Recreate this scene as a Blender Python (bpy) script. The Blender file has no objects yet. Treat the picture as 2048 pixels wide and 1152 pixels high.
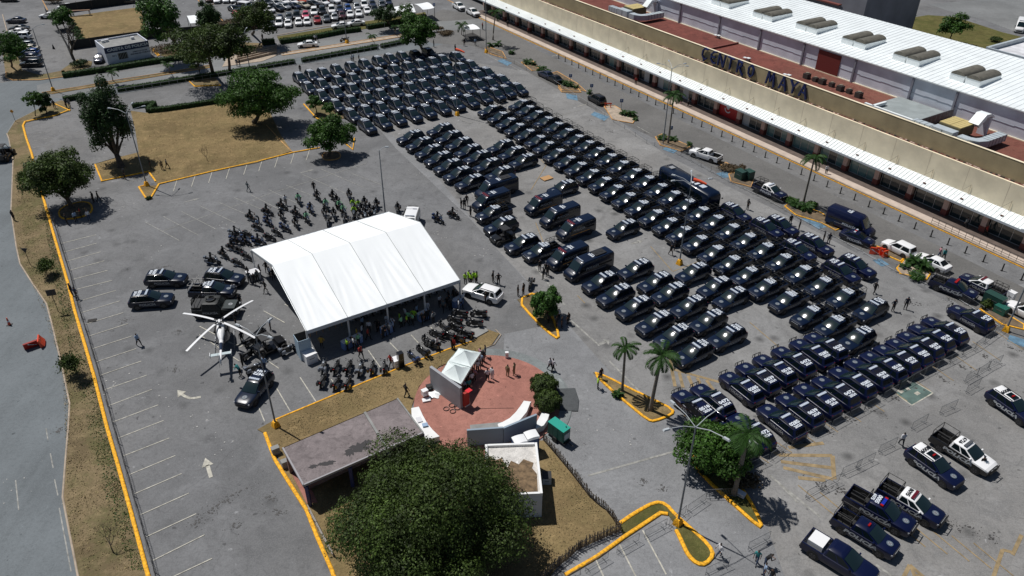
import bpy, math, random
import numpy as np
from math import sin, cos, pi, radians, sqrt, atan2
from mathutils import Vector, Matrix, noise
random.seed(7); RNG = np.random.default_rng(7)

# ------------------------------------------------------------------ camera, sky, sun
F_PX, PITCH, ROLL, CAM_H = 1550.0, radians(33.9), radians(-0.285), 53.0
scn = bpy.context.scene
COL = scn.collection
cam_d = bpy.data.cameras.new("drone_camera"); cam = bpy.data.objects.new("drone_camera", cam_d)
COL.objects.link(cam); scn.camera = cam
cam_d.sensor_width = 36.0; cam_d.lens = 36.0 * F_PX / 2048.0
cam_d.clip_start = 0.5; cam_d.clip_end = 6000
cam.location = (0, 0, CAM_H)
cam.rotation_euler = (Matrix.Rotation(pi/2 - PITCH, 3, 'X') @ Matrix.Rotation(-ROLL, 3, 'Z')).to_euler()

SUN_EL, SUN_AZ = radians(62.4), radians(146.0)      # azimuth from +X, counter-clockwise
world = bpy.data.worlds.new("World"); scn.world = world; world.use_nodes = True
wn = world.node_tree.nodes; wl = world.node_tree.links
bg = wn.get("Background"); sky = wn.new("ShaderNodeTexSky")
sky.sky_type = 'NISHITA'; sky.sun_disc = False
sky.sun_elevation = SUN_EL; sky.sun_rotation = radians(90) - SUN_AZ
sky.air_density = 1.0; sky.dust_density = 0.6; sky.altitude = 50
wl.new(sky.outputs[0], bg.inputs[0]); bg.inputs[1].default_value = 0.05
sun_d = bpy.data.lights.new("sun", 'SUN'); sun_d.energy = 4.9; sun_d.angle = radians(0.5)
sun_d.color = (1.0, 0.975, 0.94)
sun = bpy.data.objects.new("sun", sun_d); COL.objects.link(sun)
sun.location = (-60, 40, 120)
sdir = Vector((cos(SUN_AZ)*cos(SUN_EL), sin(SUN_AZ)*cos(SUN_EL), sin(SUN_EL)))
sun.rotation_euler = sdir.to_track_quat('Z', 'Y').to_euler()
scn.view_settings.view_transform = 'Standard'; scn.view_settings.look = 'None'
scn.view_settings.exposure = -0.22; scn.view_settings.gamma = 1.0
scn.view_settings.use_curve_mapping = False
scn.cycles.max_bounces = 5; scn.cycles.diffuse_bounces = 3; scn.cycles.glossy_bounces = 3
scn.cycles.transparent_max_bounces = 4; scn.cycles.caustics_reflective = False; scn.cycles.caustics_refractive = False
scn.cycles.sample_clamp_indirect = 6.0

# survey helper: the site plan was measured on the aerial photograph (2048 x 1152) and is turned
# into metres on the ground (or on the horizontal plane at height z)
def at(px, py, z=0.0):
    x = px - 1024.0; y = 576.0 - py
    c, s = cos(ROLL), sin(ROLL); x, y = c*x - s*y, s*x + c*y
    d = (x, F_PX*cos(PITCH) + y*sin(PITCH), -F_PX*sin(PITCH) + y*cos(PITCH))
    t = (z - CAM_H)/d[2]
    return Vector((d[0]*t, d[1]*t, z))

# ------------------------------------------------------------------ materials
MATS = {}
def mat(name, color, rough=0.6, metal=0.0, noise=None, spec=0.5, coat=0.0, bump=0.0, scale=None, island=0.0, trans=0.0):
    """noise=(amount, scale): multiplies the colour by a soft noise; island: random value per leaf"""
    if name in MATS: return MATS[name]
    m = bpy.data.materials.new(name); m.use_nodes = True
    nt = m.node_tree; b = nt.nodes["Principled BSDF"]
    b.inputs["Base Color"].default_value = (*color, 1); b.inputs["Roughness"].default_value = rough
    b.inputs["Metallic"].default_value = metal; b.inputs["Specular IOR Level"].default_value = spec
    if coat: b.inputs["Coat Weight"].default_value = coat; b.inputs["Coat Roughness"].default_value = 0.06
    src = None
    if noise or island:
        rgb = nt.nodes.new("ShaderNodeRGB"); rgb.outputs[0].default_value = (*color, 1); src = rgb.outputs[0]
    if noise:
        tc = nt.nodes.new("ShaderNodeTexCoord"); n = nt.nodes.new("ShaderNodeTexNoise")
        n.inputs["Scale"].default_value = noise[1]; n.inputs["Detail"].default_value = 5
        nt.links.new(tc.outputs["Object"], n.inputs["Vector"])
        mr = nt.nodes.new("ShaderNodeMapRange"); mr.inputs[1].default_value = 0.3; mr.inputs[2].default_value = 0.7
        mr.inputs[3].default_value = 1 - noise[0]; mr.inputs[4].default_value = 1 + noise[0]
        nt.links.new(n.outputs[0], mr.inputs[0])
        mx = nt.nodes.new("ShaderNodeVectorMath"); mx.operation = 'SCALE'
        nt.links.new(src, mx.inputs[0]); nt.links.new(mr.outputs[0], mx.inputs["Scale"]); src = mx.outputs[0]
        if bump:
            bp = nt.nodes.new("ShaderNodeBump"); bp.inputs["Strength"].default_value = bump; bp.inputs["Distance"].default_value = 0.05
            nt.links.new(n.outputs[0], bp.inputs["Height"]); nt.links.new(bp.outputs[0], b.inputs["Normal"])
    if island:
        g = nt.nodes.new("ShaderNodeNewGeometry"); mr = nt.nodes.new("ShaderNodeMapRange")
        mr.inputs[3].default_value = 1 - island; mr.inputs[4].default_value = 1 + island
        nt.links.new(g.outputs["Random Per Island"], mr.inputs[0])
        mx = nt.nodes.new("ShaderNodeVectorMath"); mx.operation = 'SCALE'
        nt.links.new(src, mx.inputs[0]); nt.links.new(mr.outputs[0], mx.inputs["Scale"]); src = mx.outputs[0]
    if src: nt.links.new(src, b.inputs["Base Color"])
    if trans:   # thin leaves let some light through
        t = nt.nodes.new("ShaderNodeBsdfTranslucent"); ms = nt.nodes.new("ShaderNodeMixShader"); ms.inputs[0].default_value = trans
        if src: nt.links.new(src, t.inputs[0])
        out = nt.nodes["Material Output"]
        nt.links.new(b.outputs[0], ms.inputs[1]); nt.links.new(t.outputs[0], ms.inputs[2]); nt.links.new(ms.outputs[0], out.inputs[0])
    MATS[name] = m
    return m

def ground_mat(name, base, stain=0.35, warm=(0.2, 0.16, 0.1), warm_amt=0.25, light=0.3, cracks=True, seed=0.0, streak=0.0, spots=0.0, sc=1.0):
    """weathered paving: cloudy tone, darker oil stains, paler dusty patches, hairline cracks"""
    m = bpy.data.materials.new(name); m.use_nodes = True; nt = m.node_tree; N = nt.nodes; L = nt.links
    b = N["Principled BSDF"]; b.inputs["Roughness"].default_value = 0.88; b.inputs["Specular IOR Level"].default_value = 0.3
    tc = N.new("ShaderNodeTexCoord"); mp = N.new("ShaderNodeMapping"); mp.inputs["Location"].default_value = (seed*13.1, seed*7.7, 0); mp.inputs["Scale"].default_value = (sc, sc, sc)
    L.new(tc.outputs["Object"], mp.inputs[0]); co = mp.outputs[0]
    def noise(sc, det=6, rough=0.6, vec=None, dist=0.0):
        n = N.new("ShaderNodeTexNoise"); n.inputs["Scale"].default_value = sc; n.inputs["Detail"].default_value = det
        n.inputs["Roughness"].default_value = rough; n.inputs["Distortion"].default_value = dist
        L.new(vec or co, n.inputs["Vector"]); return n.outputs[0]
    def ramp(f, lo, hi, a=0.0, c=1.0):
        r = N.new("ShaderNodeMapRange"); r.inputs[1].default_value = lo; r.inputs[2].default_value = hi
        r.inputs[3].default_value = a; r.inputs[4].default_value = c; L.new(f, r.inputs[0]); return r.outputs[0]
    def mix(f, a, c, mode='MIX'):
        x = N.new("ShaderNodeMix"); x.data_type = 'RGBA'; x.blend_type = mode
        if hasattr(f, 'links'): L.new(f, x.inputs[0])
        else: x.inputs[0].default_value = f
        for s, v in ((6, a), (7, c)):
            if isinstance(v, tuple): x.inputs[s].default_value = (*v, 1)
            else: L.new(v, x.inputs[s])
        return x.outputs[2]
    c = mix(ramp(noise(0.06, 6, 0.65), 0.4, 0.6), tuple(v*0.80 for v in base), tuple(v*1.16 for v in base))
    c = mix(ramp(noise(0.02, 4, 0.5), 0.45, 0.7, 0, warm_amt), c, tuple(base[i]*0.6 + warm[i]*0.6 for i in range(3)))
    c = mix(ramp(noise(0.35, 8, 0.7, dist=1.0), 0.5, 0.66, 0, stain), c, tuple(v*0.45 for v in base))
    c = mix(ramp(noise(0.12, 9, 0.75, dist=2.5), 0.52, 0.6, 0, stain*0.7), c, tuple(v*0.62 for v in base))
    c = mix(ramp(noise(0.16, 9, 0.72, dist=0.6), 0.5, 0.68, 0, light), c, tuple(min(1, v*1.75) for v in base))
    c = mix(ramp(noise(0.8, 5, 0.6, dist=0.4), 0.66, 0.72, 0, light*1.6), c, tuple(min(1, v*2.3) for v in base))
    c = mix(ramp(noise(9.0, 3, 0.7), 0.4, 0.65, 0, 0.4), c, tuple(v*1.65 for v in base))
    c = mix(ramp(noise(3.1, 4, 0.7), 0.48, 0.62, 0, 0.35), c, tuple(v*0.72 for v in base))
    c = mix(ramp(noise(2.2, 6, 0.75), 0.55, 0.66, 0, 0.4), c, tuple(v*0.55 for v in base))
    c = mix(ramp(noise(1.3, 2, 0.5), 0.70, 0.74, 0, 0.6), c, tuple(v*0.3 for v in base))
    if spots:
        v = N.new("ShaderNodeTexVoronoi"); v.feature = 'F1'; v.inputs["Scale"].default_value = 0.28; L.new(co, v.inputs["Vector"])
        c = mix(ramp(v.outputs["Distance"], 0.22, 0.02, 0, spots), c, tuple(q*0.22 for q in base))
    if streak:
        m2 = N.new("ShaderNodeMapping"); m2.inputs["Scale"].default_value = (1, 0.03, 1); m2.inputs["Rotation"].default_value = (0, 0, radians(streak))
        L.new(tc.outputs["Object"], m2.inputs[0])
        c = mix(ramp(noise(0.9, 4, 0.6, m2.outputs[0]), 0.35, 0.7, 0, 0.4), c, tuple(q*1.35 for q in base))
    if cracks:
        v = N.new("ShaderNodeTexVoronoi"); v.feature = 'DISTANCE_TO_EDGE'; v.inputs["Scale"].default_value = 0.11
        nv = N.new("ShaderNodeTexNoise"); nv.inputs["Scale"].default_value = 0.5; nv.inputs["Detail"].default_value = 4; L.new(co, nv.inputs["Vector"])
        va = N.new("ShaderNodeVectorMath"); va.operation = 'MULTIPLY_ADD'; va.inputs[1].default_value = (2.2, 2.2, 0); L.new(nv.outputs[1], va.inputs[0]); L.new(co, va.inputs[2])
        L.new(va.outputs[0], v.inputs["Vector"])
        c = mix(ramp(v.outputs["Distance"], 0.004, 0.0, 0, 0.3), c, tuple(q*0.45 for q in base))
    L.new(c, b.inputs["Base Color"])
    bp = N.new("ShaderNodeBump"); bp.inputs["Strength"].default_value = 0.25; bp.inputs["Distance"].default_value = 0.02
    L.new(noise(14, 3), bp.inputs["Height"]); L.new(bp.outputs[0], b.inputs["Normal"])
    MATS[name] = m; return m

def grass_mat(name, dry, green, seed=0.0, gmix=0.3):
    m = bpy.data.materials.new(name); m.use_nodes = True; nt = m.node_tree; N = nt.nodes; L = nt.links
    b = N["Principled BSDF"]; b.inputs["Roughness"].default_value = 0.95; b.inputs["Specular IOR Level"].default_value = 0.1
    tc = N.new("ShaderNodeTexCoord"); mp = N.new("ShaderNodeMapping"); mp.inputs["Location"].default_value = (seed*9, seed*5, 0)
    L.new(tc.outputs["Object"], mp.inputs[0])
    def rn(sc, det, lo, hi, a, c_):
        n = N.new("ShaderNodeTexNoise"); n.inputs["Scale"].default_value = sc; n.inputs["Detail"].default_value = det; n.inputs["Roughness"].default_value = 0.7
        L.new(mp.outputs[0], n.inputs["Vector"]); r = N.new("ShaderNodeMapRange")
        for i, v in zip((1, 2, 3, 4), (lo, hi, a, c_)): r.inputs[i].default_value = v
        L.new(n.outputs[0], r.inputs[0]); return r.outputs[0], n.outputs[0]
    def mix(f, a, c_):
        x = N.new("ShaderNodeMix"); x.data_type = 'RGBA'; L.new(f, x.inputs[0])
        for s, v in ((6, a), (7, c_)):
            if isinstance(v, tuple): x.inputs[s].default_value = (*v, 1)
            else: L.new(v, x.inputs[s])
        return x.outputs[2]
    c = mix(rn(0.13, 6, 0.42, 0.6, 0, 1)[0], dry, tuple(v*0.62 for v in dry))
    c = mix(rn(0.22, 7, 0.46, 0.58, 0, gmix)[0], c, green)
    c = mix(rn(0.7, 7, 0.5, 0.68, 0, 0.6)[0], c, tuple(v*1.5 for v in dry))
    f, raw = rn(5.0, 5, 0.35, 0.65, 0, 0.75)
    c = mix(f, c, tuple(v*0.55 for v in dry))
    L.new(c, b.inputs["Base Color"])
    bp = N.new("ShaderNodeBump"); bp.inputs["Strength"].default_value = 0.9; bp.inputs["Distance"].default_value = 0.12
    L.new(raw, bp.inputs["Height"]); L.new(bp.outputs[0], b.inputs["Normal"])
    MATS[name] = m; return m

NAVY = mat('navy_paint', (0.0028, 0.0085, 0.026), 0.30, coat=0.3, spec=0.3)
NAVY2 = mat('deep_blue_paint', (0.003, 0.006, 0.031), 0.30, coat=0.3, spec=0.3)
BLACKP = mat('black_paint', (0.004, 0.004, 0.005), 0.3, coat=0.5)
MATTE = mat('matte_olive_paint', (0.012, 0.014, 0.013), 0.6)
GLASS = mat('dark_glass', (0.004, 0.008, 0.01), 0.13, spec=0.35)
WSCR = mat('windscreen_glass', (0.008, 0.018, 0.020), 0.11, spec=0.8)
RUB = mat('tyre_rubber', (0.012, 0.012, 0.012), 0.85)
PLAS = mat('black_plastic', (0.014, 0.014, 0.015), 0.55)
RIM = mat('grey_rim', (0.10, 0.10, 0.11), 0.35, metal=0.6)
CHR = mat('chrome', (0.5, 0.5, 0.52), 0.18, metal=1.0)
LAMP = mat('headlamp_lens', (0.42, 0.43, 0.45), 0.15, coat=0.5)
REDL = mat('red_lens', (0.35, 0.01, 0.01), 0.25)
AMB = mat('amber_lens', (0.7, 0.3, 0.01), 0.3)
WHT = mat('white_paint', (0.78, 0.78, 0.78), 0.3, coat=0.4)
LETW = mat('white_lettering', (0.6, 0.64, 0.69), 0.5)
LETG = mat('grey_lettering', (0.27, 0.28, 0.29), 0.5)
BADG = mat('badge_print', (0.10, 0.13, 0.16), 0.5)
BARW = mat('lightbar_lens', (0.5, 0.55, 0.62), 0.2, coat=0.4)
STEEL = mat('black_tube_steel', (0.02, 0.019, 0.018), 0.45)
GALV = mat('galvanised_steel', (0.22, 0.23, 0.24), 0.4, metal=0.7)
BEDM = mat('bed_liner', (0.018, 0.018, 0.017), 0.8, noise=(0.3, 3))
KERB = mat('yellow_kerb_paint', (0.76, 0.37, 0.012), 0.8, noise=(0.42, 4.5), bump=0.5)
KERBP = mat('pale_kerb_concrete', (0.36, 0.29, 0.22), 0.85, noise=(0.25, 1.2))
KERBO = mat('orange_kerb_paint', (0.50, 0.27, 0.09), 0.75, noise=(0.35, 0.9))
CONC = mat('grey_concrete', (0.24, 0.24, 0.23), 0.9, noise=(0.2, 1.1))
LINEW = mat('pale_line_paint', (0.42, 0.40, 0.34), 0.8, noise=(0.35, 2.2))
LINEF = mat('faded_line_paint', (0.26, 0.255, 0.235), 0.8, noise=(0.4, 2.2))
LINEY = mat('faded_yellow_paint', (0.26, 0.19, 0.10), 0.85, noise=(0.35, 1.5))
SKIN = mat('skin', (0.20, 0.10, 0.06), 0.6)
HAIR = mat('dark_hair', (0.008, 0.007, 0.006), 0.7)
BARK = mat('bark', (0.075, 0.06, 0.045), 0.95, noise=(0.35, 3), bump=0.5)
PBARK = mat('palm_bark', (0.17, 0.15, 0.125), 0.9, noise=(0.3, 4), bump=0.3)
WHTENT = mat('white_vinyl', (0.88, 0.90, 0.90), 0.45)
SOIL = mat('dry_soil', (0.14, 0.10, 0.06), 0.95, noise=(0.4, 1.5), bump=0.5)

# ------------------------------------------------------------------ mesh building
class MB:
    def __init__(s): s.v = []; s.f = []; s.m = []; s.mats = []
    def mi(s, m):
        if m not in s.mats: s.mats.append(m)
        return s.mats.index(m)
    def add(s, vs, fs, m):
        o = len(s.v); k = s.mi(m); s.v.extend([tuple(v) for v in vs])
        for f in fs: s.f.append(tuple(i+o for i in f)); s.m.append(k)
    def box(s, c, d, m, rz=0.0, ry=0.0, taper=1.0):
        hx, hy, hz = d[0]/2, d[1]/2, d[2]/2
        R = Matrix.Rotation(rz, 3, 'Z') @ Matrix.Rotation(ry, 3, 'Y')
        vs = []
        for z in (-hz, hz):
            t = taper if z > 0 else 1.0
            for x, y in ((-hx, -hy), (hx, -hy), (hx, hy), (-hx, hy)):
                vs.append(Vector(c) + R @ Vector((x*t, y*t, z)))
        s.add(vs, [(3,2,1,0),(4,5,6,7),(0,1,5,4),(1,2,6,5),(2,3,7,6),(3,0,4,7)], m)
    def quad(s, a, b, c, d, m): s.add([a, b, c, d], [(0,1,2,3)], m)
    def prism(s, poly, z0, z1, m, mtop=None):
        """poly: list of (x, y), counter-clockwise or not"""
        a = sum(poly[i][0]*poly[(i+1)%len(poly)][1] - poly[(i+1)%len(poly)][0]*poly[i][1] for i in range(len(poly)))
        p = list(poly) if a > 0 else list(poly)[::-1]; n = len(p)
        vs = [(q[0], q[1], z0) for q in p] + [(q[0], q[1], z1) for q in p]
        s.add(vs, [(i, (i+1)%n, (i+1)%n+n, i+n) for i in range(n)] + [tuple(range(n-1, -1, -1))], m)
        s.add([(q[0], q[1], z1) for q in p], [tuple(range(n))], mtop or m)
    def tube(s, pts, r, m, n=6, caps=True):
        pts = [Vector(p) for p in pts]; rs = r if isinstance(r, (list, tuple)) else [r]*len(pts)
        vs = []
        for i, p in enumerate(pts):
            d = (pts[min(i+1, len(pts)-1)] - pts[max(i-1, 0)])
            if d.length < 1e-9: d = Vector((0, 0, 1))
            d.normalize(); u = d.orthogonal().normalized() if abs(d.z) > 0.9 else d.cross(Vector((0, 0, 1))).normalized(); w = d.cross(u)
            if abs(d.z) > 0.9: u = Vector((1, 0, 0)) - d*d.x; u.normalize(); w = d.cross(u)
            for k in range(n):
                a = 2*pi*k/n; vs.append(p + (u*cos(a) + w*sin(a))*rs[i])
        fs = []
        for i in range(len(pts)-1):
            for k in range(n): fs.append((i*n+k, i*n+(k+1)%n, (i+1)*n+(k+1)%n, (i+1)*n+k))
        if caps: fs += [tuple(range(n-1, -1, -1)), tuple(range((len(pts)-1)*n, len(pts)*n))]
        s.add(vs, fs, m)
    def disc_y(s, c, r, m, n=20, flip=1, zmin=None, ry=None):
        vs = []
        for k in range(n):
            a = 2*pi*k/n; z = c[2] + r*sin(a)
            if zmin is not None: z = max(z, zmin)
            vs.append((c[0] + r*cos(a), c[1], z))
        s.add(vs, [tuple(range(n)) if flip < 0 else tuple(range(n-1, -1, -1))], m)
    def cyl_y(s, c, r, w, m, n=20, rin=None):
        s.tube([(c[0], c[1]-w/2, c[2]), (c[0], c[1]+w/2, c[2])], r, m, n)
    def dome(s, c, rx, ry, rz, m, nu=12, nv=5, full=False):
        vs = []; v0 = -pi/2 if full else 0
        for j in range(nv+1):
            t = v0 + (pi/2 - v0)*j/nv
            for i in range(nu):
                a = 2*pi*i/nu; vs.append((c[0]+rx*cos(t)*cos(a), c[1]+ry*cos(t)*sin(a), c[2]+rz*sin(t)))
        fs = [(j*nu+i, j*nu+(i+1)%nu, (j+1)*nu+(i+1)%nu, (j+1)*nu+i) for j in range(nv) for i in range(nu)]
        s.add(vs, fs, m)
    def loft(s, rings, m, cap=True):
        n = len(rings[0]); vs = [p for r in rings for p in r]
        fs = []
        for i in range(len(rings)-1):
            for k in range(n): fs.append((i*n+k, (i+1)*n+k, (i+1)*n+(k+1)%n, i*n+(k+1)%n))
        if cap: fs += [tuple(range(n)), tuple(range(len(rings)*n-1, (len(rings)-1)*n-1, -1))]
        s.add(vs, fs, m)
    def mesh(s, name, smooth=None):
        me = bpy.data.meshes.new(name); me.from_pydata(s.v, [], s.f)
        for m in s.mats: me.materials.append(m)
        me.polygons.foreach_set("material_index", s.m)
        if smooth is not None:
            me.polygons.foreach_set("use_smooth", [True]*len(s.f)); me.set_sharp_from_angle(angle=radians(smooth))
        me.update(); return me

def ob(name, data, parent=None, loc=(0,0,0), rz=0.0, scale=None):
    o = bpy.data.objects.new(name, data); COL.objects.link(o)
    o.location = loc; o.rotation_euler = (0, 0, rz)
    if scale: o.scale = (scale,)*3 if not isinstance(scale, (tuple, list)) else scale
    if parent: o.parent = parent
    return o
def tag(o, label, cat, group=None, kind=None):
    if label: o['label'] = label
    if cat: o['category'] = cat
    if group: o['group'] = group
    if kind: o['kind'] = kind
    return o
def thing(name, label, cat, loc=(0,0,0), rz=0.0, group=None, scale=None):
    o = ob(name, None, None, loc, rz, scale); o.empty_display_size = 0.3
    return tag(o, label, cat, group)
def part(name, mb, parent, smooth=None, kind=None, label=None):
    me = mb if isinstance(mb, bpy.types.Mesh) else mb.mesh(name, smooth)
    o = ob(name, me, parent)
    if kind: o['kind'] = kind
    if label: o['label'] = label
    return o
def struct(name, mb, smooth=None, kind='structure'):
    o = ob(name, mb.mesh(name, smooth)); o['kind'] = kind; return o
def spawn(proto, loc, rz, label, cat, group, name, scale=None, overrides=None):
    """proto: list of (part name, mesh, [sub-parts]); makes one individual with its own part objects"""
    t = thing(name, label, cat, loc, rz, group, scale)
    for pn, me, subs in proto:
        p = ob(pn, me, t)
        if overrides and pn in overrides: p['label'] = overrides[pn]
        for sn, sm in subs: ob(sn, sm, p)
    return t

ORD = 'first second third fourth fifth sixth seventh eighth ninth tenth eleventh twelfth thirteenth fourteenth fifteenth sixteenth seventeenth eighteenth nineteenth twentieth'.split()
def ordw(i):
    return ORD[i] if i < 20 else 'twenty-' + ORD[i-20]
def P(s, sx=1.0, ox=0.0, oy=0.0):
    """'x,y x,y' in zoomed reading units -> survey pixels"""
    return [(float(a.split(',')[0])/sx + ox, float(a.split(',')[1])/sx + oy) for a in s.split()]

_txt = {}
def text_mesh(body, size, material, key=None, shear=0.0, depth=0.0, xs=1.0):
    k = (body, size, material.name, shear, depth, xs)
    if k in _txt: return _txt[k]
    cu = bpy.data.curves.new('lettering', 'FONT'); cu.body = body; cu.size = size; cu.align_x = 'CENTER'; cu.align_y = 'CENTER'
    cu.offset = size*0.045; cu.shear = shear; cu.resolution_u = 2; cu.extrude = depth
    o = bpy.data.objects.new('lettering', cu); COL.objects.link(o)
    bpy.context.view_layer.update()
    me = bpy.data.meshes.new_from_object(o.evaluated_get(bpy.context.evaluated_depsgraph_get()))
    bpy.data.objects.remove(o); bpy.data.curves.remove(cu)
    me.materials.clear(); me.materials.append(material); me.name = 'lettering'
    if xs != 1.0: me.transform(Matrix.Diagonal((xs, 1, 1, 1)))
    _txt[k] = me; return me
def place_text(me, M):
    c = me.copy(); c.transform(M); return c
def merge(mes, name):
    mb = MB()
    for me in mes:
        base = [m for m in me.materials]
        o = len(mb.v); mb.v.extend([tuple(v.co) for v in me.vertices])
        for p in me.polygons:
            mb.f.append(tuple(i+o for i in p.vertices)); mb.m.append(mb.mi(base[p.material_index] if base else None))
    return mb.mesh(name)
# ------------------------------------------------------------------ vehicles
def ring(x, w, zb, zs, zt, crown=0.02, tuck=0.06):
    """cross-section of a car body at station x (closed ring, right to left over the top)"""
    h = [(w*0.80, zb), (w*0.97, zb+0.07), (w, zb+0.25*(zs-zb)), (w*0.995, zs), (w-tuck*0.55, zs+0.7*(zt-zs)), (w-tuck*2.2, zt-0.002), (w*0.45, zt+crown*0.8)]
    pts = [(x, -y, z) for y, z in h] + [(x, 0, zt+crown)] + [(x, y, z) for y, z in reversed(h)]
    return pts
def cabin(mb, xs_b, xs_t, wb, wt, zb, zt, m, roofm=None, crown=0.05):
    """xs_b=(rear, front) at belt, xs_t=(rear, front) at roof edge"""
    (rb, fb), (rt, ft) = xs_b, xs_t; zc = zt - 0.045
    k = 0.16
    R0 = [(fb, -wb*0.78, zb), (fb-0.10, -wb, zb), (rb+0.08, -wb*0.985, zb), (rb, -wb*0.8, zb), (rb, wb*0.8, zb), (rb+0.08, wb*0.985, zb), (fb-0.10, wb, zb), (fb, wb*0.78, zb)]
    R1 = [(ft, -wt*0.86, zc), (ft-0.16, -wt, zc), (rt+0.12, -wt*0.97, zc), (rt, -wt*0.84, zc), (rt, wt*0.84, zc), (rt+0.12, wt*0.97, zc), (ft-0.16, wt, zc), (ft, wt*0.86, zc)]
    mb.loft([R0, R1], m, cap=False)
    R2 = [(x + (-0.10 if x > (ft+rt)/2 else 0.10), y*0.90, zt) for x, y, z in R1]
    cx = (ft+rt)/2
    R3 = [(cx + (x-cx)*0.55, y*0.5, zt+crown) for x, y, z in R1]
    mb.loft([[(x, y, z+0.0) for x, y, z in R1], R2, R3], roofm or m, cap=False)
    mb.add(R3, [tuple(range(7, -1, -1))], roofm or m)
    return R0, R1
def lerp(a, b, t): return tuple(a[i] + (b[i]-a[i])*t for i in range(3))
def pane(mb, a, b, c, d, m, off, u0=0.06, u1=0.94, v0=0.08, v1=0.92, bow=0.0, n=1):
    """a,b lower edge, d,c upper edge; glass inset by u/v fractions, stood off the surface"""
    def pt(u, v): return Vector(lerp(lerp(a, b, u), lerp(d, c, u), v))
    nrm = (pt(1, 0)-pt(0, 0)).cross(pt(0, 1)-pt(0, 0)).normalized()
    nv = n if bow else 1; vs = []
    for i in range(n+1):
        for j in range(nv+1):
            f, g_ = 2*i/n-1, 2*j/nv-1
            vs.append(pt(u0 + (u1-u0)*i/n, v0 + (v1-v0)*j/nv) + nrm*(off + bow*(1-f*f) + bow*0.45*(1-g_*g_)))
    mb.add(vs, [(i*(nv+1)+j, (i+1)*(nv+1)+j, (i+1)*(nv+1)+j+1, i*(nv+1)+j+1) for i in range(n) for j in range(nv)], m)
def wheels(r, xf, xr, w, width=0.25, rim=RIM, dish=0.62):
    out = []
    for sx in (xf, xr):
        for sy in (1, -1):
            mb = MB(); c = (sx, sy*(w - width/2 + 0.02), r)
            mb.cyl_y(c, r, width, RUB, 18)
            ty = mb.mesh('wheel', 40); mb = MB()
            yo = c[1] + sy*(width/2 + 0.004)
            mb.disc_y((sx, yo, r), r*dish, rim, 14, sy)
            mb.disc_y((sx, yo + sy*0.006, r), r*dish*0.32, PLAS, 8, sy)
            for k in range(5):
                a = 2*pi*k/5 + 0.3
                p = Vector((sx + cos(a)*r*dish*0.66, yo + sy*0.004, r + sin(a)*r*dish*0.66)); q = 0.055
                t = Vector((-sin(a), 0, cos(a)))*q; u = Vector((cos(a), 0, sin(a)))*r*dish*0.26
                vs = [p-t-u, p+t*1.5-u*-1, p-t*1.5+u, p-u+t]
                mb.add([p-t-u, p+t-u, p+t*1.6+u, p-t*1.6+u], [(0,1,2,3) if sy < 0 else (3,2,1,0)], PLAS)
            out.append(('wheel', ty, [('rim', mb.mesh('rim'))]))
    return out
def arches(mb, r, xf, xr, w):
    for sx in (xf, xr):
        for sy in (1, -1): mb.disc_y((sx, sy*(w+0.006), r), r*1.17, PLAS, 20, sy, zmin=0.24)
def side_pair(*a, **k):
    return [('side_lettering', me, []) for me in side_text(*a, **k)]
def side_text(txt, size, m, x, w, z, slope=0.0, depth=0.0, shear=0.0, xs=1.0, bg=None):
    me = text_mesh(txt, size, m, shear=shear, xs=xs); res = []
    for sy in (-1, 1):
        R = Matrix.Translation((x, sy*(w+0.012), z)) @ Matrix.Rotation(0 if sy < 0 else pi, 4, 'Z') @ Matrix.Rotation(pi/2, 4, 'X')
        res.append(place_text(me, R))
    for me_ in res: me_.name = 'side_lettering'
    return res
def roof_num(a, b, x, z, m, size=0.5, rot=-pi/2, plate=None):
    """two-line call number painted on a roof, read from behind the vehicle"""
    T = Matrix.Rotation(rot, 4, 'Z')
    l = [place_text(text_mesh(a, size, m, xs=1.15), Matrix.Translation((x, 0, z)) @ T)]
    if b: l.append(place_text(text_mesh(b, size*0.8, m, xs=1.1), Matrix.Translation((x - size*0.85, 0, z-0.003)) @ T))
    if plate:
        mb = MB(); mb.box((x-0.02, 0, z-0.012), (size*0.75, size*2.3, 0.012), plate); l.append(mb.mesh('p'))
    return merge(l, 'roof_number')
def badge(x, z, r=0.24, m=BADG, pitch=0.05, star=False):
    mb = MB(); n = 18
    vs = [(x + r*cos(2*pi*k/n), r*sin(2*pi*k/n), z - pitch*r*cos(2*pi*k/n)) for k in range(n)]
    if star:
        vs = [(x + r*(1.0 if k % 2 else 0.45)*cos(2*pi*k/14), r*(1.0 if k % 2 else 0.45)*sin(2*pi*k/14), z - pitch*r*cos(2*pi*k/14)) for k in range(14)]; n = 14
    mb.add(vs, [tuple(range(n))], m)
    if not star:
        vi = [(x + r*0.62*cos(2*pi*k/12), r*0.62*sin(2*pi*k/12), z + 0.004 - pitch*r*0.62*cos(2*pi*k/12)) for k in range(12)]
        mb.add(vi, [tuple(range(12))], LETG)
        for k in (-1, 0, 1): mb.box((x + k*r*0.28, 0, z+0.008-pitch*k*r*0.28), (0.03, r*0.8, 0.004), NAVY)
    return mb.mesh('hood_badge')
def lightbar(x, z, w, m=BARW, dx=0.28, mid=None, ends=None):
    mb = MB(); mb.box((x, 0, z+0.02), (dx*0.8, w*0.92, 0.05), PLAS)
    n = 6
    for i in range(n):
        mm = m
        if ends and i in (0, n-1): mm = ends
        if mid and i in (2, 3): mm = mid
        mb.box((x, -w/2 + w*(i+0.5)/n, z+0.085), (dx, w/n*0.94, 0.08), mm, taper=0.86)
    return mb.mesh('light_bar')
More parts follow.
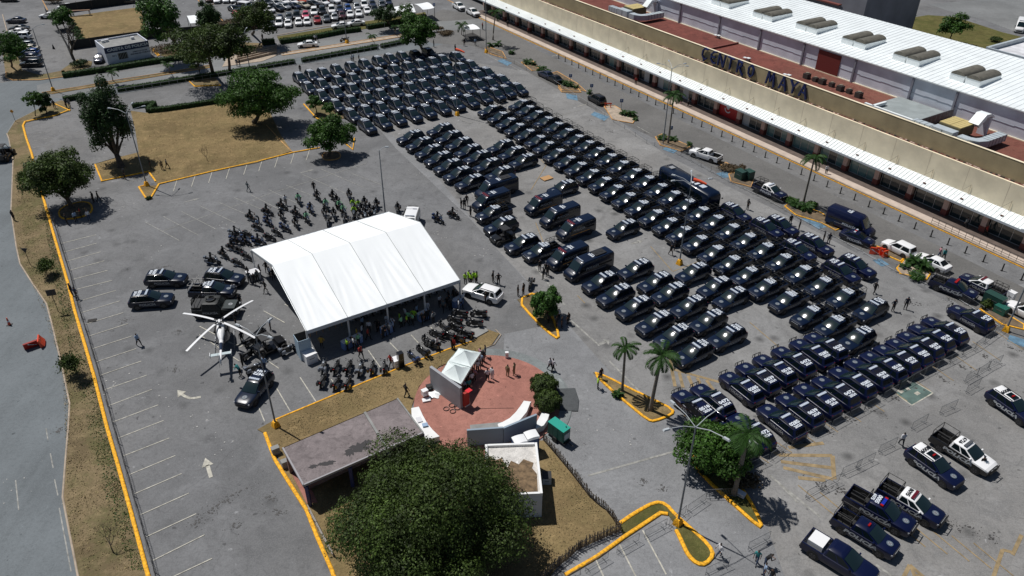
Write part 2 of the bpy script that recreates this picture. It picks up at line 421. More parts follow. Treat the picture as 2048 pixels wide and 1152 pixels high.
def lamps(xf, w, zf, xr, zr, sc=1.0):
    out = []
    for sy in (1, -1):
        mb = MB(); mb.box((xf, sy*(w-0.16), zf), (0.12*sc, 0.30, 0.14), LAMP, rz=-sy*0.35); out.append(('headlight', mb.mesh('headlight'), []))
        mb = MB(); mb.box((xr, sy*(w-0.17), zr), (0.07*sc, 0.16, 0.16), mat('dark_red_lens', (0.12, 0.006, 0.006), 0.3)); out.append(('tail_light', mb.mesh('tail_light'), []))
    return out
def bullbar(x, z0=0.45, z1=1.12, w=0.62):
    mb = MB()
    mb.tube([(x-0.1, -w, z0), (x+0.06, -w, z0+0.2), (x+0.10, -w*0.85, z1), (x+0.10, w*0.85, z1), (x+0.06, w, z0+0.2), (x-0.1, w, z0)], 0.04, STEEL, 6)
    for y in (-0.3, 0.3): mb.box((x+0.05, y, (z0+z1)/2), (0.06, 0.07, z1-z0), STEEL)
    mb.box((x+0.08, 0, z0+0.25), (0.05, w*1.4, 0.06), STEEL)
    return ('push_bumper', mb.mesh('push_bumper', 40), [])
def mirrors(mb, x, w, z, m):
    for sy in (1, -1): mb.box((x, sy*(w+0.12), z), (0.12, 0.22, 0.16), m)
def carbody(stations, w, m, r, xf, xr, two_tone=None):
    mb = MB(); mb.loft([ring(*s) for s in stations], m)
    arches(mb, r, xf, xr, w)
    return mb

def suv(paint=NAVY, barw=1.15, roofm=None, patrol=True, bull=False, num=None, L=4.95, small=False, letm=LETG, bar=BARW, hoodbadge=True, sunroof=False, barx=-0.3, numx=-1.15, slats=False):
    w, r = 0.97, 0.38; xf, xr = 1.48, -1.45; k = L/4.95
    st = [(2.48*k, 0.66, 0.42, 0.62, 0.78), (2.40*k, 0.80, 0.30, 0.74, 0.93), (2.15*k, 0.92, 0.27, 0.84, 1.02), (1.6*k, 0.965, 0.27, 0.9, 1.075, 0.035),
          (1.1*k, w, 0.27, 0.94, 1.12, 0.02), (0.4*k, w, 0.27, 0.96, 1.14, 0), (-1.7*k, w, 0.27, 0.97, 1.14, 0), (-2.25*k, 0.93, 0.30, 0.95, 1.12, 0), (-2.44*k, 0.85, 0.40, 0.85, 1.04, 0)]
    mb = carbody(st, w, paint, r, xf*k, xr*k); mirrors(mb, 0.72, 0.9, 1.2, paint)
    mb.box((2.47*k, 0, 0.56), (0.06, 1.1, 0.26), PLAS); mb.box((2.462*k, 0, 0.76), (0.05, 0.9, 0.10), PLAS)
    R0, R1 = cabin(mb, (-2.30*k, 1.06*k), (-2.02*k, 0.06*k), 0.90, 0.70, 1.11, 1.74, paint, roofm)
    for sy in (1, -1): mb.box((-0.9*k, sy*0.64, 1.795), (1.9*k, 0.045, 0.05), PLAS)
    if slats:
        for i in range(7): mb.box((-0.62-0.08*i, 0, 1.808), (0.03, 0.9, 0.012), PLAS)
    if sunroof: mb.box((-0.45, 0, 1.797), (0.9, 0.8, 0.02), GLASS)
    parts = [('body', mb.mesh('body', 38), [])]
    g = MB(); pane(g, R0[0], R0[7], R1[7], R1[0], WSCR, 0.006, -0.07, 1.07, 0.03, 0.97, bow=0.075, n=6); parts.append(('windshield', g.mesh('windshield', 80), []))
    g = MB(); pane(g, R0[4], R0[3], R1[3], R1[4], GLASS, 0.006, 0.0, 1.0, 0.16, 0.93); parts.append(('rear_window', g.mesh('rear_window'), []))
    for A, B, C, D in ((R0[2], R0[1], R1[1], R1[2]), (R0[6], R0[5], R1[5], R1[6])):
        g = MB()
        for u0, u1 in (((0.04, 0.24), (0.29, 0.60), (0.64, 0.965)) if A[1] < 0 else ((0.035, 0.36), (0.40, 0.71), (0.76, 0.96))):
            pane(g, A, B, C, D, GLASS, 0.006, u0, u1, 0.1, 0.9)
        parts.append(('side_window', g.mesh('side_window'), []))
    parts += wheels(r, xf*k, xr*k, w)
    parts += lamps(2.33*k, 0.86, 0.82, -2.40*k, 0.98)
    if bull: parts.append(bullbar(2.5*k))
    if patrol:
        parts.append(('light_bar', lightbar(barx*k, 1.79, barw, bar, dx=0.28 if barw > 1 else 0.16), []))
        parts += side_pair('POLICÍA', 0.40, letm, -0.25, w, 0.72, shear=0.15, xs=1.25)
        if hoodbadge: parts.append(('hood_badge', badge(1.72*k, 1.128, star=False, r=0.27), []))
        if num: parts.append(('roof_number', roof_num(num[0], num[1], numx*k, 1.815, num[2], 0.52), []))
    return parts

def pickup(paint=NAVY, barw=1.2, bend=None, roofm=None, hoodm=None, patrol=True, cage='full', bull=False, num=None, bed=BEDM, letm=LETG, bar=BARW, big=1.0, hoodbadge='badge', load=None, barx=0.05, numx=-0.42, lets=0.42):
    w, r = 0.96*big, 0.40*big; xf, xr = 1.62*big, -1.62*big; k = big
    st = [(2.66*k, 0.66*k, 0.46, 0.7, 0.86), (2.58*k, 0.82*k, 0.34, 0.82, 1.02), (2.35*k, 0.91*k, 0.32, 0.92, 1.12), (1.8*k, 0.95*k, 0.32, 0.98, 1.17, 0.035),
          (1.35*k, w, 0.32, 1.0, 1.20, 0.02), (0.9*k, w, 0.32, 1.02, 1.20, 0), (-1.02*k, w, 0.32, 1.02, 1.18, 0)]
    mb = MB(); rings = [ring(*s) for s in st]; mb.loft(rings, paint)
    if hoodm:
        hv = [[(x, y, z+0.004) for x, y, z in rg[3:12]] for rg in [ring(s[0], s[1], s[2], s[3], s[4], *s[5:]) for s in st[1:6]]]
        n = len(hv[0])
        for i in range(len(hv)-1):
            mb.add(hv[i] + hv[i+1], [(j, j+n, j+n+1, j+1) for j in range(n-1)], hoodm)
    z0, z1 = 0.62, 1.16                                                     # load bed: floor, walls, tailgate
    mb.box(((-1.02-2.62)/2*k, 0, z0-0.13), (1.6*k, 1.84*k, 0.2), paint)
    parts_bed = MB()
    parts_bed.box(((-1.02-2.62)/2*k, 0, z0), (1.56*k, 1.7*k, 0.05), bed)
    for sy in (1, -1):
        mb.box(((-1.02-2.66)/2*k, sy*(w-0.07), (z1+0.45)/2), (1.64*k, 0.13, z1-0.42), paint)
        parts_bed.box(((-1.06-2.60)/2*k, sy*(w-0.15), (z1+z0)/2), (1.5*k, 0.03, z1-z0-0.02), bed)
    mb.box((-2.63*k, 0, (z1+0.5)/2), (0.07, 1.84*k, z1-0.5), paint)
    mb.box((-2.72*k, 0, 0.52), (0.12, 1.7*k, 0.2), PLAS)
    mb.box((2.655*k, 0, 0.62), (0.06, 1.2*k, 0.34), PLAS); mb.box((2.668*k, 0, 0.92), (0.03, 0.9, 0.05), LETG)
    arches(mb, r, xf, xr, w); mirrors(mb, 0.98*k, 0.9, 1.28, roofm or paint)
    R0, R1 = cabin(mb, (-1.02*k, 1.38*k), (-0.88*k, 0.36*k), 0.90*k, 0.71*k, 1.17, 1.76*(1+(k-1)*0.6), roofm or paint, roofm)
    zt = 1.76*(1+(k-1)*0.6)
    parts = [('body', mb.mesh('body', 38), []), ('load_bed', parts_bed.mesh('load_bed'), [])]
    g = MB(); pane(g, R0[0], R0[7], R1[7], R1[0], WSCR, 0.006, -0.07, 1.07, 0.03, 0.97, bow=0.075, n=6); parts.append(('windshield', g.mesh('windshield', 80), []))
    g = MB(); pane(g, R0[4], R0[3], R1[3], R1[4], GLASS, 0.006, 0.05, 0.95, 0.16, 0.88); parts.append(('rear_window', g.mesh('rear_window'), []))
    for A, B, C, D in ((R0[2], R0[1], R1[1], R1[2]), (R0[6], R0[5], R1[5], R1[6])):
        g = MB()
        for u0, u1 in (((0.06, 0.46), (0.52, 0.96)) if A[1] < 0 else ((0.04, 0.48), (0.54, 0.94))):
            pane(g, A, B, C, D, GLASS, 0.006, u0, u1, 0.1, 0.9)
        parts.append(('side_window', g.mesh('side_window'), []))
    parts += wheels(r, xf, xr, w)
    parts += lamps(2.50*k, 0.86*k, 0.90, -2.66*k, 0.95)
    if cage:
        c = MB(); yb = w-0.1; h = 1.98 if cage == 'full' else 1.95
        xa, xb = -1.12*k, -2.58*k
        xs = (xa, (xa+xb)/2, xb) if cage == 'full' else (xa, xb) if cage == 'hoops' else (xa,)
        for x in xs:
            c.tube([(x, -yb, z1), (x, -yb, h-0.12), (x, -yb+0.14, h), (x, yb-0.14, h), (x, yb, h-0.12), (x, yb, z1)], 0.032, STEEL, 6)
        if len(xs) > 1:
            for y in (-yb+0.1, yb-0.1): c.tube([(xa, y, h), (xb, y, h)], 0.03, STEEL, 5)
            if cage == 'full':
                c.tube([(xa, 0, h), (xb, 0, h)], 0.028, STEEL, 5)
                for sy in (1, -1): c.tube([(xa, sy*yb, z1+0.42), (xb, sy*yb, z1+0.42)], 0.026, STEEL, 5)
        parts.append(('roll_cage', c.mesh('roll_cage', 50), []))
        s = MB(); s.box(((xa+xb)/2, 0, 0.86), (1.2, 0.34, 0.42), PLAS); s.box(((xa+xb)/2, 0, 1.22), (1.15, 0.06, 0.34), PLAS)
        parts.append(('bed_bench', s.mesh('bed_bench'), []))
    if load: parts.append(load)
    if bull: parts.append(bullbar(2.7*k, z1=1.22))
    if patrol:
        parts.append(('light_bar', lightbar(barx, zt+0.05, barw, bar, ends=bend, dx=0.28 if barw > 1 else 0.16), []))
        parts += side_pair('POLICÍA', lets, letm, -0.05, w, 0.80, shear=0.15, xs=1.25)
        if hoodbadge: parts.append(('hood_badge', badge(1.95*k, 1.222, star=(hoodbadge == 'star'), r=0.27, m=BADG), []))
        if num: parts.append(('roof_number', roof_num(num[0], num[1], numx, zt+0.07, num[2], 0.46, plate=num[3] if len(num) > 3 else None), []))
    return parts

def van(paint=NAVY, L=5.9, H=2.55, red=True, vent=False, letters='POLICÍA', bar2=False, roofm=None, whiteletter=False):
    w, r = 1.0, 0.36; h = L/2; xf, xr = h-0.95, -h+1.15
    def rg(x, ww, zb, zsh, zt):
        hh = [(ww*0.86, zb), (ww, zb+0.12), (ww, zb+0.5*(zsh-zb)), (ww*0.985, zsh), (ww*0.93, zt-0.16), (ww*0.80, zt-0.02), (ww*0.4, zt)]
        return [(x, -y, z) for y, z in hh] + [(x, 0, zt+0.02)] + [(x, y, z) for y, z in reversed(hh)]
    st = [(h, 0.72, 0.42, 0.7, 0.95), (h-0.1, 0.9, 0.3, 0.85, 1.12), (h-0.5, 0.97, 0.28, 1.0, 1.28), (h-0.85, 0.99, 0.28, 1.05, 1.40),
          (h-1.75, w, 0.28, 1.5, H-0.1), (h-2.1, w, 0.28, 1.6, H), (-h+0.12, w, 0.28, 1.6, H), (-h, 0.93, 0.4, 1.5, H-0.12)]
    mb = MB(); mb.loft([rg(*s) for s in st], paint); arches(mb, r, xf, xr, w); mirrors(mb, h-1.0, 1.0, 1.45, PLAS)
    mb.box((h-0.02, 0, 0.62), (0.06, 1.2, 0.3), PLAS); mb.box((-h-0.02, 0, 0.5), (0.1, 1.7, 0.14), PLAS)
    if vent:
        mb.box((-h*0.45, 0, H+0.06), (1.7, 1.1, 0.12), PLAS)
        for q in (-0.35, 0.35): mb.tube([(-h*0.45+q, 0, H+0.11), (-h*0.45+q, 0, H+0.15)], 0.24, STEEL, 12)
    parts = [('body', mb.mesh('body', 40), [])]
    g = MB(); a = (h-0.88, -0.80, 1.43); b = (h-0.88, 0.80, 1.43); c = (h-1.66, 0.70, H-0.19); d = (h-1.66, -0.70, H-0.19)
    pane(g, a, b, c, d, WSCR, 0.045, 0.0, 1.0, 0.0, 0.97, bow=0.02, n=4); parts.append(('windshield', g.mesh('windshield'), []))
    for sy in (1, -1):
        g = MB(); y = sy*(w+0.005)
        vs = [(h-1.2, y, 1.22), (h-2.15, y, 1.22), (h-2.15, sy*(w*0.955), 1.98), (h-1.55, sy*(w*0.955), 1.98)]
        g.add(vs, [(0,1,2,3) if sy > 0 else (3,2,1,0)], GLASS)
        g.add([(h-2.3, y, 1.3), (-h+0.4, y, 1.3), (-h+0.4, sy*(w*0.955), 1.98), (h-2.3, sy*(w*0.955), 1.98)], [(0,1,2,3) if sy > 0 else (3,2,1,0)], mat('tinted_side_panel', (0.006, 0.007, 0.009), 0.2, coat=0.5))
        parts.append(('side_window', g.mesh('side_window'), []))
    g = MB(); g.add([(-h-0.012, -0.75, 1.35), (-h-0.012, 0.75, 1.35), (-h-0.012, 0.7, 1.95), (-h-0.012, -0.7, 1.95)], [(3,2,1,0)], GLASS); parts.append(('rear_window', g.mesh('rear_window'), []))
    parts += wheels(r, xf, xr, w); parts += lamps(h-0.12, 0.9, 0.86, -h+0.01, 1.1)
    s = MB()
    for sy in (1, -1): s.box((-0.1, sy*(w+0.008), 0.93), (L*0.55, 0.006, 0.07), AMB if red else LETG)
    s.box((h-0.18, 0, 0.98), (0.05, 1.3, 0.05), AMB if red else LETG, ry=0.5)
    parts.append(('side_stripe', s.mesh('side_stripe'), []))
    if red:
        s = MB(); s.box((h-2.0, 0, H+0.015), (0.3, 1.5, 0.09), mat('maroon_roof_fairing', (0.09, 0.008, 0.015), 0.4))
        for q in (-0.5, -0.17, 0.17, 0.5): s.box((h-1.83, q, H-0.0), (0.1, 0.09, 0.07), mat('pink_marker_lens', (0.7, 0.2, 0.25), 0.3))
        parts.append(('roof_fairing', s.mesh('roof_fairing'), []))
        parts.append(('roof_badge', badge(h-2.6, H+0.03, 0.2, pitch=0), []))
    parts += side_pair(letters, 0.42, LETW if whiteletter else LETG, 0.2, w, 1.08 if whiteletter else 1.5, shear=0.15, xs=1.3) if letters else []
    if letters: parts.append(('roof_number', roof_num('0482', '2024', -0.3, H+0.032, LETW, 0.42), []))
    if not red and not whiteletter: parts.append(('roof_stripe', lightbar(h-1.95, H-0.02, 1.3, BARW, 0.12), []))
    return parts

def bus():
    L, w, H = 11.2, 1.25, 3.15; h = L/2; mb = MB()
    def rg(x, ww, zb, zt):
        hh = [(ww*0.9, zb), (ww, zb+0.15), (ww, 1.3), (ww*0.99, zt-0.5), (ww*0.93, zt-0.14), (ww*0.78, zt), (ww*0.4, zt+0.03)]
        return [(x, -y, z) for y, z in hh] + [(x, 0, zt+0.04)] + [(x, y, z) for y, z in reversed(hh)]
    mb.loft([rg(h, 1.05, 0.5, 2.5), rg(h-0.12, 1.2, 0.35, 2.9), rg(h-0.5, w, 0.32, H), rg(-h+0.3, w, 0.32, H), rg(-h, 1.15, 0.45, H-0.2)], NAVY)
    arches(mb, 0.5, h-2.3, -h+2.9, w); mirrors(mb, h+0.1, 1.2, 2.2, PLAS)
    mb.box((h-2.7, 0, H+0.03), (0.9, 0.9, 0.03), BARW); mb.box((-h+1.5, 0, H+0.1), (0.8, 0.8, 0.1), LETG)
    for q in (0, 0.65): mb.box((h-4.4+q, 0, H+0.05), (0.42, 1.3, 0.02), LETW)
    parts = [('body', mb.mesh('body', 40), [])]
    g = MB(); g.add([(h+0.04, -0.98, 1.15), (h+0.04, 0.98, 1.15), (h-0.03, 1.0, 2.62), (h-0.03, -1.0, 2.62)], [(0,1,2,3)], WSCR); parts.append(('windshield', g.mesh('windshield'), []))
    for sy in (1, -1):
        for i in range(6):
            g = MB(); x0 = h-1.3-i*1.55; y = sy*(w+0.004); y2 = sy*(w*0.995)
            g.add([(x0, y, 1.55), (x0-1.42, y, 1.55), (x0-1.42, y2, 2.45), (x0, y2, 2.45)], [(0,1,2,3) if sy > 0 else (3,2,1,0)], GLASS)
            parts.append(('side_window', g.mesh('side_window'), []))
    parts += wheels(0.48, h-2.3, -h+2.9, w, 0.3); parts += lamps(h, 1.1, 0.8, -h, 1.1)
    parts += side_pair('POLICÍA', 0.55, LETW, h-4.2, w, 1.15, shear=0.1, xs=1.2)
    return parts

def sedan(paint, kind='sedan', patrol=False):
    w, r = 0.88, 0.32; xf, xr = 1.35, -1.3
    if kind == 'sedan': zt, st_b, st_t, L = 1.44, (-1.75, 1.05), (-1.05, 0.15), 2.25
    elif kind == 'hatch': zt, st_b, st_t, L = 1.48, (-1.85, 1.05), (-1.5, 0.2), 2.0
    else: zt, st_b, st_t, L = 1.66, (-2.1, 1.1), (-1.85, 0.25), 2.25; w = 0.92; r = 0.36
    rear = -L
    st = [(L, 0.6, 0.38, 0.55, 0.66), (L-0.1, 0.74, 0.25, 0.62, 0.78), (L-0.35, 0.83, 0.2, 0.72, 0.86), (1.2, w, 0.2, 0.8, 0.96, 0.03), (0.5, w, 0.2, 0.83, 0.99, 0), (-1.4, w, 0.2, 0.85, 1.0, 0),
          (rear+0.3, 0.85, 0.22, 0.84, 0.98, 0.01), (rear+0.06, 0.78, 0.3, 0.78, 0.92), (rear, 0.7, 0.38, 0.7, 0.84)]
    mb = carbody(st, w, paint, r, xf, xr); mirrors(mb, 0.7, 0.82, 1.02, paint)
    mb.box((L-0.01, 0, 0.42), (0.05, 1.0, 0.2), PLAS)
    R0, R1 = cabin(mb, st_b, st_t, w-0.08, w-0.27, 0.95, zt, paint, None, 0.04)
    parts = [('body', mb.mesh('body', 38), [])]
    g = MB(); pane(g, R0[0], R0[7], R1[7], R1[0], GLASS, 0.006, -0.07, 1.07, 0.04, 0.96, bow=0.02, n=2)
    parts.append(('windshield', g.mesh('windshield'), []))
    g = MB(); pane(g, R0[4], R0[3], R1[3], R1[4], GLASS, 0.006, 0.0, 1.0, 0.1, 0.92); parts.append(('rear_window', g.mesh('rear_window'), []))
    for A, B, C, D in ((R0[2], R0[1], R1[1], R1[2]), (R0[6], R0[5], R1[5], R1[6])):
        g = MB()
        for u0, u1 in ((0.04, 0.47), (0.53, 0.96)): pane(g, A, B, C, D, GLASS, 0.006, u0, u1, 0.12, 0.9)
        parts.append(('side_window', g.mesh('side_window'), []))
    parts += wheels(r, xf, xr, w, 0.2); parts += lamps(L-0.16, 0.78, 0.68, rear+0.03, 0.76)
    if patrol:
        parts.append(('light_bar', lightbar(-0.4, zt+0.05, 1.1, BARW, mid=REDL), []))
        parts += side_pair('POLICÍA', 0.42, LETW, -0.05, w, 0.55, shear=0.1, xs=1.3)
        parts.append(('hood_badge', badge(1.5, 0.99, 0.2), []))
    return parts

def armored():
    mb = MB(); w = 1.12
    st = [(2.6, 0.85, 0.5, 0.9, 1.05), (2.5, 0.95, 0.45, 1.0, 1.25), (0.9, 1.0, 0.45, 1.1, 1.38), (0.85, w, 0.45, 1.1, 1.4), (-2.3, w, 0.45, 1.1, 1.4), (-2.4, 1.05, 0.5, 1.1, 1.35)]
    mb.loft([ring(*s, 0.0) for s in st], MATTE); arches(mb, 0.5, 1.6, -1.6, w)
    R0, R1 = cabin(mb, (-1.3, 0.95), (-1.15, 0.6), 1.08, 0.95, 1.38, 2.1, MATTE, None, 0.0)
    for sy in (1, -1): mb.box((-0.2, sy*1.16, 0.62), (2.6, 0.1, 0.08), STEEL)
    mb.box((2.66, 0, 0.7), (0.12, 1.9, 0.25), STEEL)
    mb.box((-1.9, 0, 1.5), (1.0, 1.9, 0.3), PLAS); mb.tube([(-1.9, -1.0, 1.4), (-1.9, -1.0, 2.1), (-1.9, 1.0, 2.1), (-1.9, 1.0, 1.4)], 0.04, STEEL)
    parts = [('body', mb.mesh('body', 30), [])]
    t = MB(); n = 20
    for a0 in range(n):
        a, b = 2*pi*a0/n, 2*pi*(a0+1)/n
        if 0.3 < (a0/n) < 0.42: continue
        t.box((-0.35+0.52*cos((a+b)/2), 0.52*sin((a+b)/2), 2.2), (0.10, 0.18, 0.16), MATTE, rz=(a+b)/2)
    t.tube([(-0.35, 0, 2.1), (-0.35, 0, 2.12)], 0.42, BLACKP, 16); t.box((0.3, 0, 2.3), (0.9, 0.08, 0.09), STEEL); parts.append(('turret_ring', t.mesh('turret_ring'), []))
    g = MB()
    pane(g, R0[0], R0[7], R1[7], R1[0], WSCR, 0.006, 0.0, 0.47, 0.12, 0.85); pane(g, R0[0], R0[7], R1[7], R1[0], WSCR, 0.006, 0.53, 1.0, 0.12, 0.85); parts.append(('windshield', g.mesh('windshield'), []))
    for A, B, C, D in ((R0[2], R0[1], R1[1], R1[2]), (R0[6], R0[5], R1[5], R1[6])):
        g = MB()
        for u0, u1 in ((0.1, 0.42), (0.56, 0.9)): pane(g, A, B, C, D, GLASS, 0.008, u0, u1, 0.3, 0.8)
        parts.append(('side_window', g.mesh('side_window'), []))
    parts += wheels(0.5, 1.6, -1.6, w, 0.32); parts += lamps(2.6, 0.9, 1.0, -2.42, 1.1)
    s = MB(); s.tube([(-2.7, 0.45, 1.35), (-2.45, 0.45, 1.35)], 0.48, RUB, 18); parts.append(('spare_wheel', s.mesh('spare_wheel', 40), []))
    h = MB(); h.box((1.75, 0, 1.41), (1.35, 1.75, 0.03), mat('grey_green_hood', (0.035, 0.042, 0.04), 0.4)); parts.append(('hood_panel', h.mesh('hood_panel'), []))
    parts.append(('hood_badge', badge(1.8, 1.435, 0.24, LETG, 0), []))
    parts += side_pair('POLICÍA', 0.36, LETG, -0.3, 1.13, 0.95, xs=1.3)
    return parts

def buggy():
    mb = MB(); w = 0.75
    mb.loft([ring(1.5, 0.45, 0.4, 0.6, 0.75), ring(1.35, 0.6, 0.35, 0.75, 0.92), ring(0.6, 0.72, 0.3, 0.8, 1.0), ring(0.5, 0.74, 0.3, 0.45, 0.55), ring(-0.7, 0.74, 0.3, 0.45, 0.55), ring(-0.8, 0.7, 0.3, 0.8, 0.95), ring(-1.5, 0.6, 0.4, 0.75, 0.92)], BLACKP)
    parts = [('body', mb.mesh('body', 30), [])]
    c = MB()
    for y in (-0.66, 0.66):
        c.tube([(0.62, y, 0.95), (0.2, y*0.9, 1.75), (-0.8, y*0.9, 1.78), (-1.3, y, 0.92)], 0.035, STEEL, 6); c.tube([(-0.5, y, 0.6), (-0.5, y*0.9, 1.76)], 0.03, STEEL, 5)
    for x in (0.2, -0.3, -0.8): c.tube([(x, -0.6, 1.77), (x, 0.6, 1.77)], 0.03, STEEL, 5)
    c.box((-0.3, 0, 1.81), (1.0, 1.15, 0.03), PLAS); parts.append(('roll_cage', c.mesh('roll_cage', 50), []))
    s = MB()
    for y in (-0.33, 0.33): s.box((-0.2, y, 0.62), (0.5, 0.48, 0.16), PLAS); s.box((-0.45, y, 0.95), (0.12, 0.48, 0.6), PLAS, ry=-0.15)
    parts.append(('seat', s.mesh('seat'), [])); parts += wheels(0.36, 1.05, -1.1, 0.85, 0.28)
    l = MB()
    for y in (-0.4, 0.4): l.box((1.42, y, 0.8), (0.1, 0.2, 0.12), LAMP)
    parts.append(('headlight', l.mesh('headlight'), []))
    return parts

def motorbike(body=PLAS, fair=BLACKP, style=0, boxes=True):
    r = 0.31; mb = MB(); xf, xr = 0.76, -0.70
    parts = []
    for x in (xf, xr):
        t = MB(); n = 18
        t.cyl_y((x, 0, r), r, 0.13, RUB, 18)
        for sy in (1, -1): t.disc_y((x, sy*0.068, r), r*0.68, RIM, 14, sy); t.disc_y((x, sy*0.074, r), r*0.3, PLAS, 8, sy)
        parts.append(('wheel', t.mesh('wheel', 40), []))
    mb.loft([[(x, -w, z0), (x, w, z0), (x, w*0.8, z1), (x, -w*0.8, z1)] for x, w, z0, z1 in ((0.42, 0.08, 0.35, 0.85), (0.2, 0.16, 0.28, 0.98), (-0.1, 0.17, 0.28, 0.9), (-0.45, 0.13, 0.45, 0.82), (-0.95, 0.09, 0.68, 0.84))], body)
    mb.dome((0.16, 0, 0.86), 0.30, 0.16, 0.16, fair, 10, 4)
    mb.tube([(0.5, 0.1, 0.8), (xf, 0.1, r)], 0.03, CHR, 5); mb.tube([(0.5, -0.1, 0.8), (xf, -0.1, r)], 0.03, CHR, 5)
    mb.tube([(-0.3, 0.12, 0.4), (xr, 0.1, r)], 0.03, STEEL, 5); mb.tube([(0.2, -0.17, 0.25), (-0.9, -0.2, 0.36)], [0.04, 0.06], CHR, 6)
    mb.box((xf+0.05, 0, r+0.33), (0.42, 0.15, 0.05), fair); mb.box((xr-0.08, 0, r+0.36), (0.4, 0.16, 0.04), fair)
    parts.append(('frame', mb.mesh('frame', 40), []))
    s = MB(); s.box((-0.28, 0, 0.88), (0.62, 0.27, 0.1), PLAS, taper=0.85); s.box((-0.66, 0, 0.93), (0.3, 0.24, 0.1), PLAS, taper=0.8); parts.append(('seat', s.mesh('seat', 30), []))
    h = MB(); h.tube([(0.30, 0.40, 1.06), (0.42, 0.2, 1.08), (0.45, 0, 1.03), (0.42, -0.2, 1.08), (0.30, -0.40, 1.06)], 0.018, STEEL, 5)
    for sy in (1, -1): h.tube([(0.38, sy*0.3, 1.08), (0.42, sy*0.36, 1.22)], 0.01, STEEL, 4); h.box((0.42, sy*0.36, 1.25), (0.03, 0.12, 0.08), PLAS)
    parts.append(('handlebar', h.mesh('handlebar', 40), []))
    f = MB(); f.dome((0.55, 0, 0.85), 0.2, 0.2 if style else 0.13, 0.18, fair, 10, 4, True); f.disc_y((0.7, 0, 0.85), 0.01, LAMP, 6)
    f.box((0.745, 0, 0.87), (0.03, 0.16, 0.14), LAMP)
    if style: f.quad((0.62, -0.18, 0.95), (0.62, 0.18, 0.95), (0.42, 0.14, 1.32), (0.42, -0.14, 1.32), mat('clear_screen', (0.25, 0.28, 0.3), 0.1, spec=0.9))
    parts.append(('headlight_cowl', f.mesh('headlight_cowl', 40), []))
    if boxes:
        for sy in (1, -1): b = MB(); b.box((-0.72, sy*0.3, 0.66), (0.5, 0.22, 0.36), fair, taper=0.9); parts.append(('pannier', b.mesh('pannier', 30), []))
        if style: b = MB(); b.box((-0.98, 0, 1.02), (0.3, 0.42, 0.24), fair, taper=0.9); parts.append(('top_case', b.mesh('top_case', 30), []))
    l = MB(); l.box((-0.92, 0, 0.86), (0.05, 0.14, 0.05), REDL); parts.append(('tail_light', l.mesh('tail_light'), [])); return parts
    l = MB(); l.box((0.3, 0.22, 0.72), (0.07, 0.06, 0.07), LAMP); l.box((0.3, -0.22, 0.72), (0.07, 0.06, 0.07), LAMP); l.box((-0.92, 0, 0.86), (0.05, 0.14, 0.05), REDL)
    parts.append(('marker_light', l.mesh('marker_light'), []))
    return parts
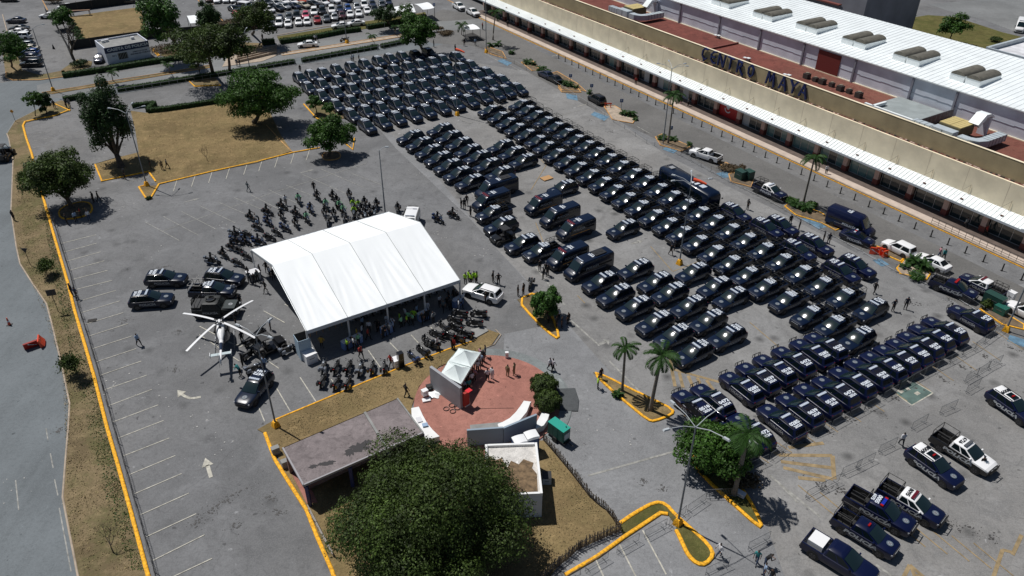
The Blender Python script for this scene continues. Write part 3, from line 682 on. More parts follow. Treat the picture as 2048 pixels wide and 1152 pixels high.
# ------------------------------------------------------------------ people
def skeleton(pose):
    """joint positions (x forward, y left, z up) for a 1.72 m figure"""
    J = {}
    def j(n, p, r): J[n] = (Vector(p), r)
    hip = 0.93; dx = 0.0; lean = 0.0
    legs = {'stand': ((0.02, 0.0, 0.06), (-0.02, 0.0, -0.04)), 'walk': ((0.16, 0.30, 0.0), (-0.10, -0.36, 0.0))}
    if pose in ('ride', 'sit'): hip = 0.98 if pose == 'ride' else 0.52
    if pose == 'bend': lean = 0.32
    j('pelvis', (0, 0, hip), 0.145); j('waist', (lean*0.3, 0, hip+0.16), 0.125); j('chest', (lean*0.75, 0, hip+0.36-lean*0.05), 0.155)
    j('neck', (lean*1.1+0.0, 0, hip+0.535-lean*0.15), 0.058); j('head', (lean*1.25+0.03, 0, hip+0.64-lean*0.2), 0.095); j('crown', (lean*1.35+0.01, 0, hip+0.745-lean*0.24), 0.088)
    for s, sy in (('l', 1), ('r', -1)):
        j('hip'+s, (0, sy*0.10, hip-0.06), 0.10)
        j('sh'+s, (lean*0.9, sy*0.19, hip+0.46-lean*0.1), 0.065)
        S = J['sh'+s][0]
        if pose == 'ride':
            j('knee'+s, (0.32, sy*0.24, hip-0.14), 0.075); j('ank'+s, (0.16, sy*0.24, hip-0.56), 0.048); j('toe'+s, (0.36, sy*0.25, hip-0.64), 0.04)
            j('elb'+s, (0.22, sy*0.34, hip+0.24), 0.043); j('wri'+s, (0.46, sy*0.36, hip+0.14), 0.03)
        elif pose == 'sit':
            j('knee'+s, (0.42, sy*0.13, hip-0.02), 0.075); j('ank'+s, (0.44, sy*0.12, 0.09), 0.048); j('toe'+s, (0.62, sy*0.13, 0.05), 0.04)
            j('elb'+s, (0.10, sy*0.27, hip+0.22), 0.043); j('wri'+s, (0.30, sy*0.14, hip+0.14), 0.03)
        elif pose == 'walk':
            f = sy; j('knee'+s, (0.16*f+0.06, sy*0.10, 0.50), 0.072); j('ank'+s, (0.30*f-0.02, sy*0.09, 0.09 if f > 0 else 0.14), 0.045); j('toe'+s, (0.30*f+0.17, sy*0.10, 0.045 if f > 0 else 0.05), 0.038)
            j('elb'+s, (-0.14*f, sy*0.26, hip+0.19), 0.043); j('wri'+s, (-0.10*f+0.12, sy*0.26, hip-0.03), 0.03)
        else:
            j('knee'+s, (0.02, sy*0.12, 0.50), 0.072); j('ank'+s, (-0.01, sy*0.13, 0.09), 0.045); j('toe'+s, (0.17, sy*0.16, 0.045), 0.038)
            if pose == 'akimbo': j('elb'+s, (-0.06, sy*0.40, hip+0.20), 0.043); j('wri'+s, (0.02, sy*0.22, hip+0.04), 0.03)
            elif pose in ('hold', 'bend'): j('elb'+s, (S.x+0.06, sy*0.25, hip+0.18-lean*0.2), 0.043); j('wri'+s, (S.x+0.28, sy*0.12, hip+0.20-lean*0.3), 0.03)
            else: j('elb'+s, (-0.02, sy*0.26, hip+0.19), 0.043); j('wri'+s, (0.03, sy*0.27, hip-0.06), 0.03)
        W = J['wri'+s][0]; E_ = J['elb'+s][0]; d = (W-E_).normalized()
        j('palm'+s, W + d*0.07, 0.034)
        side = d.cross(Vector((0, sy, 0))).normalized() if abs(d.y) < 0.9 else Vector((1, 0, 0))
        for k in range(4):
            o = side*((k-1.5)*0.024)
            j('fin%d%s' % (k, s), W + d*(0.165 - 0.012*abs(k-1.3)) + o + Vector((0, -sy*0.02, 0)), 0.010)
        j('thumb'+s, W + d*0.10 + side*0.06 + Vector((0, -sy*0.01, 0)), 0.012)
    Ed = [('pelvis', 'waist', 'top'), ('waist', 'chest', 'top'), ('chest', 'neck', 'top'), ('neck', 'head', 'skin'), ('head', 'crown', 'hair')]
    for s in 'lr':
        Ed += [('pelvis', 'hip'+s, 'bot'), ('hip'+s, 'knee'+s, 'bot'), ('knee'+s, 'ank'+s, 'bot'), ('ank'+s, 'toe'+s, 'shoe'),
               ('chest', 'sh'+s, 'top'), ('sh'+s, 'elb'+s, 'top'), ('elb'+s, 'wri'+s, 'skin'), ('wri'+s, 'palm'+s, 'skin'), ('palm'+s, 'thumb'+s, 'skin')]
        Ed += [('palm'+s, 'fin%d%s' % (k, s), 'skin') for k in range(4)]
    return J, Ed
_pose = {}; C_TMP = SKIN
def pose_mesh(pose):
    if pose in _pose: return _pose[pose]
    J, Ed = skeleton(pose); names = list(J); idx = {n: i for i, n in enumerate(names)}
    me = bpy.data.meshes.new('p'); me.from_pydata([J[n][0] for n in names], [(idx[a], idx[b]) for a, b, _ in Ed], [])
    o = bpy.data.objects.new('p', me); COL.objects.link(o)
    md = o.modifiers.new('s', 'SKIN'); md.use_smooth_shade = True
    for i, n in enumerate(names):
        sv = me.skin_vertices[0].data[i]; r = J[n][1]
        sv.radius = (r, r*1.25) if n in ('pelvis', 'waist', 'chest') else (r, r)
        sv.use_root = (n == 'pelvis')
    ms = o.modifiers.new('u', 'SUBSURF'); ms.levels = 1; ms.render_levels = 1
    bpy.context.view_layer.update()
    out = bpy.data.meshes.new_from_object(o.evaluated_get(bpy.context.evaluated_depsgraph_get()))
    bpy.data.objects.remove(o); out.materials.clear()
    for m in (C_TMP,)*5: out.materials.append(m)
    segs = [(J[a][0], J[b][0], t) for a, b, t in Ed]; key = {'top': 0, 'bot': 1, 'skin': 2, 'hair': 3, 'shoe': 4}
    H = J['head'][0]
    for p in out.polygons:
        c = Vector(p.center); best = None
        for a, b, t in segs:
            ab = b-a; u = max(0, min(1, (c-a).dot(ab)/ab.length_squared)); d = (a+ab*u-c).length
            if best is None or d < best[0]: best = (d, t)
        t = best[1]
        if t in ('hair', 'skin') and (c-H).length < 0.2:
            t = 'hair' if (c.z > H.z+0.06 or (c.x < H.x-0.02 and c.z > H.z-0.05)) else 'skin'
        p.material_index = key[t]
    _pose[pose] = out; return out
def nose_add(me, pose):
    return me
OUT = {}
def cloth(n, c, r=0.8): return mat('cloth_'+n, c, r)
C_NAVY = cloth('navy', (0.008, 0.011, 0.024)); C_BLACK = cloth('black', (0.006, 0.006, 0.007)); C_WHITE = cloth('white', (0.62, 0.62, 0.64)); C_LBLUE = cloth('light_blue', (0.28, 0.38, 0.52))
C_HIVIS = cloth('lime', (0.35, 0.62, 0.03)); C_GREEN = cloth('pale_green', (0.22, 0.5, 0.28)); C_RED = cloth('red', (0.35, 0.03, 0.02)); C_GREY = cloth('grey', (0.16, 0.17, 0.18)); C_KHAKI = cloth('khaki', (0.22, 0.17, 0.09))
C_TEAL = cloth('teal', (0.03, 0.22, 0.22)); C_JEAN = cloth('denim', (0.03, 0.05, 0.10)); C_CAMO = cloth('grey_camouflage', (0.09, 0.11, 0.12)); C_PINK = cloth('pink', (0.5, 0.25, 0.28)); C_YEL = cloth('ochre', (0.45, 0.28, 0.03))
CN = {'navy': C_NAVY, 'black': C_BLACK, 'white': C_WHITE, 'light blue': C_LBLUE, 'lime': C_HIVIS, 'pale green': C_GREEN, 'red': C_RED, 'grey': C_GREY, 'khaki': C_KHAKI, 'teal': C_TEAL, 'denim': C_JEAN, 'camouflage': C_CAMO, 'pink': C_PINK, 'ochre': C_YEL}
HELM = mat('black_helmet', (0.008, 0.008, 0.009), 0.25, coat=0.5)
def person(loc, rz, pose, top, bot, label, group=None, sc=1.0, head='hair', sleeves=False):
    k = (pose, top, bot, head, sleeves)
    if k not in OUT:
        src = pose_mesh(pose); me = src.copy(); mi_ = [p.material_index for p in src.polygons]; me.materials.clear()
        for m in (CN[top], CN[bot], CN[top] if sleeves else SKIN, HAIR, C_BLACK): me.materials.append(m)
        me.polygons.foreach_set('material_index', mi_)
        if sleeves:
            me.materials.append(SKIN)
            J = skeleton(pose)[0]; H = J['head'][0]
            for p in me.polygons:
                if p.material_index == 2:
                    c = Vector(p.center)
                    if (c-H).length < 0.2 or min((c-J['palml'][0]).length, (c-J['palmr'][0]).length) < 0.09: p.material_index = 5
        OUT[k] = me
    o = ob('person', OUT[k], None, loc, rz, sc); tag(o, label, 'person', group)
    H = skeleton(pose)[0]['head'][0] if ('H', pose) not in OUT else OUT[('H', pose)]; OUT[('H', pose)] = H
    if head == 'helmet':
        if 'helm' not in OUT:
            mb = MB(); mb.dome((0, 0, 0), 0.16, 0.14, 0.16, HELM, 12, 6, True); mb.box((0.10, 0, -0.01), (0.1, 0.2, 0.08), GLASS); OUT['helm'] = mb.mesh('helmet', 60)
        h = ob('helmet', OUT['helm'], o, (H.x, 0, H.z+0.05))
    elif head == 'cap':
        if 'cap' not in OUT:
            mb = MB(); mb.dome((0, 0, 0), 0.115, 0.105, 0.09, C_NAVY, 10, 3); mb.box((0.14, 0, 0.01), (0.12, 0.14, 0.015), C_NAVY); OUT['cap'] = mb.mesh('cap', 60)
        h = ob('cap', OUT['cap'], o, (H.x, 0, H.z+0.07))
    return o

# ------------------------------------------------------------------ plants
def leaf_mesh(name, pts, nrm, size, m, jitter=0.5, aspect=0.55):
    """one small bent leaf-shaped quad per point"""
    n = len(pts); pts = np.asarray(pts, float); nrm = np.asarray(nrm, float)
    d = nrm + RNG.normal(0, jitter, (n, 3)); d[:, 2] += 0.15; d /= np.linalg.norm(d, axis=1)[:, None]
    u = np.cross(d, RNG.normal(0, 1, (n, 3))); u /= np.linalg.norm(u, axis=1)[:, None]+1e-9; w = np.cross(d, u)
    s = size*RNG.uniform(0.55, 1.35, n)[:, None]; a = u*s; b = w*s*aspect
    V = np.empty((n, 4, 3)); V[:, 0] = pts - a; V[:, 1] = pts + b - d*s*0.12; V[:, 2] = pts + a; V[:, 3] = pts - b - d*s*0.12
    me = bpy.data.meshes.new(name); me.vertices.add(n*4); me.vertices.foreach_set('co', V.reshape(-1))
    me.loops.add(n*4); me.loops.foreach_set('vertex_index', np.arange(n*4)); me.polygons.add(n)
    me.polygons.foreach_set('loop_start', np.arange(0, n*4, 4)); me.polygons.foreach_set('loop_total', np.full(n, 4))
    me.materials.append(m); me.update(); me.validate(); return me
def blob_points(blobs, n, shell=0.45, flat=0.0):
    """random points in the outer part of a union of ellipsoids; blobs: (centre, radii)"""
    vol = np.array([b[1][0]*b[1][1] + b[1][1]*b[1][2] for b in blobs]); cnt = RNG.multinomial(n, vol/vol.sum()); P_, N_ = [], []
    for (c, r), k in zip(blobs, cnt):
        v = RNG.normal(0, 1, (k, 3)); v /= np.linalg.norm(v, axis=1)[:, None]
        v[:, 2] = np.where(v[:, 2] < -0.25, -v[:, 2]*0.6, v[:, 2])
        rad = 1 - shell*RNG.power(1.6, k)[:, None]*0 - shell*RNG.random((k, 1))**2
        rad = rad*(1 + 0.16*np.sin(v[:, :1]*9 + c[0]*3)*np.cos(v[:, 1:2]*8 + c[1]*2))
        P_.append(np.array(c) + v*np.array(r)*rad); N_.append(v)
    return np.concatenate(P_), np.concatenate(N_)
LEAF = {
 'dark': mat('dark_leaves', (0.024, 0.055, 0.013), 0.6, island=0.5, noise=(0.45, 0.5), trans=0.2, spec=0.3),
 'mid': mat('mid_leaves', (0.044, 0.105, 0.014), 0.6, island=0.45, noise=(0.35, 0.7), trans=0.25, spec=0.3),
 'olive': mat('olive_leaves', (0.045, 0.074, 0.013), 0.65, island=0.55, noise=(0.6, 0.45), trans=0.2, spec=0.3),
 'bright': mat('bright_leaves', (0.045, 0.11, 0.018), 0.55, island=0.4, noise=(0.3, 0.9), trans=0.25, spec=0.3),
 'hedge': mat('hedge_leaves', (0.028, 0.072, 0.012), 0.65, island=0.45, noise=(0.3, 1.2), trans=0.15, spec=0.25),
 'palm': mat('palm_leaves', (0.026, 0.068, 0.012), 0.65, island=0.4, trans=0.15, spec=0.25),
 'drygrass': mat('dry_grass_blades', (0.22, 0.17, 0.08), 0.9, island=0.45),
 'dry': mat('dry_leaves', (0.10, 0.07, 0.035), 0.8, island=0.4, trans=0.1),
}
def tree(label, base, crown_c, rad, leaf='dark', n=9000, size=0.17, blobs=14, group=None, trunk_r=0.28, name='tree', shell=0.5, squash=0.75, spread=0.62, limbs=None, seed=1, low=0.75):
    R = random.Random(seed); b = Vector(base); c = Vector(crown_c); t = thing(name, label, 'tree', b, 0, group); lc = c - b
    bl = []
    kk = 1.0 if blobs < 12 else 0.86 if blobs < 30 else 0.7
    for i in range(blobs):
        zz = 1 - (i+0.5)/blobs*(1+low); a = i*2.39996 + R.random()*0.5; q = sqrt(max(0, 1-zz*zz)); f = R.uniform(0.46, 0.80)
        s = R.uniform(0.26, 0.48)*kk
        bl.append(((lc.x + rad[0]*q*f*cos(a), lc.y + rad[1]*q*f*sin(a), lc.z + rad[2]*zz*f), (rad[0]*s, rad[1]*s, rad[2]*s*1.05)))
    bl.append(((lc.x, lc.y, lc.z), (rad[0]*0.6, rad[1]*0.6, rad[2]*0.55)))
    mb = MB()
    top = Vector((lc.x*0.55, lc.y*0.55, max(0.8, lc.z - rad[2]*0.75)))
    mb.tube([(0, 0, -0.05), (0, 0, 0.25), top*0.5 + Vector((0.08, -0.05, 0)), top], [trunk_r*1.7, trunk_r*1.1, trunk_r*0.9, trunk_r*0.75], BARK, 8)
    for cc, rr in bl[::max(1, len(bl)//(limbs or 7))]:
        e = Vector(cc); m_ = top.lerp(e, 0.5) + Vector((R.uniform(-.2, .2), R.uniform(-.2, .2), 0.25))
        mb.tube([top - Vector((0, 0, 0.1)), m_, e], [trunk_r*0.55, trunk_r*0.3, trunk_r*0.1], BARK, 5)
    part('trunk', mb, t, 60)
    pts, nr = blob_points(bl, n, shell)
    part('crown', leaf_mesh('crown', pts, nr, size, LEAF[leaf]), t)
    return t
def bare_tree(label, base, h, r, group=None, seed=3, leaves=0, name='bare_tree'):
    R = random.Random(seed); t = thing(name, label, 'tree', base, 0, group); mb = MB(); ends = []
    def grow(p, d, L, rr, k):
        q = p + d*L; mb.tube([p, p.lerp(q, 0.5) + Vector((R.uniform(-1, 1), R.uniform(-1, 1), 0))*L*0.06, q], [rr, rr*0.8, rr*0.62], BARK, 5 if k < 2 else 3)
        if k >= 5: ends.append(q); return
        for _ in range(3 if k < 3 else 2):
            dd = (d + Vector((R.uniform(-1, 1), R.uniform(-1, 1), R.uniform(-0.25, 0.6)))*0.75).normalized(); grow(q, dd, L*R.uniform(0.6, 0.85), rr*0.6, k+1)
    grow(Vector((0, 0, -0.05)), Vector((0, 0, 1)), h*0.28, r, 0); part('trunk', mb, t, 60)
    if leaves:
        pp = []
        for e in ends:
            for _ in range(leaves): pp.append((e.x+R.gauss(0, .3), e.y+R.gauss(0, .3), e.z+R.gauss(0, .25)))
        part('crown', leaf_mesh('crown', np.array(pp), np.zeros((len(pp), 3))+0.01, 0.11, LEAF['olive']), t)
    return t
def palm(label, base, top, fl=2.4, nf=15, group=None, tr=0.16, seed=1, droop=0.55, name='palm_tree', cat='palm', leaf='palm'):
    R = random.Random(seed); b = Vector(base); tp = Vector(top) - b; t = thing(name, label, cat, b, 0, group)
    mb = MB(); n = 8; mb.tube([(tp.x*(i/n)**1.3, tp.y*(i/n)**1.3, tp.z*i/n - 0.03) for i in range(n+1)], [tr*1.45] + [tr*(1.1-0.35*i/n) for i in range(1, n+1)], PBARK, 8)
    part('trunk', mb, t, 60)
    f = MB(); L = LEAF[leaf]
    for k in range(nf):
        a = 2*pi*k/nf*1.618*2; el = R.uniform(-0.15, 1.15); ll = fl*R.uniform(0.8, 1.1); d = Vector((cos(a), sin(a), 0)); pts = []
        m = 9; p = tp.copy(); e = el
        for i in range(m+1):
            pts.append(p.copy()); p = p + (d*cos(e) + Vector((0, 0, sin(e))))*(ll/m); e -= (droop + 0.12*i*droop*0.7)*1.6/m*1.7
        f.tube(pts, [0.03] + [0.012]*m, L, 3, caps=False)
        for i in range(1, m+1):
            for h_ in (0, 0.33, 0.67):
                q = pts[i-1].lerp(pts[i], 1-h_); dr = (pts[i]-pts[i-1]).normalized(); w = 0.42*fl/2.4*sin(pi*min(1, (i-h_+0.8)/(m+1.2)))**0.7
                for sy in (1, -1):
                    s = dr.cross(Vector((0, 0, 1))).normalized()*sy
                    tipv = q + (s*0.8 + dr*0.65 - Vector((0, 0, 0.42 + 0.25*R.random())))*w*1.5; md_ = q.lerp(tipv, 0.55)
                    f.add([q - dr*0.02, md_ - dr*0.055, tipv, md_ + dr*0.055], [(0,1,2,3)], L)
    part('fronds', f, t)
    return t
def shrub(label, base, rx, ry, h, leaf='mid', n=900, size=0.1, group=None, name='shrub', cat='shrub', seed=1, ball=False):
    R = random.Random(seed); t = thing(name, label, cat, base, 0, group)
    if ball: bl = [((0, 0, h*0.52), (rx, ry, h*0.5))]
    else: bl = [((R.uniform(-.5, .5)*rx, R.uniform(-.5, .5)*ry, h*R.uniform(0.35, 0.6)), (rx*0.55, ry*0.55, h*0.42)) for _ in range(6)]
    if n > 60:
        pts, nr = blob_points(bl, n, 0.25 if ball else 0.6); part('foliage', leaf_mesh('foliage', pts, nr, size, LEAF[leaf]), t)
    mb = MB()
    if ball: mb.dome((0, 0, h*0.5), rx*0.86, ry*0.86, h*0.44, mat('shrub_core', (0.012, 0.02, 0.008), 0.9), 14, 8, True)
    for k in range(5): a = 2*pi*k/5; mb.tube([(0, 0, 0), (cos(a)*rx*0.4, sin(a)*ry*0.4, h*0.6)], [0.04, 0.015], BARK, 4)
    part('stem', mb, t, 60)
    return t
def hedge(label, pts, w, h, group, n_per_m=110, posts=False, leaf='hedge', inst=0):
    """pts: ground points along the hedge centre line"""
    pts = [Vector(p) for p in pts]; c = pts[0]; t = thing('hedge', label, 'hedge', c, 0, group); core = MB(); LP, LN = [], []
    for a, b in zip(pts[:-1], pts[1:]):
        a = a-c; b = b-c; d = (b-a); L = d.length; d.normalize(); s = Vector((-d.y, d.x, 0)); rz = atan2(d.y, d.x); mid = (a+b)/2
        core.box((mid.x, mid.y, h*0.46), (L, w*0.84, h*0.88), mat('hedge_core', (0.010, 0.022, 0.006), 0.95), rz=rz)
        n = int(L*n_per_m)
        u = RNG.random(n)*L; q = RNG.random(n)
        top = q < 0.5; side = np.where(RNG.random(n) < 0.5, -1, 1)
        off = np.where(top, RNG.uniform(-w/2, w/2, n), side*w/2); z = np.where(top, h + RNG.normal(0, 0.05, n), RNG.uniform(0.05, h, n))
        LP.append(np.stack([a.x + d.x*u + s.x*off, a.y + d.y*u + s.y*off, z], 1)); LN.append(np.stack([s.x*off*2, s.y*off*2, np.where(top, 1.0, 0.1)], 1))
    part('hedge_core', core, t); part('foliage', leaf_mesh('foliage', np.concatenate(LP), np.concatenate(LN), 0.12, LEAF[leaf]), t)
    return t
# ------------------------------------------------------------------ ground, roads, lawns
A_LEFT = ground_mat('asphalt_lot', (0.142, 0.143, 0.146), stain=0.45, light=0.42, seed=1, warm_amt=0.3, spots=0.5)
A_RIGHT = ground_mat('worn_concrete_lot', (0.19, 0.189, 0.187), stain=0.5, light=0.42, seed=5, warm=(0.24, 0.17, 0.09), warm_amt=0.22, spots=0.75)
A_LANE = ground_mat('pale_lane', (0.19, 0.192, 0.196), stain=0.36, light=0.35, seed=9, warm_amt=0.12)
A_ROAD = ground_mat('blue_grey_road', (0.128, 0.142, 0.150), stain=0.2, light=0.2, seed=3, cracks=False, warm_amt=0.0, streak=-25)
A_MALL = ground_mat('mall_road_asphalt', (0.125, 0.122, 0.118), stain=0.25, light=0.25, seed=7, warm_amt=0.2)
A_TOP = ground_mat('upper_road_asphalt', (0.17, 0.175, 0.175), stain=0.2, light=0.2, seed=11, warm_amt=0.1)
PLAZA = ground_mat('red_stamped_concrete', (0.31, 0.135, 0.105), stain=0.65, warm=(0.25, 0.16, 0.13), light=0.3, seed=13, cracks=False, warm_amt=0.5, sc=2.5)
GR_DRY = grass_mat('dry_grass', (0.275, 0.20, 0.10), (0.12, 0.12, 0.045), 1, 0.25)
GR_MIX = grass_mat('patchy_grass', (0.25, 0.19, 0.11), (0.10, 0.11, 0.04), 4, 0.7)
GR_OLV = grass_mat('olive_grass', (0.15, 0.135, 0.05), (0.06, 0.08, 0.02), 6, 0.6)

def xy(p): return (p[0], p[1])
def gpoly(name, pts, z, m, z0=None):
    mb = MB(); w_ = [xy(at(*p)) for p in pts]
    if z0 is None:
        a = sum(w_[i][0]*w_[(i+1) % len(w_)][1] - w_[(i+1) % len(w_)][0]*w_[i][1] for i in range(len(w_)))
        if a < 0: w_ = w_[::-1]
        mb.add([(x, y, z) for x, y in w_], [tuple(range(len(w_)))], m)
    else: mb.prism(w_, z0, z, m)
    return struct(name, mb)
mb = MB(); mb.add([(-2500, -2500, 0), (2500, -2500, 0), (2500, 3500, 0), (-2500, 3500, 0)], [(0,1,2,3)], A_LEFT); struct('ground', mb)
gpoly('pavement', P('745,250 880,240 985,262 1180,470 1420,700 2300,500 2500,1400 1380,1420 1140,1150 1000,905 1010,668 1140,640 1050,560 940,440 790,300'), 0.004, A_LANE)
gpoly('pavement', P('770,262 905,120 1100,150 1335,310 1560,420 2010,655 2300,830 2500,1500 1700,1500 1540,1050 1415,800 1290,815 1220,740 1130,640 1000,505 880,365'), 0.008, A_RIGHT)
gpoly('road', P('880,20 1000,40 1060,95 2100,590 2500,800 2500,1050 2010,660 1850,556 1590,428 1340,290 1160,205 1000,115 940,92 860,88 800,60'), 0.012, A_MALL)
gpoly('road', P('-400,560 -300,230 60,165 250,160 540,105 860,50 880,90 840,100 540,140 240,195 120,215 60,240 28,255 14,275 22,340 25,433 36,503 64,575 94,618 105,658 125,738 142,816 140,863 136,914 130,1004 142,1064 160,1151 185,1300 -400,1300'), 0.004, A_ROAD)
gpoly('road', P('120,168 400,130 560,98 720,74 870,45 1000,35 1000,60 880,62 800,88 600,118 500,140 240,180 120,205 70,205 70,180'), 0.016, A_TOP)

def kerb(path, w=0.34, h=0.15, m=KERB, z=0.0, closed=False, world_pts=False):
    pts = [Vector(xy(p) if world_pts else xy(at(*p))) for p in path]
    n = len(pts); L, R_ = [], []; w *= 0.78
    for i in range(n):
        a = pts[i-1] if (i > 0 or closed) else None; b = pts[(i+1) % n] if (i < n-1 or closed) else None
        d = Vector((0, 0))
        if a is not None: d += (pts[i]-a).normalized()
        if b is not None: d += (b-pts[i]).normalized()
        if d.length < 1e-6: d = Vector((1, 0))
        d.normalize(); s = Vector((-d.y, d.x)); k = 1.0
        if a is not None and b is not None: k = 1/max(0.5, abs(d.dot((b-pts[i]).normalized())))
        L.append(pts[i]+s*w/2*k); R_.append(pts[i]-s*w/2*k)
    mb = MB(); b_ = 0.25
    rings = [[(l.x, l.y, z-0.02), (l.lerp(r, .02).x, l.lerp(r, .02).y, z+h*0.75), (l.lerp(r, b_).x, l.lerp(r, b_).y, z+h), (l.lerp(r, 1-b_).x, l.lerp(r, 1-b_).y, z+h), (l.lerp(r, .98).x, l.lerp(r, .98).y, z+h*0.75), (r.x, r.y, z-0.02)] for l, r in zip(L, R_)]
    if closed: rings.append(rings[0])
    mb.loft(rings, m, cap=not closed); return struct('kerb', mb, 30)
def smooth_path(pts, k=2, closed=False):
    for _ in range(k):
        q = []; n = len(pts)
        for i in range(n if closed else n-1):
            a, b = pts[i], pts[(i+1) % n]; q += [(a[0]*.75+b[0]*.25, a[1]*.75+b[1]*.25), (a[0]*.25+b[0]*.75, a[1]*.25+b[1]*.75)]
        pts = q if closed else [pts[0]] + q[1:-1] + [pts[-1]]
    return pts
def line(a, b, w=0.10, m=LINEW, z=0.024, name='road_marking'):
    LINES.setdefault((m.name, z), []).append((at(*a), at(*b), w))
LINES = {}
# western verge between the road and the lot
gpoly('verge', P('11,278 27,252 62,234 87,220 120,210 137,220 137,231 108,241 45,256 53,300 62,320 82,395 110,490 136,575 150,630 172,701 190,761 217,863 240,939 265,1026 300,1151 340,1300 190,1300 160,1151 142,1064 130,1004 136,914 140,863 142,816 125,738 105,658 94,618 64,575 40,538 32,503 21,433 24,333 15,288'), 0.09, GR_MIX, 0.0)
kerb(P('137,229 107,241 47,254 43,262 50,287 61,317 82,395 110,490 136,575 150,630 172,701 190,761 217,863 240,939 265,1026 300,1151 345,1300'), 0.42, 0.2)
kerb(P('137,231 107,218'), 0.3, 0.18)
kerb(P('11,278 27,252 62,234 87,220 120,210'), 0.2, 0.12, CONC); kerb(P('11,278 15,288 24,333 21,433 32,503 40,538 64,575 94,618 105,658 125,738 142,816 140,863 136,914 130,1004 142,1064 160,1151 190,1300'), 0.22, 0.13, KERBP)
# big lawn with the trees
gpoly('lawn', P('258,230 290,234 440,210 520,197 560,278 581,307 512,331 420,350 312,378 310,371 295,350 202,370 186,338 240,322 275,313 268,270'), 0.10, GR_DRY, 0.0)
kerb(P('637,300 583,310 512,329 420,350 316,376 300,404 290,404 276,382'), 0.34, 0.17); kerb(P('276,382 288,379'), .3, .17)
gpoly('lawn', P('276,382 290,402 300,402 314,378'), 0.08, GR_DRY, 0.0)
kerb(P('188,338 202,371 295,351 310,371'), 0.32, 0.17); kerb(P('186,337 240,320'), 0.2, 0.12, CONC)
kerb(P('530,256 562,290 581,308'), 0.24, 0.12, KERBO)
kerb(P('604,213 630,241 652,250 664,244'), 0.32, 0.17); gpoly('lawn', P('608,212 630,238 655,246 690,240 665,228 640,214'), 0.1, GR_MIX, 0.0)
kerb(P('684,288 703,303 706,280'), 0.3, 0.17)
gpoly('tree_bed', smooth_path(P('640,310 676,306 680,322 645,326'), 2, True), 0.08, SOIL, 0.0); kerb(smooth_path(P('640,310 676,306 680,322 645,326'), 2, True), 0.22, 0.14, KERBO, closed=True)
kerb(P('375,170 386,180 438,177', 1), .3, .17); gpoly('lawn', P('378,168 386,178 438,176 425,160'), 0.1, GR_MIX, 0)
# island with the round-crowned tree
isl = smooth_path(P('114,425 121,452 186,438 178,408'), 2, True); gpoly('tree_bed', isl, 0.1, SOIL, 0.0); kerb(isl, 0.3, 0.17, closed=True)
# lawn south of the tent
gpoly('lawn', P('518,865 549,847 640,808 730,769 820,731 944,684 975,660 1000,668 985,690 960,705 880,735 840,775 826,815 832,840 797,800 569,901 556,918 531,872'), 0.08, GR_DRY, 0.0)
kerb(P('549,847 640,808 730,769 820,731 900,700 944,685'), 0.26, 0.15, KERBO if False else KERB); kerb(P('972,697 990,690 1003,671 992,660'), 0.12, 0.1, KERBP)
gpoly('slab', P('942,662 968,656 978,664 950,680'), 0.18, CONC, 0.0)
kerb(P('533,872 553,924 585,975 617,1024 640,1080 668,1142 690,1200'), 0.42, 0.2)
gpoly('lawn', P('553,905 1090,881 1146,946 1184,994 1216,1019 1246,1056 1159,1099 1119,1134 1080,1190 700,1260 668,1142 617,1024 580,960'), 0.06, GR_DRY, 0.0)
gpoly('path', P('578,935 600,930 640,1010 618,1012'), 0.09, PLAZA, 0.0)
# kerbed islands, lower right
k1 = P('1136,1150 1200,1112 1254,1072 1325,1024 1340,1026')
kerb(k1, 0.42, 0.2); kerb(smooth_path(P('1241,1048 1275,1024 1314,1002 1336,1006 1356,1029 1388,1056 1424,1089 1432,1108 1416,1126 1399,1125 1381,1108 1368,1080 1357,1058'), 1), 0.42, 0.2)
gpoly('lawn', P('1241,1048 1275,1024 1314,1002 1336,1006 1356,1029 1357,1050 1340,1026 1325,1024 1254,1072'), 0.09, GR_OLV, 0.0)
gpoly('lawn', P('1356,1032 1388,1056 1424,1089 1430,1108 1416,1125 1399,1124 1381,1108 1368,1080 1357,1058'), 0.09, GR_OLV, 0.0)
tri = P('1188,744 1214,752 1260,775 1304,795 1349,817 1346,827 1311,841 1298,838 1260,808 1220,775')
gpoly('lawn', tri, 0.09, GR_DRY, 0.0); kerb(smooth_path(tri, 1, True), 0.34, 0.18, closed=True)
bi = P('1035,600 1074,584 1100,620 1120,672 1112,677 1070,640')
gpoly('lawn', bi, 0.09, GR_MIX, 0.0); kerb(smooth_path(bi, 1, True), 0.36, 0.18, closed=True)
rt = P('1384,912 1390,906 1459,939 1500,990 1528,1044 1522,1050 1470,1004 1410,950')
gpoly('lawn', rt, 0.09, GR_OLV, 0.0); kerb(smooth_path(rt, 1, True), 0.40, 0.2, closed=True)
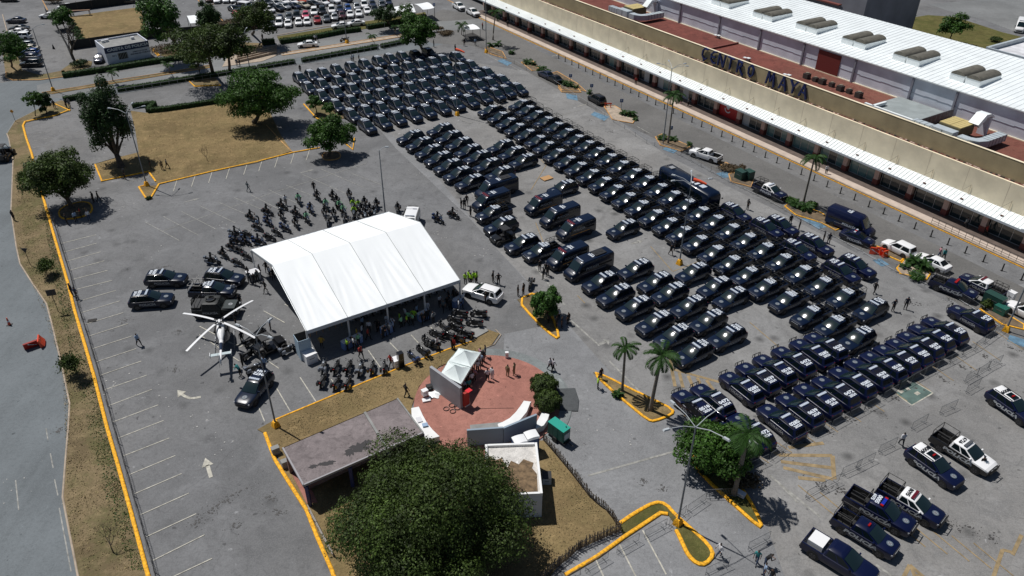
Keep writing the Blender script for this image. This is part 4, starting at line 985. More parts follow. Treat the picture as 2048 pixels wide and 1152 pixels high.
# mall-side islands
MI = ['965,98 972,95 1000,104 1008,118 985,112 968,106', '1038,125 1060,120 1075,140 1060,142', '1095,148 1110,143 1150,166 1168,182 1150,178 1120,180', '1113,175 1122,166 1150,172 1158,184 1120,184',
      '1205,212 1225,210 1268,235 1262,245 1222,238', '1308,272 1320,266 1378,290 1360,300 1318,288', '1425,318 1450,322 1485,340 1475,348', '1455,345 1475,338 1505,355 1500,370 1460,360',
      '1568,408 1582,398 1640,420 1660,432 1685,448 1670,455 1640,440 1590,425', '1738,490 1752,486 1808,508 1800,516', '1793,530 1812,508 1860,540 1852,552 1800,540', '1960,610 1980,600 2048,640 2048,650 2005,640']
for i, s in enumerate(MI):
    q = P(s); gpoly('tree_bed', q, 0.09+0.003*i, SOIL if i not in (4, 10) else KERBP, 0.0); kerb(q, 0.24, 0.16, KERBO if i not in (8, 9, 10, 11) else KERB, closed=True)
# upper area
gpoly('lawn', P('132,43 200,32 275,22 292,75 240,86 170,97'), 0.05, GR_DRY, 0.0)
gpoly('verge', P('8,165 0,110 30,118 40,150 75,160 125,150 125,163 75,170 22,171'), 0.09, GR_MIX, 0.0); kerb(P('8,155 8,165 22,171 75,170 125,163'), 0.3, 0.16, KERBO); kerb(P('0,40 14,90'), 0.3, .15, KERBP)
gpoly('verge', P('118,150 150,128 180,132 178,142 122,160'), 0.09, GR_MIX, 0.0)
gpoly('verge', P('315,118 350,95 420,88 520,92 520,108 350,126'), 0.06, GR_MIX, 0.0)
gpoly('verge', P('549,78 640,62 760,40 845,26 850,40 720,62 556,92'), 0.06, GR_OLV, 0.0); kerb(P('549,76 640,58 762,41 840,28'), 0.35, 0.14, KERBP)
kerb(P('80,195 160,182 232,168 330,152 420,136'), 0.2, 0.14, KERBO); kerb(P('100,197 240,172 420,141'), 0.2, 0.14, KERBO)
kerb(P('554,112 680,91 799,71 872,55'), 0.25, 0.14, KERBO); kerb(P('560,116 690,95 800,76 876,59'), 0.25, 0.14, KERBO)
gpoly('road_median', P('80,196 420,137 420,141 100,198'), 0.06, GR_MIX, 0.0)
gpoly('road_median', P('554,112 799,71 872,55 876,59 800,76 560,116'), 0.06, KERBP, 0.0)
gpoly('pavement', P('452,118 555,104 556,112 545,118 520,128 440,140'), 0.09, KERBP, 0.0)
kerb(P('886,0 912,12 920,18'), .35, .15, KERBO); kerb(P('388,4 400,17 422,15'), .3, .15, KERBO); kerb(P('420,32 450,55'), .3, .15, KERBO); kerb(P('76,4 90,30'), .3, .15, KERBO)
kerb(P('299,106 312,120'), .3, .2); kerb(P('302,105 315,119'), .3, .2)
# far northern ground beyond the warehouse
gpoly('grass', P('1745,40 1850,22 1905,25 2000,55 2048,66 2200,110 2010,125 1950,112'), 0.02, GR_OLV)
gpoly('roof_yard', P('1850,0 2300,-40 2300,90 2048,62 1960,30 1905,18'), 0.03, A_TOP)
# stall lines and arrows
for r, l in zip([(191,478),(192.5,495),(201,512),(208,530),(215,549),(224,569),(232,589),(240,610),(248,633),(257,655),(265,680),(274,705),(284,730),(295,758),(306,786),(319,817),(330,848),(342,883),(354,918),(367,954),(382,993),(397,1034),(414,1076),(430,1123)],
                [(122,496),(125,514),(131,532),(138,550),(145,568),(152,588),(159,611),(164,634),(172,657),(179,681),(187,706),(195,732),(203,759),(211,788),(219,820),(229,852),(240,884),(250,920),(263,957),(274,995),(286,1037),(298,1081),(312,1128),(328,1172)]):
    line(r, l, 0.09)
for s in ('60,292 104,284', '57,279 100,272', '62,306 110,297', '66,322 115,312', '70,340 118,330', '190,262 150,272', '192,250 160,258'): line(*P(s), w=.09, m=LINEF)
for x in (352, 388, 422, 457, 492, 522, 554, 586, 617):
    y = 378 - (x-312)*0.245; line((x, y-1), (x-7, y+21), 0.09)
for s in ('288,451 358,488', '325,440 396,477', '362,430 432,465', '398,418 470,452', '434,410 505,440', '467,401 540,432', '322,470 545,390', '500,395 560,425', '535,384 600,415', '570,375 660,410', '545,390 730,330', '600,352 700,395', '640,342 725,378', '700,350 760,372', '300,360 335,352'): line(*P(s), w=.09, m=LINEF)
for s in ('400,659 470,695', '528,627 570,650', '570,613 590,625', '470,698 490,690', '523,718 560,742', '400,676 480,728', '517,680 480,700', '520,820 532,848', '554,779 583,827', '602,759 634,807', '664,762 668,767', '738,704 764,740', '781,688 798,705', '823,672 838,688', '862,656 876,670', '910,640 930,662'): line(*P(s), w=.1)
for s in ('1151,212 1170,207', '1195,1114 1213,1152', '1244,1087 1278,1152', '1290,1058 1338,1146'): line(*P(s), w=.12)
for s in ('1180,950 1385,890', '1290,790 1220,720', '1543,946 1645,1028', '1757,1122 1800,1152', '1600,1000 1560,960', '1143,640 1200,690', '1080,520 1030,470', '920,365 1010,455', '850,290 925,372', '1010,455 1130,610'): line(*P(s), w=.22, m=LINEF, z=0.02)
for s in ('905,232 935,248', '935,248 965,238', '1170,215 1100,235', '1050,480 1120,440'): line(*P(s), w=.12, m=LINEF)
for i in range(9): line((1600+44*i, 985+14*i-20), (1680+44*i, 1040+14*i-10), 0.11, LINEY)
for i in range(13): line((1440+46*i, 905-21*i), (1495+46*i, 942-21*i), 0.1, LINEY)
for s in ('1560,905 1668,905', '1565,918 1672,930', '1570,930 1670,952', '1580,890 1650,880', '1600,950 1655,955', '1545,895 1560,905', '1668,905 1672,952'): line(*P(s), w=.4, m=LINEY, z=0.02)
for s in ('1345,735 1352,770', '1360,742 1368,772', '1378,748 1390,775', '1396,752 1410,778', '1415,757 1430,778', '1340,700 1345,735', '1345,735 1440,760'): line(*P(s), w=.35, m=LINEY, z=0.02)
for s in ('1810,1152 1825,1122', '1825,1122 1860,1152', '1828,1126 1838,1152', '1840,1140 1845,1152', '1990,1152 2010,1090', '2010,1090 2030,1095', '2030,1100 2048,1060'): line(*P(s), w=.3, m=LINEY, z=0.02)
for s in ('1155,590 1170,605', '1165,580 1205,600', '1070,445 1100,520', '1060,380 1090,330', '1090,330 1060,300', '1300,490 1345,540', '1345,540 1420,510', '1500,640 1560,690', '1370,830 1400,800'): line(*P(s), w=.12, m=LINEY, z=0.02)
for k, (x, y) in enumerate(((965, 108), (985, 118), (1015, 130), (1130, 185), (1200, 222), (1270, 250))): line((x, y), (x+26, y+14), 0.14, LINEF)
def arrow(tail, head, w=0.22, m=LINEW):
    a, b = at(*tail), at(*head); d = (b-a).normalized(); s = Vector((-d.y, d.x, 0)); L = (b-a).length; z = 0.026
    V = [a-s*w/2, a-s*w/2+d*(L*0.62), a-s*w*1.5+d*(L*0.58), b, a+s*w*1.5+d*(L*0.58), a+s*w/2+d*(L*0.62), a+s*w/2]
    ARR.add([(v.x, v.y, z) for v in V], [(0,1,5,6), (2,3,4), ], m)
ARR = MB()
arrow((426, 961), (414, 922), .34); arrow((599, 350), (626, 343), .2, LINEF); arrow((367, 411), (398, 403), .2, LINEF); arrow((1200, 687), (1221, 679), .4, LINEF); arrow((1262, 485), (1285, 479), .3, LINEF)
arrow((1098,112),(1112,109),.3,LINEF); arrow((345,160),(330,161),.3,LINEF); arrow((640,105),(625,108),.3,LINEF)
pts = [at(*q) for q in smooth_path(P('404,800 385,804 370,799 361,790'), 2)]
for a, b in zip(pts[:-1], pts[1:]):
    d = (b-a).normalized(); s = Vector((-d.y, d.x, 0))*0.15; ARR.add([(v.x, v.y, 0.026) for v in (a-s, b-s, b+s, a+s)], [(0,1,2,3)], LINEW)
hd = [at(*q) for q in P('357,787 374,790 358,802')]; ARR.add([(v.x, v.y, 0.030) for v in hd], [(0,1,2)], LINEW)
struct('arrow_marking', ARR)
BLUEP = mat('faded_blue_paint', (0.10, 0.19, 0.27), 0.8, noise=(0.35, 1.5)); GREENP = mat('grey_green_paint', (0.09, 0.14, 0.125), 0.8, noise=(0.3, 1.0))
for i, s in enumerate(('1600,432 1622,428 1652,448 1635,452', '1744,513 1760,510 1778,522 1762,526', '1430,343 1450,338 1462,350 1442,352', '1185,222 1215,232 1205,240 1178,228', '1330,290 1352,298 1345,304 1322,296', '1128,186 1150,190 1152,200 1130,196', '1000,118 1020,126 1010,132 990,122', '2020,660 2060,672 2048,684 2015,672')):
    gpoly('bay_marking', P(s), 0.028, BLUEP)
gpoly('bay_marking', P('1792,780 1828,755 1868,778 1826,803'), 0.022, GREENP)
for a, b in zip(P('1792,780 1826,803 1868,778'), P('1826,803 1868,778 1828,755')): line(a, b, 0.12, LINEW, 0.03)
line((1800,777),(1806,773),.5,LINEW,.034); line((1813,770),(1819,768),.6,LINEW,.034); line((1833,781),(1840,777),.4,LINEW,.034)
for (mn, z), ls in LINES.items():
    mb = MB()
    for li, (a, b, w) in enumerate(ls):
        d = (b-a).normalized(); s = Vector((-d.y, d.x, 0))*w/2; mb.add([(v.x, v.y, z + (li % 13)*0.0011) for v in (a-s, b-s, b+s, a+s)], [(0,1,2,3)], MATS[mn])
    struct('road_marking', mb)
LINES2 = MB()
for s in ('95,866 99,889', '104,916 110,945', '113,968 120,1000', '123,1025 148,1152', '35,970 42,1030'):
    a, b = [at(*q) for q in P(s)]; d = (b-a).normalized(); q = Vector((-d.y, d.x, 0))*0.05; LINES2.add([(v.x, v.y, 0.012) for v in (a-q, b-q, b+q, a+q)], [(0,1,2,3)], LINEF)
struct('lane_marking', LINES2)
# oil stains in the bays, tyre scuffs and pale paint chips
def blots(name, spots, m, z, n, rs, seed):
    R = random.Random(seed); mb = MB(); k = 0
    for px, py, sx, sy, an in spots:
        c = at(px, py); ca, sa = cos(radians(an)), sin(radians(an))
        for _ in range(n):
            u, v = R.gauss(0, 1)*sx, R.gauss(0, 1)*sy; x, y = c.x+u*ca-v*sa, c.y+u*sa+v*ca; r = R.uniform(*rs)*(1.4 if abs(u) < sx*0.6 else 0.7); k += 1
            mb.add([(x + r*cos(t)*R.uniform(.6, 1.3), y + r*sin(t)*R.uniform(.5, 1.1), z+(k % 17)*0.0006) for t in [2*pi*j/7 for j in range(7)]], [tuple(range(7))], m)
    struct(name, mb)
bays = [(1440+46*i+10, 905-21*i+18) for i in range(2, 13)]
blots('oil_stains', [(x+20, y+14, .9, .22, -50) for x, y in bays] + [(1645+42*i, 965+12*i, .8, .25, -45) for i in range(9)] + [(1590,690,.6,.3,0),(1560,605,.8,.3,20),(1575,612,.4,.2,0),(1830,600,1.2,.2,-10),(1900,590,.6,.3,0),(1010,290,1.5,.3,-55),(1180,240,1.6,.3,-50),(1220,262,1.5,.4,-50),(1290,262,.8,.3,0),(930,380,.8,.3,0)], mat('oil_stain', (0.05, 0.047, 0.045), 0.7), 0.018, 34, (0.02, 0.10), 3)
blots('dark_scuffs', [(482,990,1.3,.16,38),(450,1012,.9,.2,38),(430,1025,.5,.3,0),(400,1050,.5,.4,0),(475,1058,.5,.3,60),(360,670,.5,.25,20),(545,1000,.6,.3,0),(560,1030,.5,.2,0),(250,650,.5,.3,0),(330,540,.8,.1,10),(350,745,.4,.3,0),(120,870,.3,.2,0),(640,890,.01,.01,0),(1160,950,.4,.3,0),(1330,975,.3,.2,0),(1290,960,.3,.2,0)], mat('scuff', (0.075, 0.072, 0.07), 0.8), 0.018, 30, (0.02, 0.09), 5)
blots('paint_chips', [(300,500,3,2.5,0),(400,560,3,2,0),(220,790,2,1.5,0),(330,800,2,1.5,0),(410,700,1.5,1,0),(500,640,.9,.5,0),(560,520,1,.5,0),(680,330,3,1,0),(450,905,1.2,.9,0),(395,860,2,1,0),(880,470,2.5,1,-50),(960,510,2,.8,-50),(1180,850,2,1,0),(1250,870,1.5,1,0),(1320,700,2,2,0),(250,420,1.5,1,0),(440,460,2,1,0),(70,950,3,3,0),(850,350,2,.8,-50)], mat('pale_chip', (0.40, 0.39, 0.37), 0.8), 0.030, 16, (0.015, 0.075), 9)
# round plaza
PC = Vector((-2.433*1.0, 58.31, 0)); PR = 7.35; n = 72
mb = MB(); circ = lambda r, z: [(PC.x + r*cos(2*pi*k/n), PC.y + r*sin(2*pi*k/n), z) for k in range(n)]
mb.prism([q[:2] for q in circ(PR, 0)], 0.0, 0.10, PLAZA); struct('plaza', mb)
mb = MB(); EDGE = ground_mat('pebbled_rim', (0.17, 0.185, 0.185), stain=0.5, seed=15, cracks=False, warm_amt=0)
for k in range(n):
    a = 360*k/n
    if not (-42 < (a+180) % 360 - 180 < 118): continue
    t0, t1 = 2*pi*k/n, 2*pi*(k+1)/n
    mb.add([(PC.x+r*cos(t), PC.y+r*sin(t), 0.07) for r, t in ((PR, t0), (PR+1.15, t0), (PR+1.15, t1), (PR, t1))], [(0,1,2,3)], EDGE)
struct('plaza_rim', mb)
mb = MB(); q = [xy(at(*p)) for p in P('1115,778 1152,776 1160,800 1158,822 1120,821 1112,800')]; mb.prism(q, 0, 0.10, ground_mat('dark_ramp', (0.07, 0.075, 0.078), seed=17, cracks=False, warm_amt=0)); struct('ramp', mb)

# ------------------------------------------------------------------ shopping mall
U0 = at(960+325*0, 0) * 0
cA, cB = at(1885, 422), at(960+1010/6.817, 590/6.817)
MU = (cA-cB).normalized(); MV = Vector((-MU.y, MU.x, 0));
if MV.y < 0: MV = -MV
MO = cB.copy(); bay = (cA-cB).length/17.0; MRZ = atan2(MU.y, MU.x)
# local frame of the mall: x along the front towards the viewer's right, y into the building, z up
def ml(u, v, z): return (u, v, z)
mall = thing('shopping_mall', 'long cream shopping mall with white ribbed canopy, glass shopfronts and red roof', 'building', MO, MRZ)
flip = 1 if (Matrix.Rotation(MRZ, 3, 'Z') @ Vector((0, 1, 0))).dot(MV) > 0 else -1
CREAM = mat('cream_render', (0.80, 0.70, 0.51), 0.85, noise=(0.12, 0.5)); TAN = mat('tan_render', (0.33, 0.265, 0.155), 0.9, noise=(0.18, 0.4))
PINKC = mat('pink_column_render', (0.5, 0.36, 0.31), 0.8); BRICKB = mat('brick_red_base', (0.16, 0.045, 0.035), 0.8); REDROOF = ground_mat('red_waterproofing', (0.15, 0.045, 0.034), stain=0.9, light=0.5, seed=21, cracks=False, warm_amt=0.5, sc=2.0)
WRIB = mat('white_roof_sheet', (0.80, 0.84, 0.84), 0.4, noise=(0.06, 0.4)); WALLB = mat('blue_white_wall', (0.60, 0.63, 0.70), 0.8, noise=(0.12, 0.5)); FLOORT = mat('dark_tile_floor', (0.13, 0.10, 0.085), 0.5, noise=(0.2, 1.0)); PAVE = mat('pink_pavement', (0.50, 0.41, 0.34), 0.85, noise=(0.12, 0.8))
SHOPG = mat('shop_glass', (0.02, 0.035, 0.038), 0.08, spec=0.8); SHOPT = mat('teal_shop_glass', (0.10, 0.20, 0.20), 0.12, spec=0.7); ALU = mat('aluminium_frame', (0.55, 0.56, 0.56), 0.35, metal=0.4); DARKI = mat('dark_interior', (0.03, 0.027, 0.025), 0.9)
u0, u1 = -6.0*bay, 24*bay
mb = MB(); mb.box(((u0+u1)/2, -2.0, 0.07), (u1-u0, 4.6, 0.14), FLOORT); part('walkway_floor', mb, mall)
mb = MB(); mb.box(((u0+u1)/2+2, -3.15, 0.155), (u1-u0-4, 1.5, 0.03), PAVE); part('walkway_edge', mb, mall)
mb = MB(); mb.box(((u0+u1)/2+3, -3.98, 0.10), (u1-u0-6, 0.28, 0.2), KERBP); part('walkway_kerb', mb, mall)
mb = MB(); mb.box(((u0+u1)/2+3, -4.25, 0.06), (u1-u0-6, 0.30, 0.13), KERB); part('yellow_kerb', mb, mall)
mb = MB(); mb.box(((u0+u1)/2, 0.7, 5.98), (u1-u0, 0.3, 3.75), CREAM)
part('facade_wall', mb, mall)
mb = MB(); mb.box(((u0+u1)/2, 1.02, 7.8), (u1-u0, 0.34, 0.1), BRICKB)
x = u0
while x < u1:
    w_ = RNG.uniform(0.12, 0.5); mb.box((x, 1.02+RNG.uniform(-.08, .08), 7.9), (w_, 0.16, RNG.uniform(0.06, 0.2)), [BRICKB, PINKC, DARKI][int(RNG.integers(0, 3))]); x += w_ + RNG.uniform(0.05, 0.5)
part('gutter_rubble', mb, mall, kind='stuff')
mb = MB(); mb.box(((u0+u1)/2, 1.35, 9.2), (u1-u0, 0.32, 2.75), TAN); part('parapet_wall', mb, mall)
mb = MB(); mb.box(((u0+u1)/2, 1.35, 10.59), (u1-u0, 0.4, 0.03), CREAM); part('parapet_cap', mb, mall)
mb = MB(); mb.box(((u0+u1)/2, 6.5, 9.25), (u1-u0, 10.0, 0.2), REDROOF); part('red_roof', mb, mall)
mb = MB(); mb.box(((u0+u1)/2, 11.36, 9.42), (u1-u0, 0.16, 0.14), CREAM); part('roof_flashing', mb, mall)
for u in (7.7*bay-bay*0.0, 2.4*bay, -0.4*bay):
    b = MB(); b.box((u, 6.4, 9.5), (0.35, 9.6, 0.32), BRICKB); part('roof_beam', b, mall)
# panel joints in the cream wall
for k in range(-5, 23):
    b = MB(); b.box((k*bay*1.0+1.0, 0.546, 5.98), (0.05, 0.012, 3.7), mat('joint_sealant', (0.55, 0.46, 0.34), 0.8)); part('wall_joint', b, mall)
# canopy
mb = MB(); mb.loft([[(u, -1.5, 3.22), (u, -1.5, 3.34), (u, 0.55, 4.14), (u, 0.55, 4.02)] for u in (u0, u1)], WRIB); can = part('canopy', mb, mall)
mb = MB(); sl = (4.14-3.34)/2.05; u = u0+0.3
while u < u1:
    mb.add([(u-.04, -1.5, 3.345), (u+.04, -1.5, 3.345), (u+.04, 0.55, 4.145), (u-.04, 0.55, 4.145), (u-.03, -1.5, 3.42), (u+.03, -1.5, 3.42), (u+.03, 0.55, 4.22), (u-.03, 0.55, 4.22)], [(4,5,6,7), (0,1,5,4), (1,2,6,5), (3,0,4,7)], WRIB); u += 0.62
ribs = ob('canopy_ribs', mb.mesh('canopy_ribs'), can); ribs['kind'] = 'stuff'
mb = MB(); mb.box(((u0+u1)/2, -1.56, 3.24), (u1-u0, 0.1, 0.3), mat('canopy_fascia', (0.42, 0.46, 0.5), 0.5)); part('canopy_fascia', mb, mall)
for k in range(-4, 22):
    b = MB(); b.box((k*bay+2.0, -0.75, 3.74), (0.4, 0.22, 0.12), mat('rusty_bracket', (0.12, 0.06, 0.045), 0.8)); part('canopy_bracket', b, mall)
    if k > 3:
        b = MB(); b.tube([(k*bay+2.0, 0.45, 4.0), (k*bay+2.0, 0.45, 5.6)], 0.03, mat('mast_paint', (0.5, 0.42, 0.3), 0.6), 5); b.tube([(k*bay+2.0, 0.45, 5.5), (k*bay+0.7, -0.6, 3.75)], 0.014, STEEL, 4); part('canopy_stay', b, mall)
mb = MB(); mb.box(((u0+u1)/2, 0.75, 2.1), (u1-u0, 0.3, 4.1), DARKI); part('shop_interior_wall', mb, mall)
colm = MB(); colm.box((0, 0, 2.2), (0.75, 0.6, 2.5), PINKC); colm.box((0, 0, 0.58), (0.85, 0.7, 0.9), BRICKB); colm = colm.mesh('column')
pan = {}
for nm, mm in (('dark', SHOPG), ('teal', SHOPT), ('white', mat('white_blind', (0.5, 0.52, 0.52), 0.6)), ('red', mat('red_poster', (0.42, 0.008, 0.012), 0.5))):
    b = MB(); b.box((0, 0, 1.55), (1.42, 0.05, 2.75), mm); b.box((-0.74, -0.02, 1.6), (0.06, 0.09, 2.95), ALU); b.box((0, -0.02, 3.0), (1.5, 0.09, 0.06), ALU); b.box((0, -0.02, 0.2), (1.5, 0.09, 0.08), ALU)
    if nm == 'dark': b.box((0, -0.02, 2.35), (1.44, 0.07, 0.04), ALU)
    pan[nm] = b.mesh('shop_window')
pat = {9: 'rrr', 8: 'ddd', 7: 'dwd', 10: 'wdd', 11: 'tdt', 12: 'ttt', 13: 'tdt', 14: 'ttt', 15: 'ddd', 16: 'ddd', 17: 'ddd', 18: 'ddd', 19: 'ddd', 6: 'wtd', 5: 'dw ', 4: 'ddd', 3: 'dtd'}
for k in range(-5, 22):
    c = ob('column', colm, mall, (k*bay, 0, 0))
    s = pat.get(k, 'ddd')
    for i in range(3):
        if s[i] == ' ': continue
        if s[i] == 'r': continue
        o = ob('shop_window', pan[{'d': 'dark', 't': 'teal', 'w': 'white'}[s[i]]], mall, (k*bay + bay*0.5 + (i-1)*1.55, 0.42, 0))
# red bank front with a round white emblem
b = MB(); b.box((9.5*bay, 0.36, 1.65), (4.7, 0.06, 3.0), mat('red_poster', (0.42, 0.008, 0.012), 0.5)); rp = part('red_shopfront', b, mall)
b = MB(); c0 = Vector((9.5*bay-0.35, 0.31, 2.15))
b.add([c0 + Vector((0.42*cos(2*pi*k/20), 0, 0.52*sin(2*pi*k/20))) for k in range(20)], [tuple(range(20))], LETW)
for a0 in range(10):
    a, a2 = pi*1.05 + pi*0.75*a0/10, pi*1.05 + pi*0.75*(a0+1)/10
    b.add([c0 + Vector((r*cos(t)*0.9, 0.004, -0.25+r*sin(t))) for r, t in ((0.72, a), (0.92, a), (0.92, a2), (0.72, a2))], [(0,1,2,3)], LETW)
ob('emblem', b.mesh('emblem'), rp)
def u_on(px, py, v):
    o_ = Vector((0, 0, CAM_H)); d_ = at(px, py) - o_; t_ = (v - (o_-MO).dot(MV))/d_.dot(MV); p_ = o_ + d_*t_ - MO; return p_.dot(MU), p_.z
# warehouse hall behind
wh = thing('warehouse', 'white warehouse hall with ribbed metal roof and double skylights behind the mall', 'building', MO, MRZ)
v0 = 11.45; zr0, zr1 = 13.3, 14.7
mb = MB(); mb.box(((u0+u1)/2-20, v0+0.15, 11.2), (u1-u0+60, 0.3, 4.3), WALLB); part('wall', mb, wh)
mb = MB(); mb.box(((u0+u1)/2-20, 29.0, 6.6), (u1-u0+60, 0.3, 13.2), WALLB); part('wall', mb, wh)
mb = MB(); mb.box((u1+9, 20.3, 6.6), (0.3, 17.1, 13.2), WALLB); part('wall', mb, wh)
xa, xb = u0-50, u1+9
mb = MB(); mb.loft([[(u, v0-0.35, zr0), (u, v0-0.35, zr0+0.16), (u, 29.5, zr1+0.16), (u, 29.5, zr1)] for u in (xa, xb)], WRIB); rf = part('roof', mb, wh)
mb = MB(); u = xa+0.2; dz = (zr1-zr0)
while u < xb:
    z0 = zr0+0.165; a, b_ = v0-0.35, 29.5
    mb.add([(u-.06, a, z0), (u+.06, a, z0), (u+.06, b_, z0+dz), (u-.06, b_, z0+dz), (u-.04, a, z0+.045), (u+.04, a, z0+.045), (u+.04, b_, z0+dz+.045), (u-.04, b_, z0+dz+.045)], [(4,5,6,7), (0,1,5,4), (1,2,6,5), (3,0,4,7)], WRIB); u += 0.9
rr = ob('roof_ribs', mb.mesh('roof_ribs'), rf); rr['kind'] = 'stuff'
def wloc(px, py, z):
    q = at(px, py, z) - MO; return q.dot(MU), q.dot(MV)
SKYL = mat('grey_skylight_sheet', (0.13, 0.12, 0.095), 0.5, noise=(0.25, 1.5))
for (px, py) in ((1540, 20), (1628, 43), (1723, 71), (1829, 102), (1948, 139), (1455, -4)):
    u, v = wloc(px, py, 14.6); zb = zr0 + (v-v0)/18*1.4
    g = thing('skylight', 'double-barrel grey skylight in white curbs, %s from the left on the ribbed roof' % {1540: 'second', 1628: 'third', 1723: 'fourth', 1829: 'fifth', 1948: 'sixth', 1455: 'first'}[px], 'skylight', MO + MU*u + MV*v + Vector((0, 0, zb)), MRZ, 'skylights on the warehouse roof')
    for k in (-1, 1):
        b = MB(); b.box((k*1.25, 0, 0.35), (2.3, 5.4, 1.1), WRIB); part('curb', b, g)
        b = MB(); b.loft([[(k*1.25 + 1.12*cos(t), y, 0.9 + 0.55*sin(t)) for t in [pi*j/8 for j in range(9)]] for y in (-2.75, 2.75)], SKYL); part('barrel', b, g, 50)
for px, py in ((1355,25), (1434,48), (1515,75), (1601,105), (1703,138), (1817,176), (1905,200)):
    b = MB(); b.box((u_on(px, py, v0)[0], v0-0.12, 11.3), (0.3, 0.26, 4.0), mat('grey_downpipe', (0.22, 0.22, 0.26), 0.6)); part('downpipe', b, wh)
b = MB(); uu = u_on(1651, 125, v0)[0]; b.box((uu, v0-0.06, 11.0), (4.6, 0.12, 3.9), mat('dark_red_door_paint', (0.14, 0.018, 0.015), 0.6)); part('red_door_panel', b, wh)
b = MB()
for i in range(60): b.box((xa+70+i*2.0, v0-0.03, 11.0+0.05*sin(i*1.7)), (2.1, 0.04, 0.035), mat('pipe_stain', (0.3, 0.31, 0.35), 0.7), ry=0.025*cos(i*1.7))
part('wall_conduit', b, wh, kind='stuff')
# big letters of the sign, each standing off the parapet
sign = thing('wall_sign', 'large blue letters spelling CENTRO MAYA on the tan parapet wall', 'sign', MO, MRZ)
SB = mat('blue_letter_paint', (0.012, 0.022, 0.10), 0.45)
bars = {'C': [((.9,.95),(.45,1)),((.45,1),(.1,.75)),((.1,.75),(.05,.35)),((.05,.35),(.4,.05)),((.4,.05),(.85,.15)),((.4,.05),(.4,-.12))], 'E': [((.9,1),(.5,.97)),((.5,.97),(.12,.7)),((.12,.7),(.1,.3)),((.1,.3),(.5,0)),((.5,0),(.9,.02)),((.12,.52),(.75,.52))],
        'N': [((.05,0),(.15,1)),((.15,1),(.8,-.05)),((.8,-.05),(.95,1))], 'T': [((0,1),(1,.95)),((.5,1),(.45,0))], 'R': [((.15,1),(.1,0)),((.15,1),(.75,.85)),((.75,.85),(.7,.6)),((.7,.6),(.15,.5)),((.3,.5),(1,-.1))],
        'O': [((.5,1),(.12,.72)),((.12,.72),(.15,.28)),((.15,.28),(.5,0)),((.5,0),(.88,.28)),((.88,.28),(.88,.72)),((.88,.72),(.5,1))], 'M': [((0,0),(.2,1)),((.2,1),(.5,.25)),((.5,.25),(.8,1)),((.8,1),(1,-.1))],
        'A': [((0,0),(.5,1)),((.5,1),(1,-.08)),((.15,.38),(.85,.3))], 'Y': [((0,1),(.5,.5)),((1,1),(.5,.5)),((.5,.5),(.45,0))]}
lx = [(c, u_on(px, py, 0.9)[0]) for c, px, py in (('C', 1405, 109), ('E', 1422, 116), ('N', 1438, 123), ('T', 1456, 128), ('R', 1475, 136), ('O', 1497, 142), ('M', 1536, 159), ('A', 1561, 168), ('Y', 1582, 174), ('A', 1602, 182))]
for c, u in lx:
    b = MB(); W_, H_, z0 = 1.45, 2.05, 8.5
    if c in 'MN': W_ = 1.75
    for (a, e) in bars[c]:
        p = Vector((u - W_/2 + a[0]*W_, 0, z0 + a[1]*H_)); q = Vector((u - W_/2 + e[0]*W_, 0, z0 + e[1]*H_)); d = q-p
        ang = atan2(d.z, d.x); m_ = (p+q)/2; b.box((m_.x, 0.90, m_.z), (d.length+0.12, 0.34, 0.24), SB, ry=-ang)
    part('letter', b, sign)
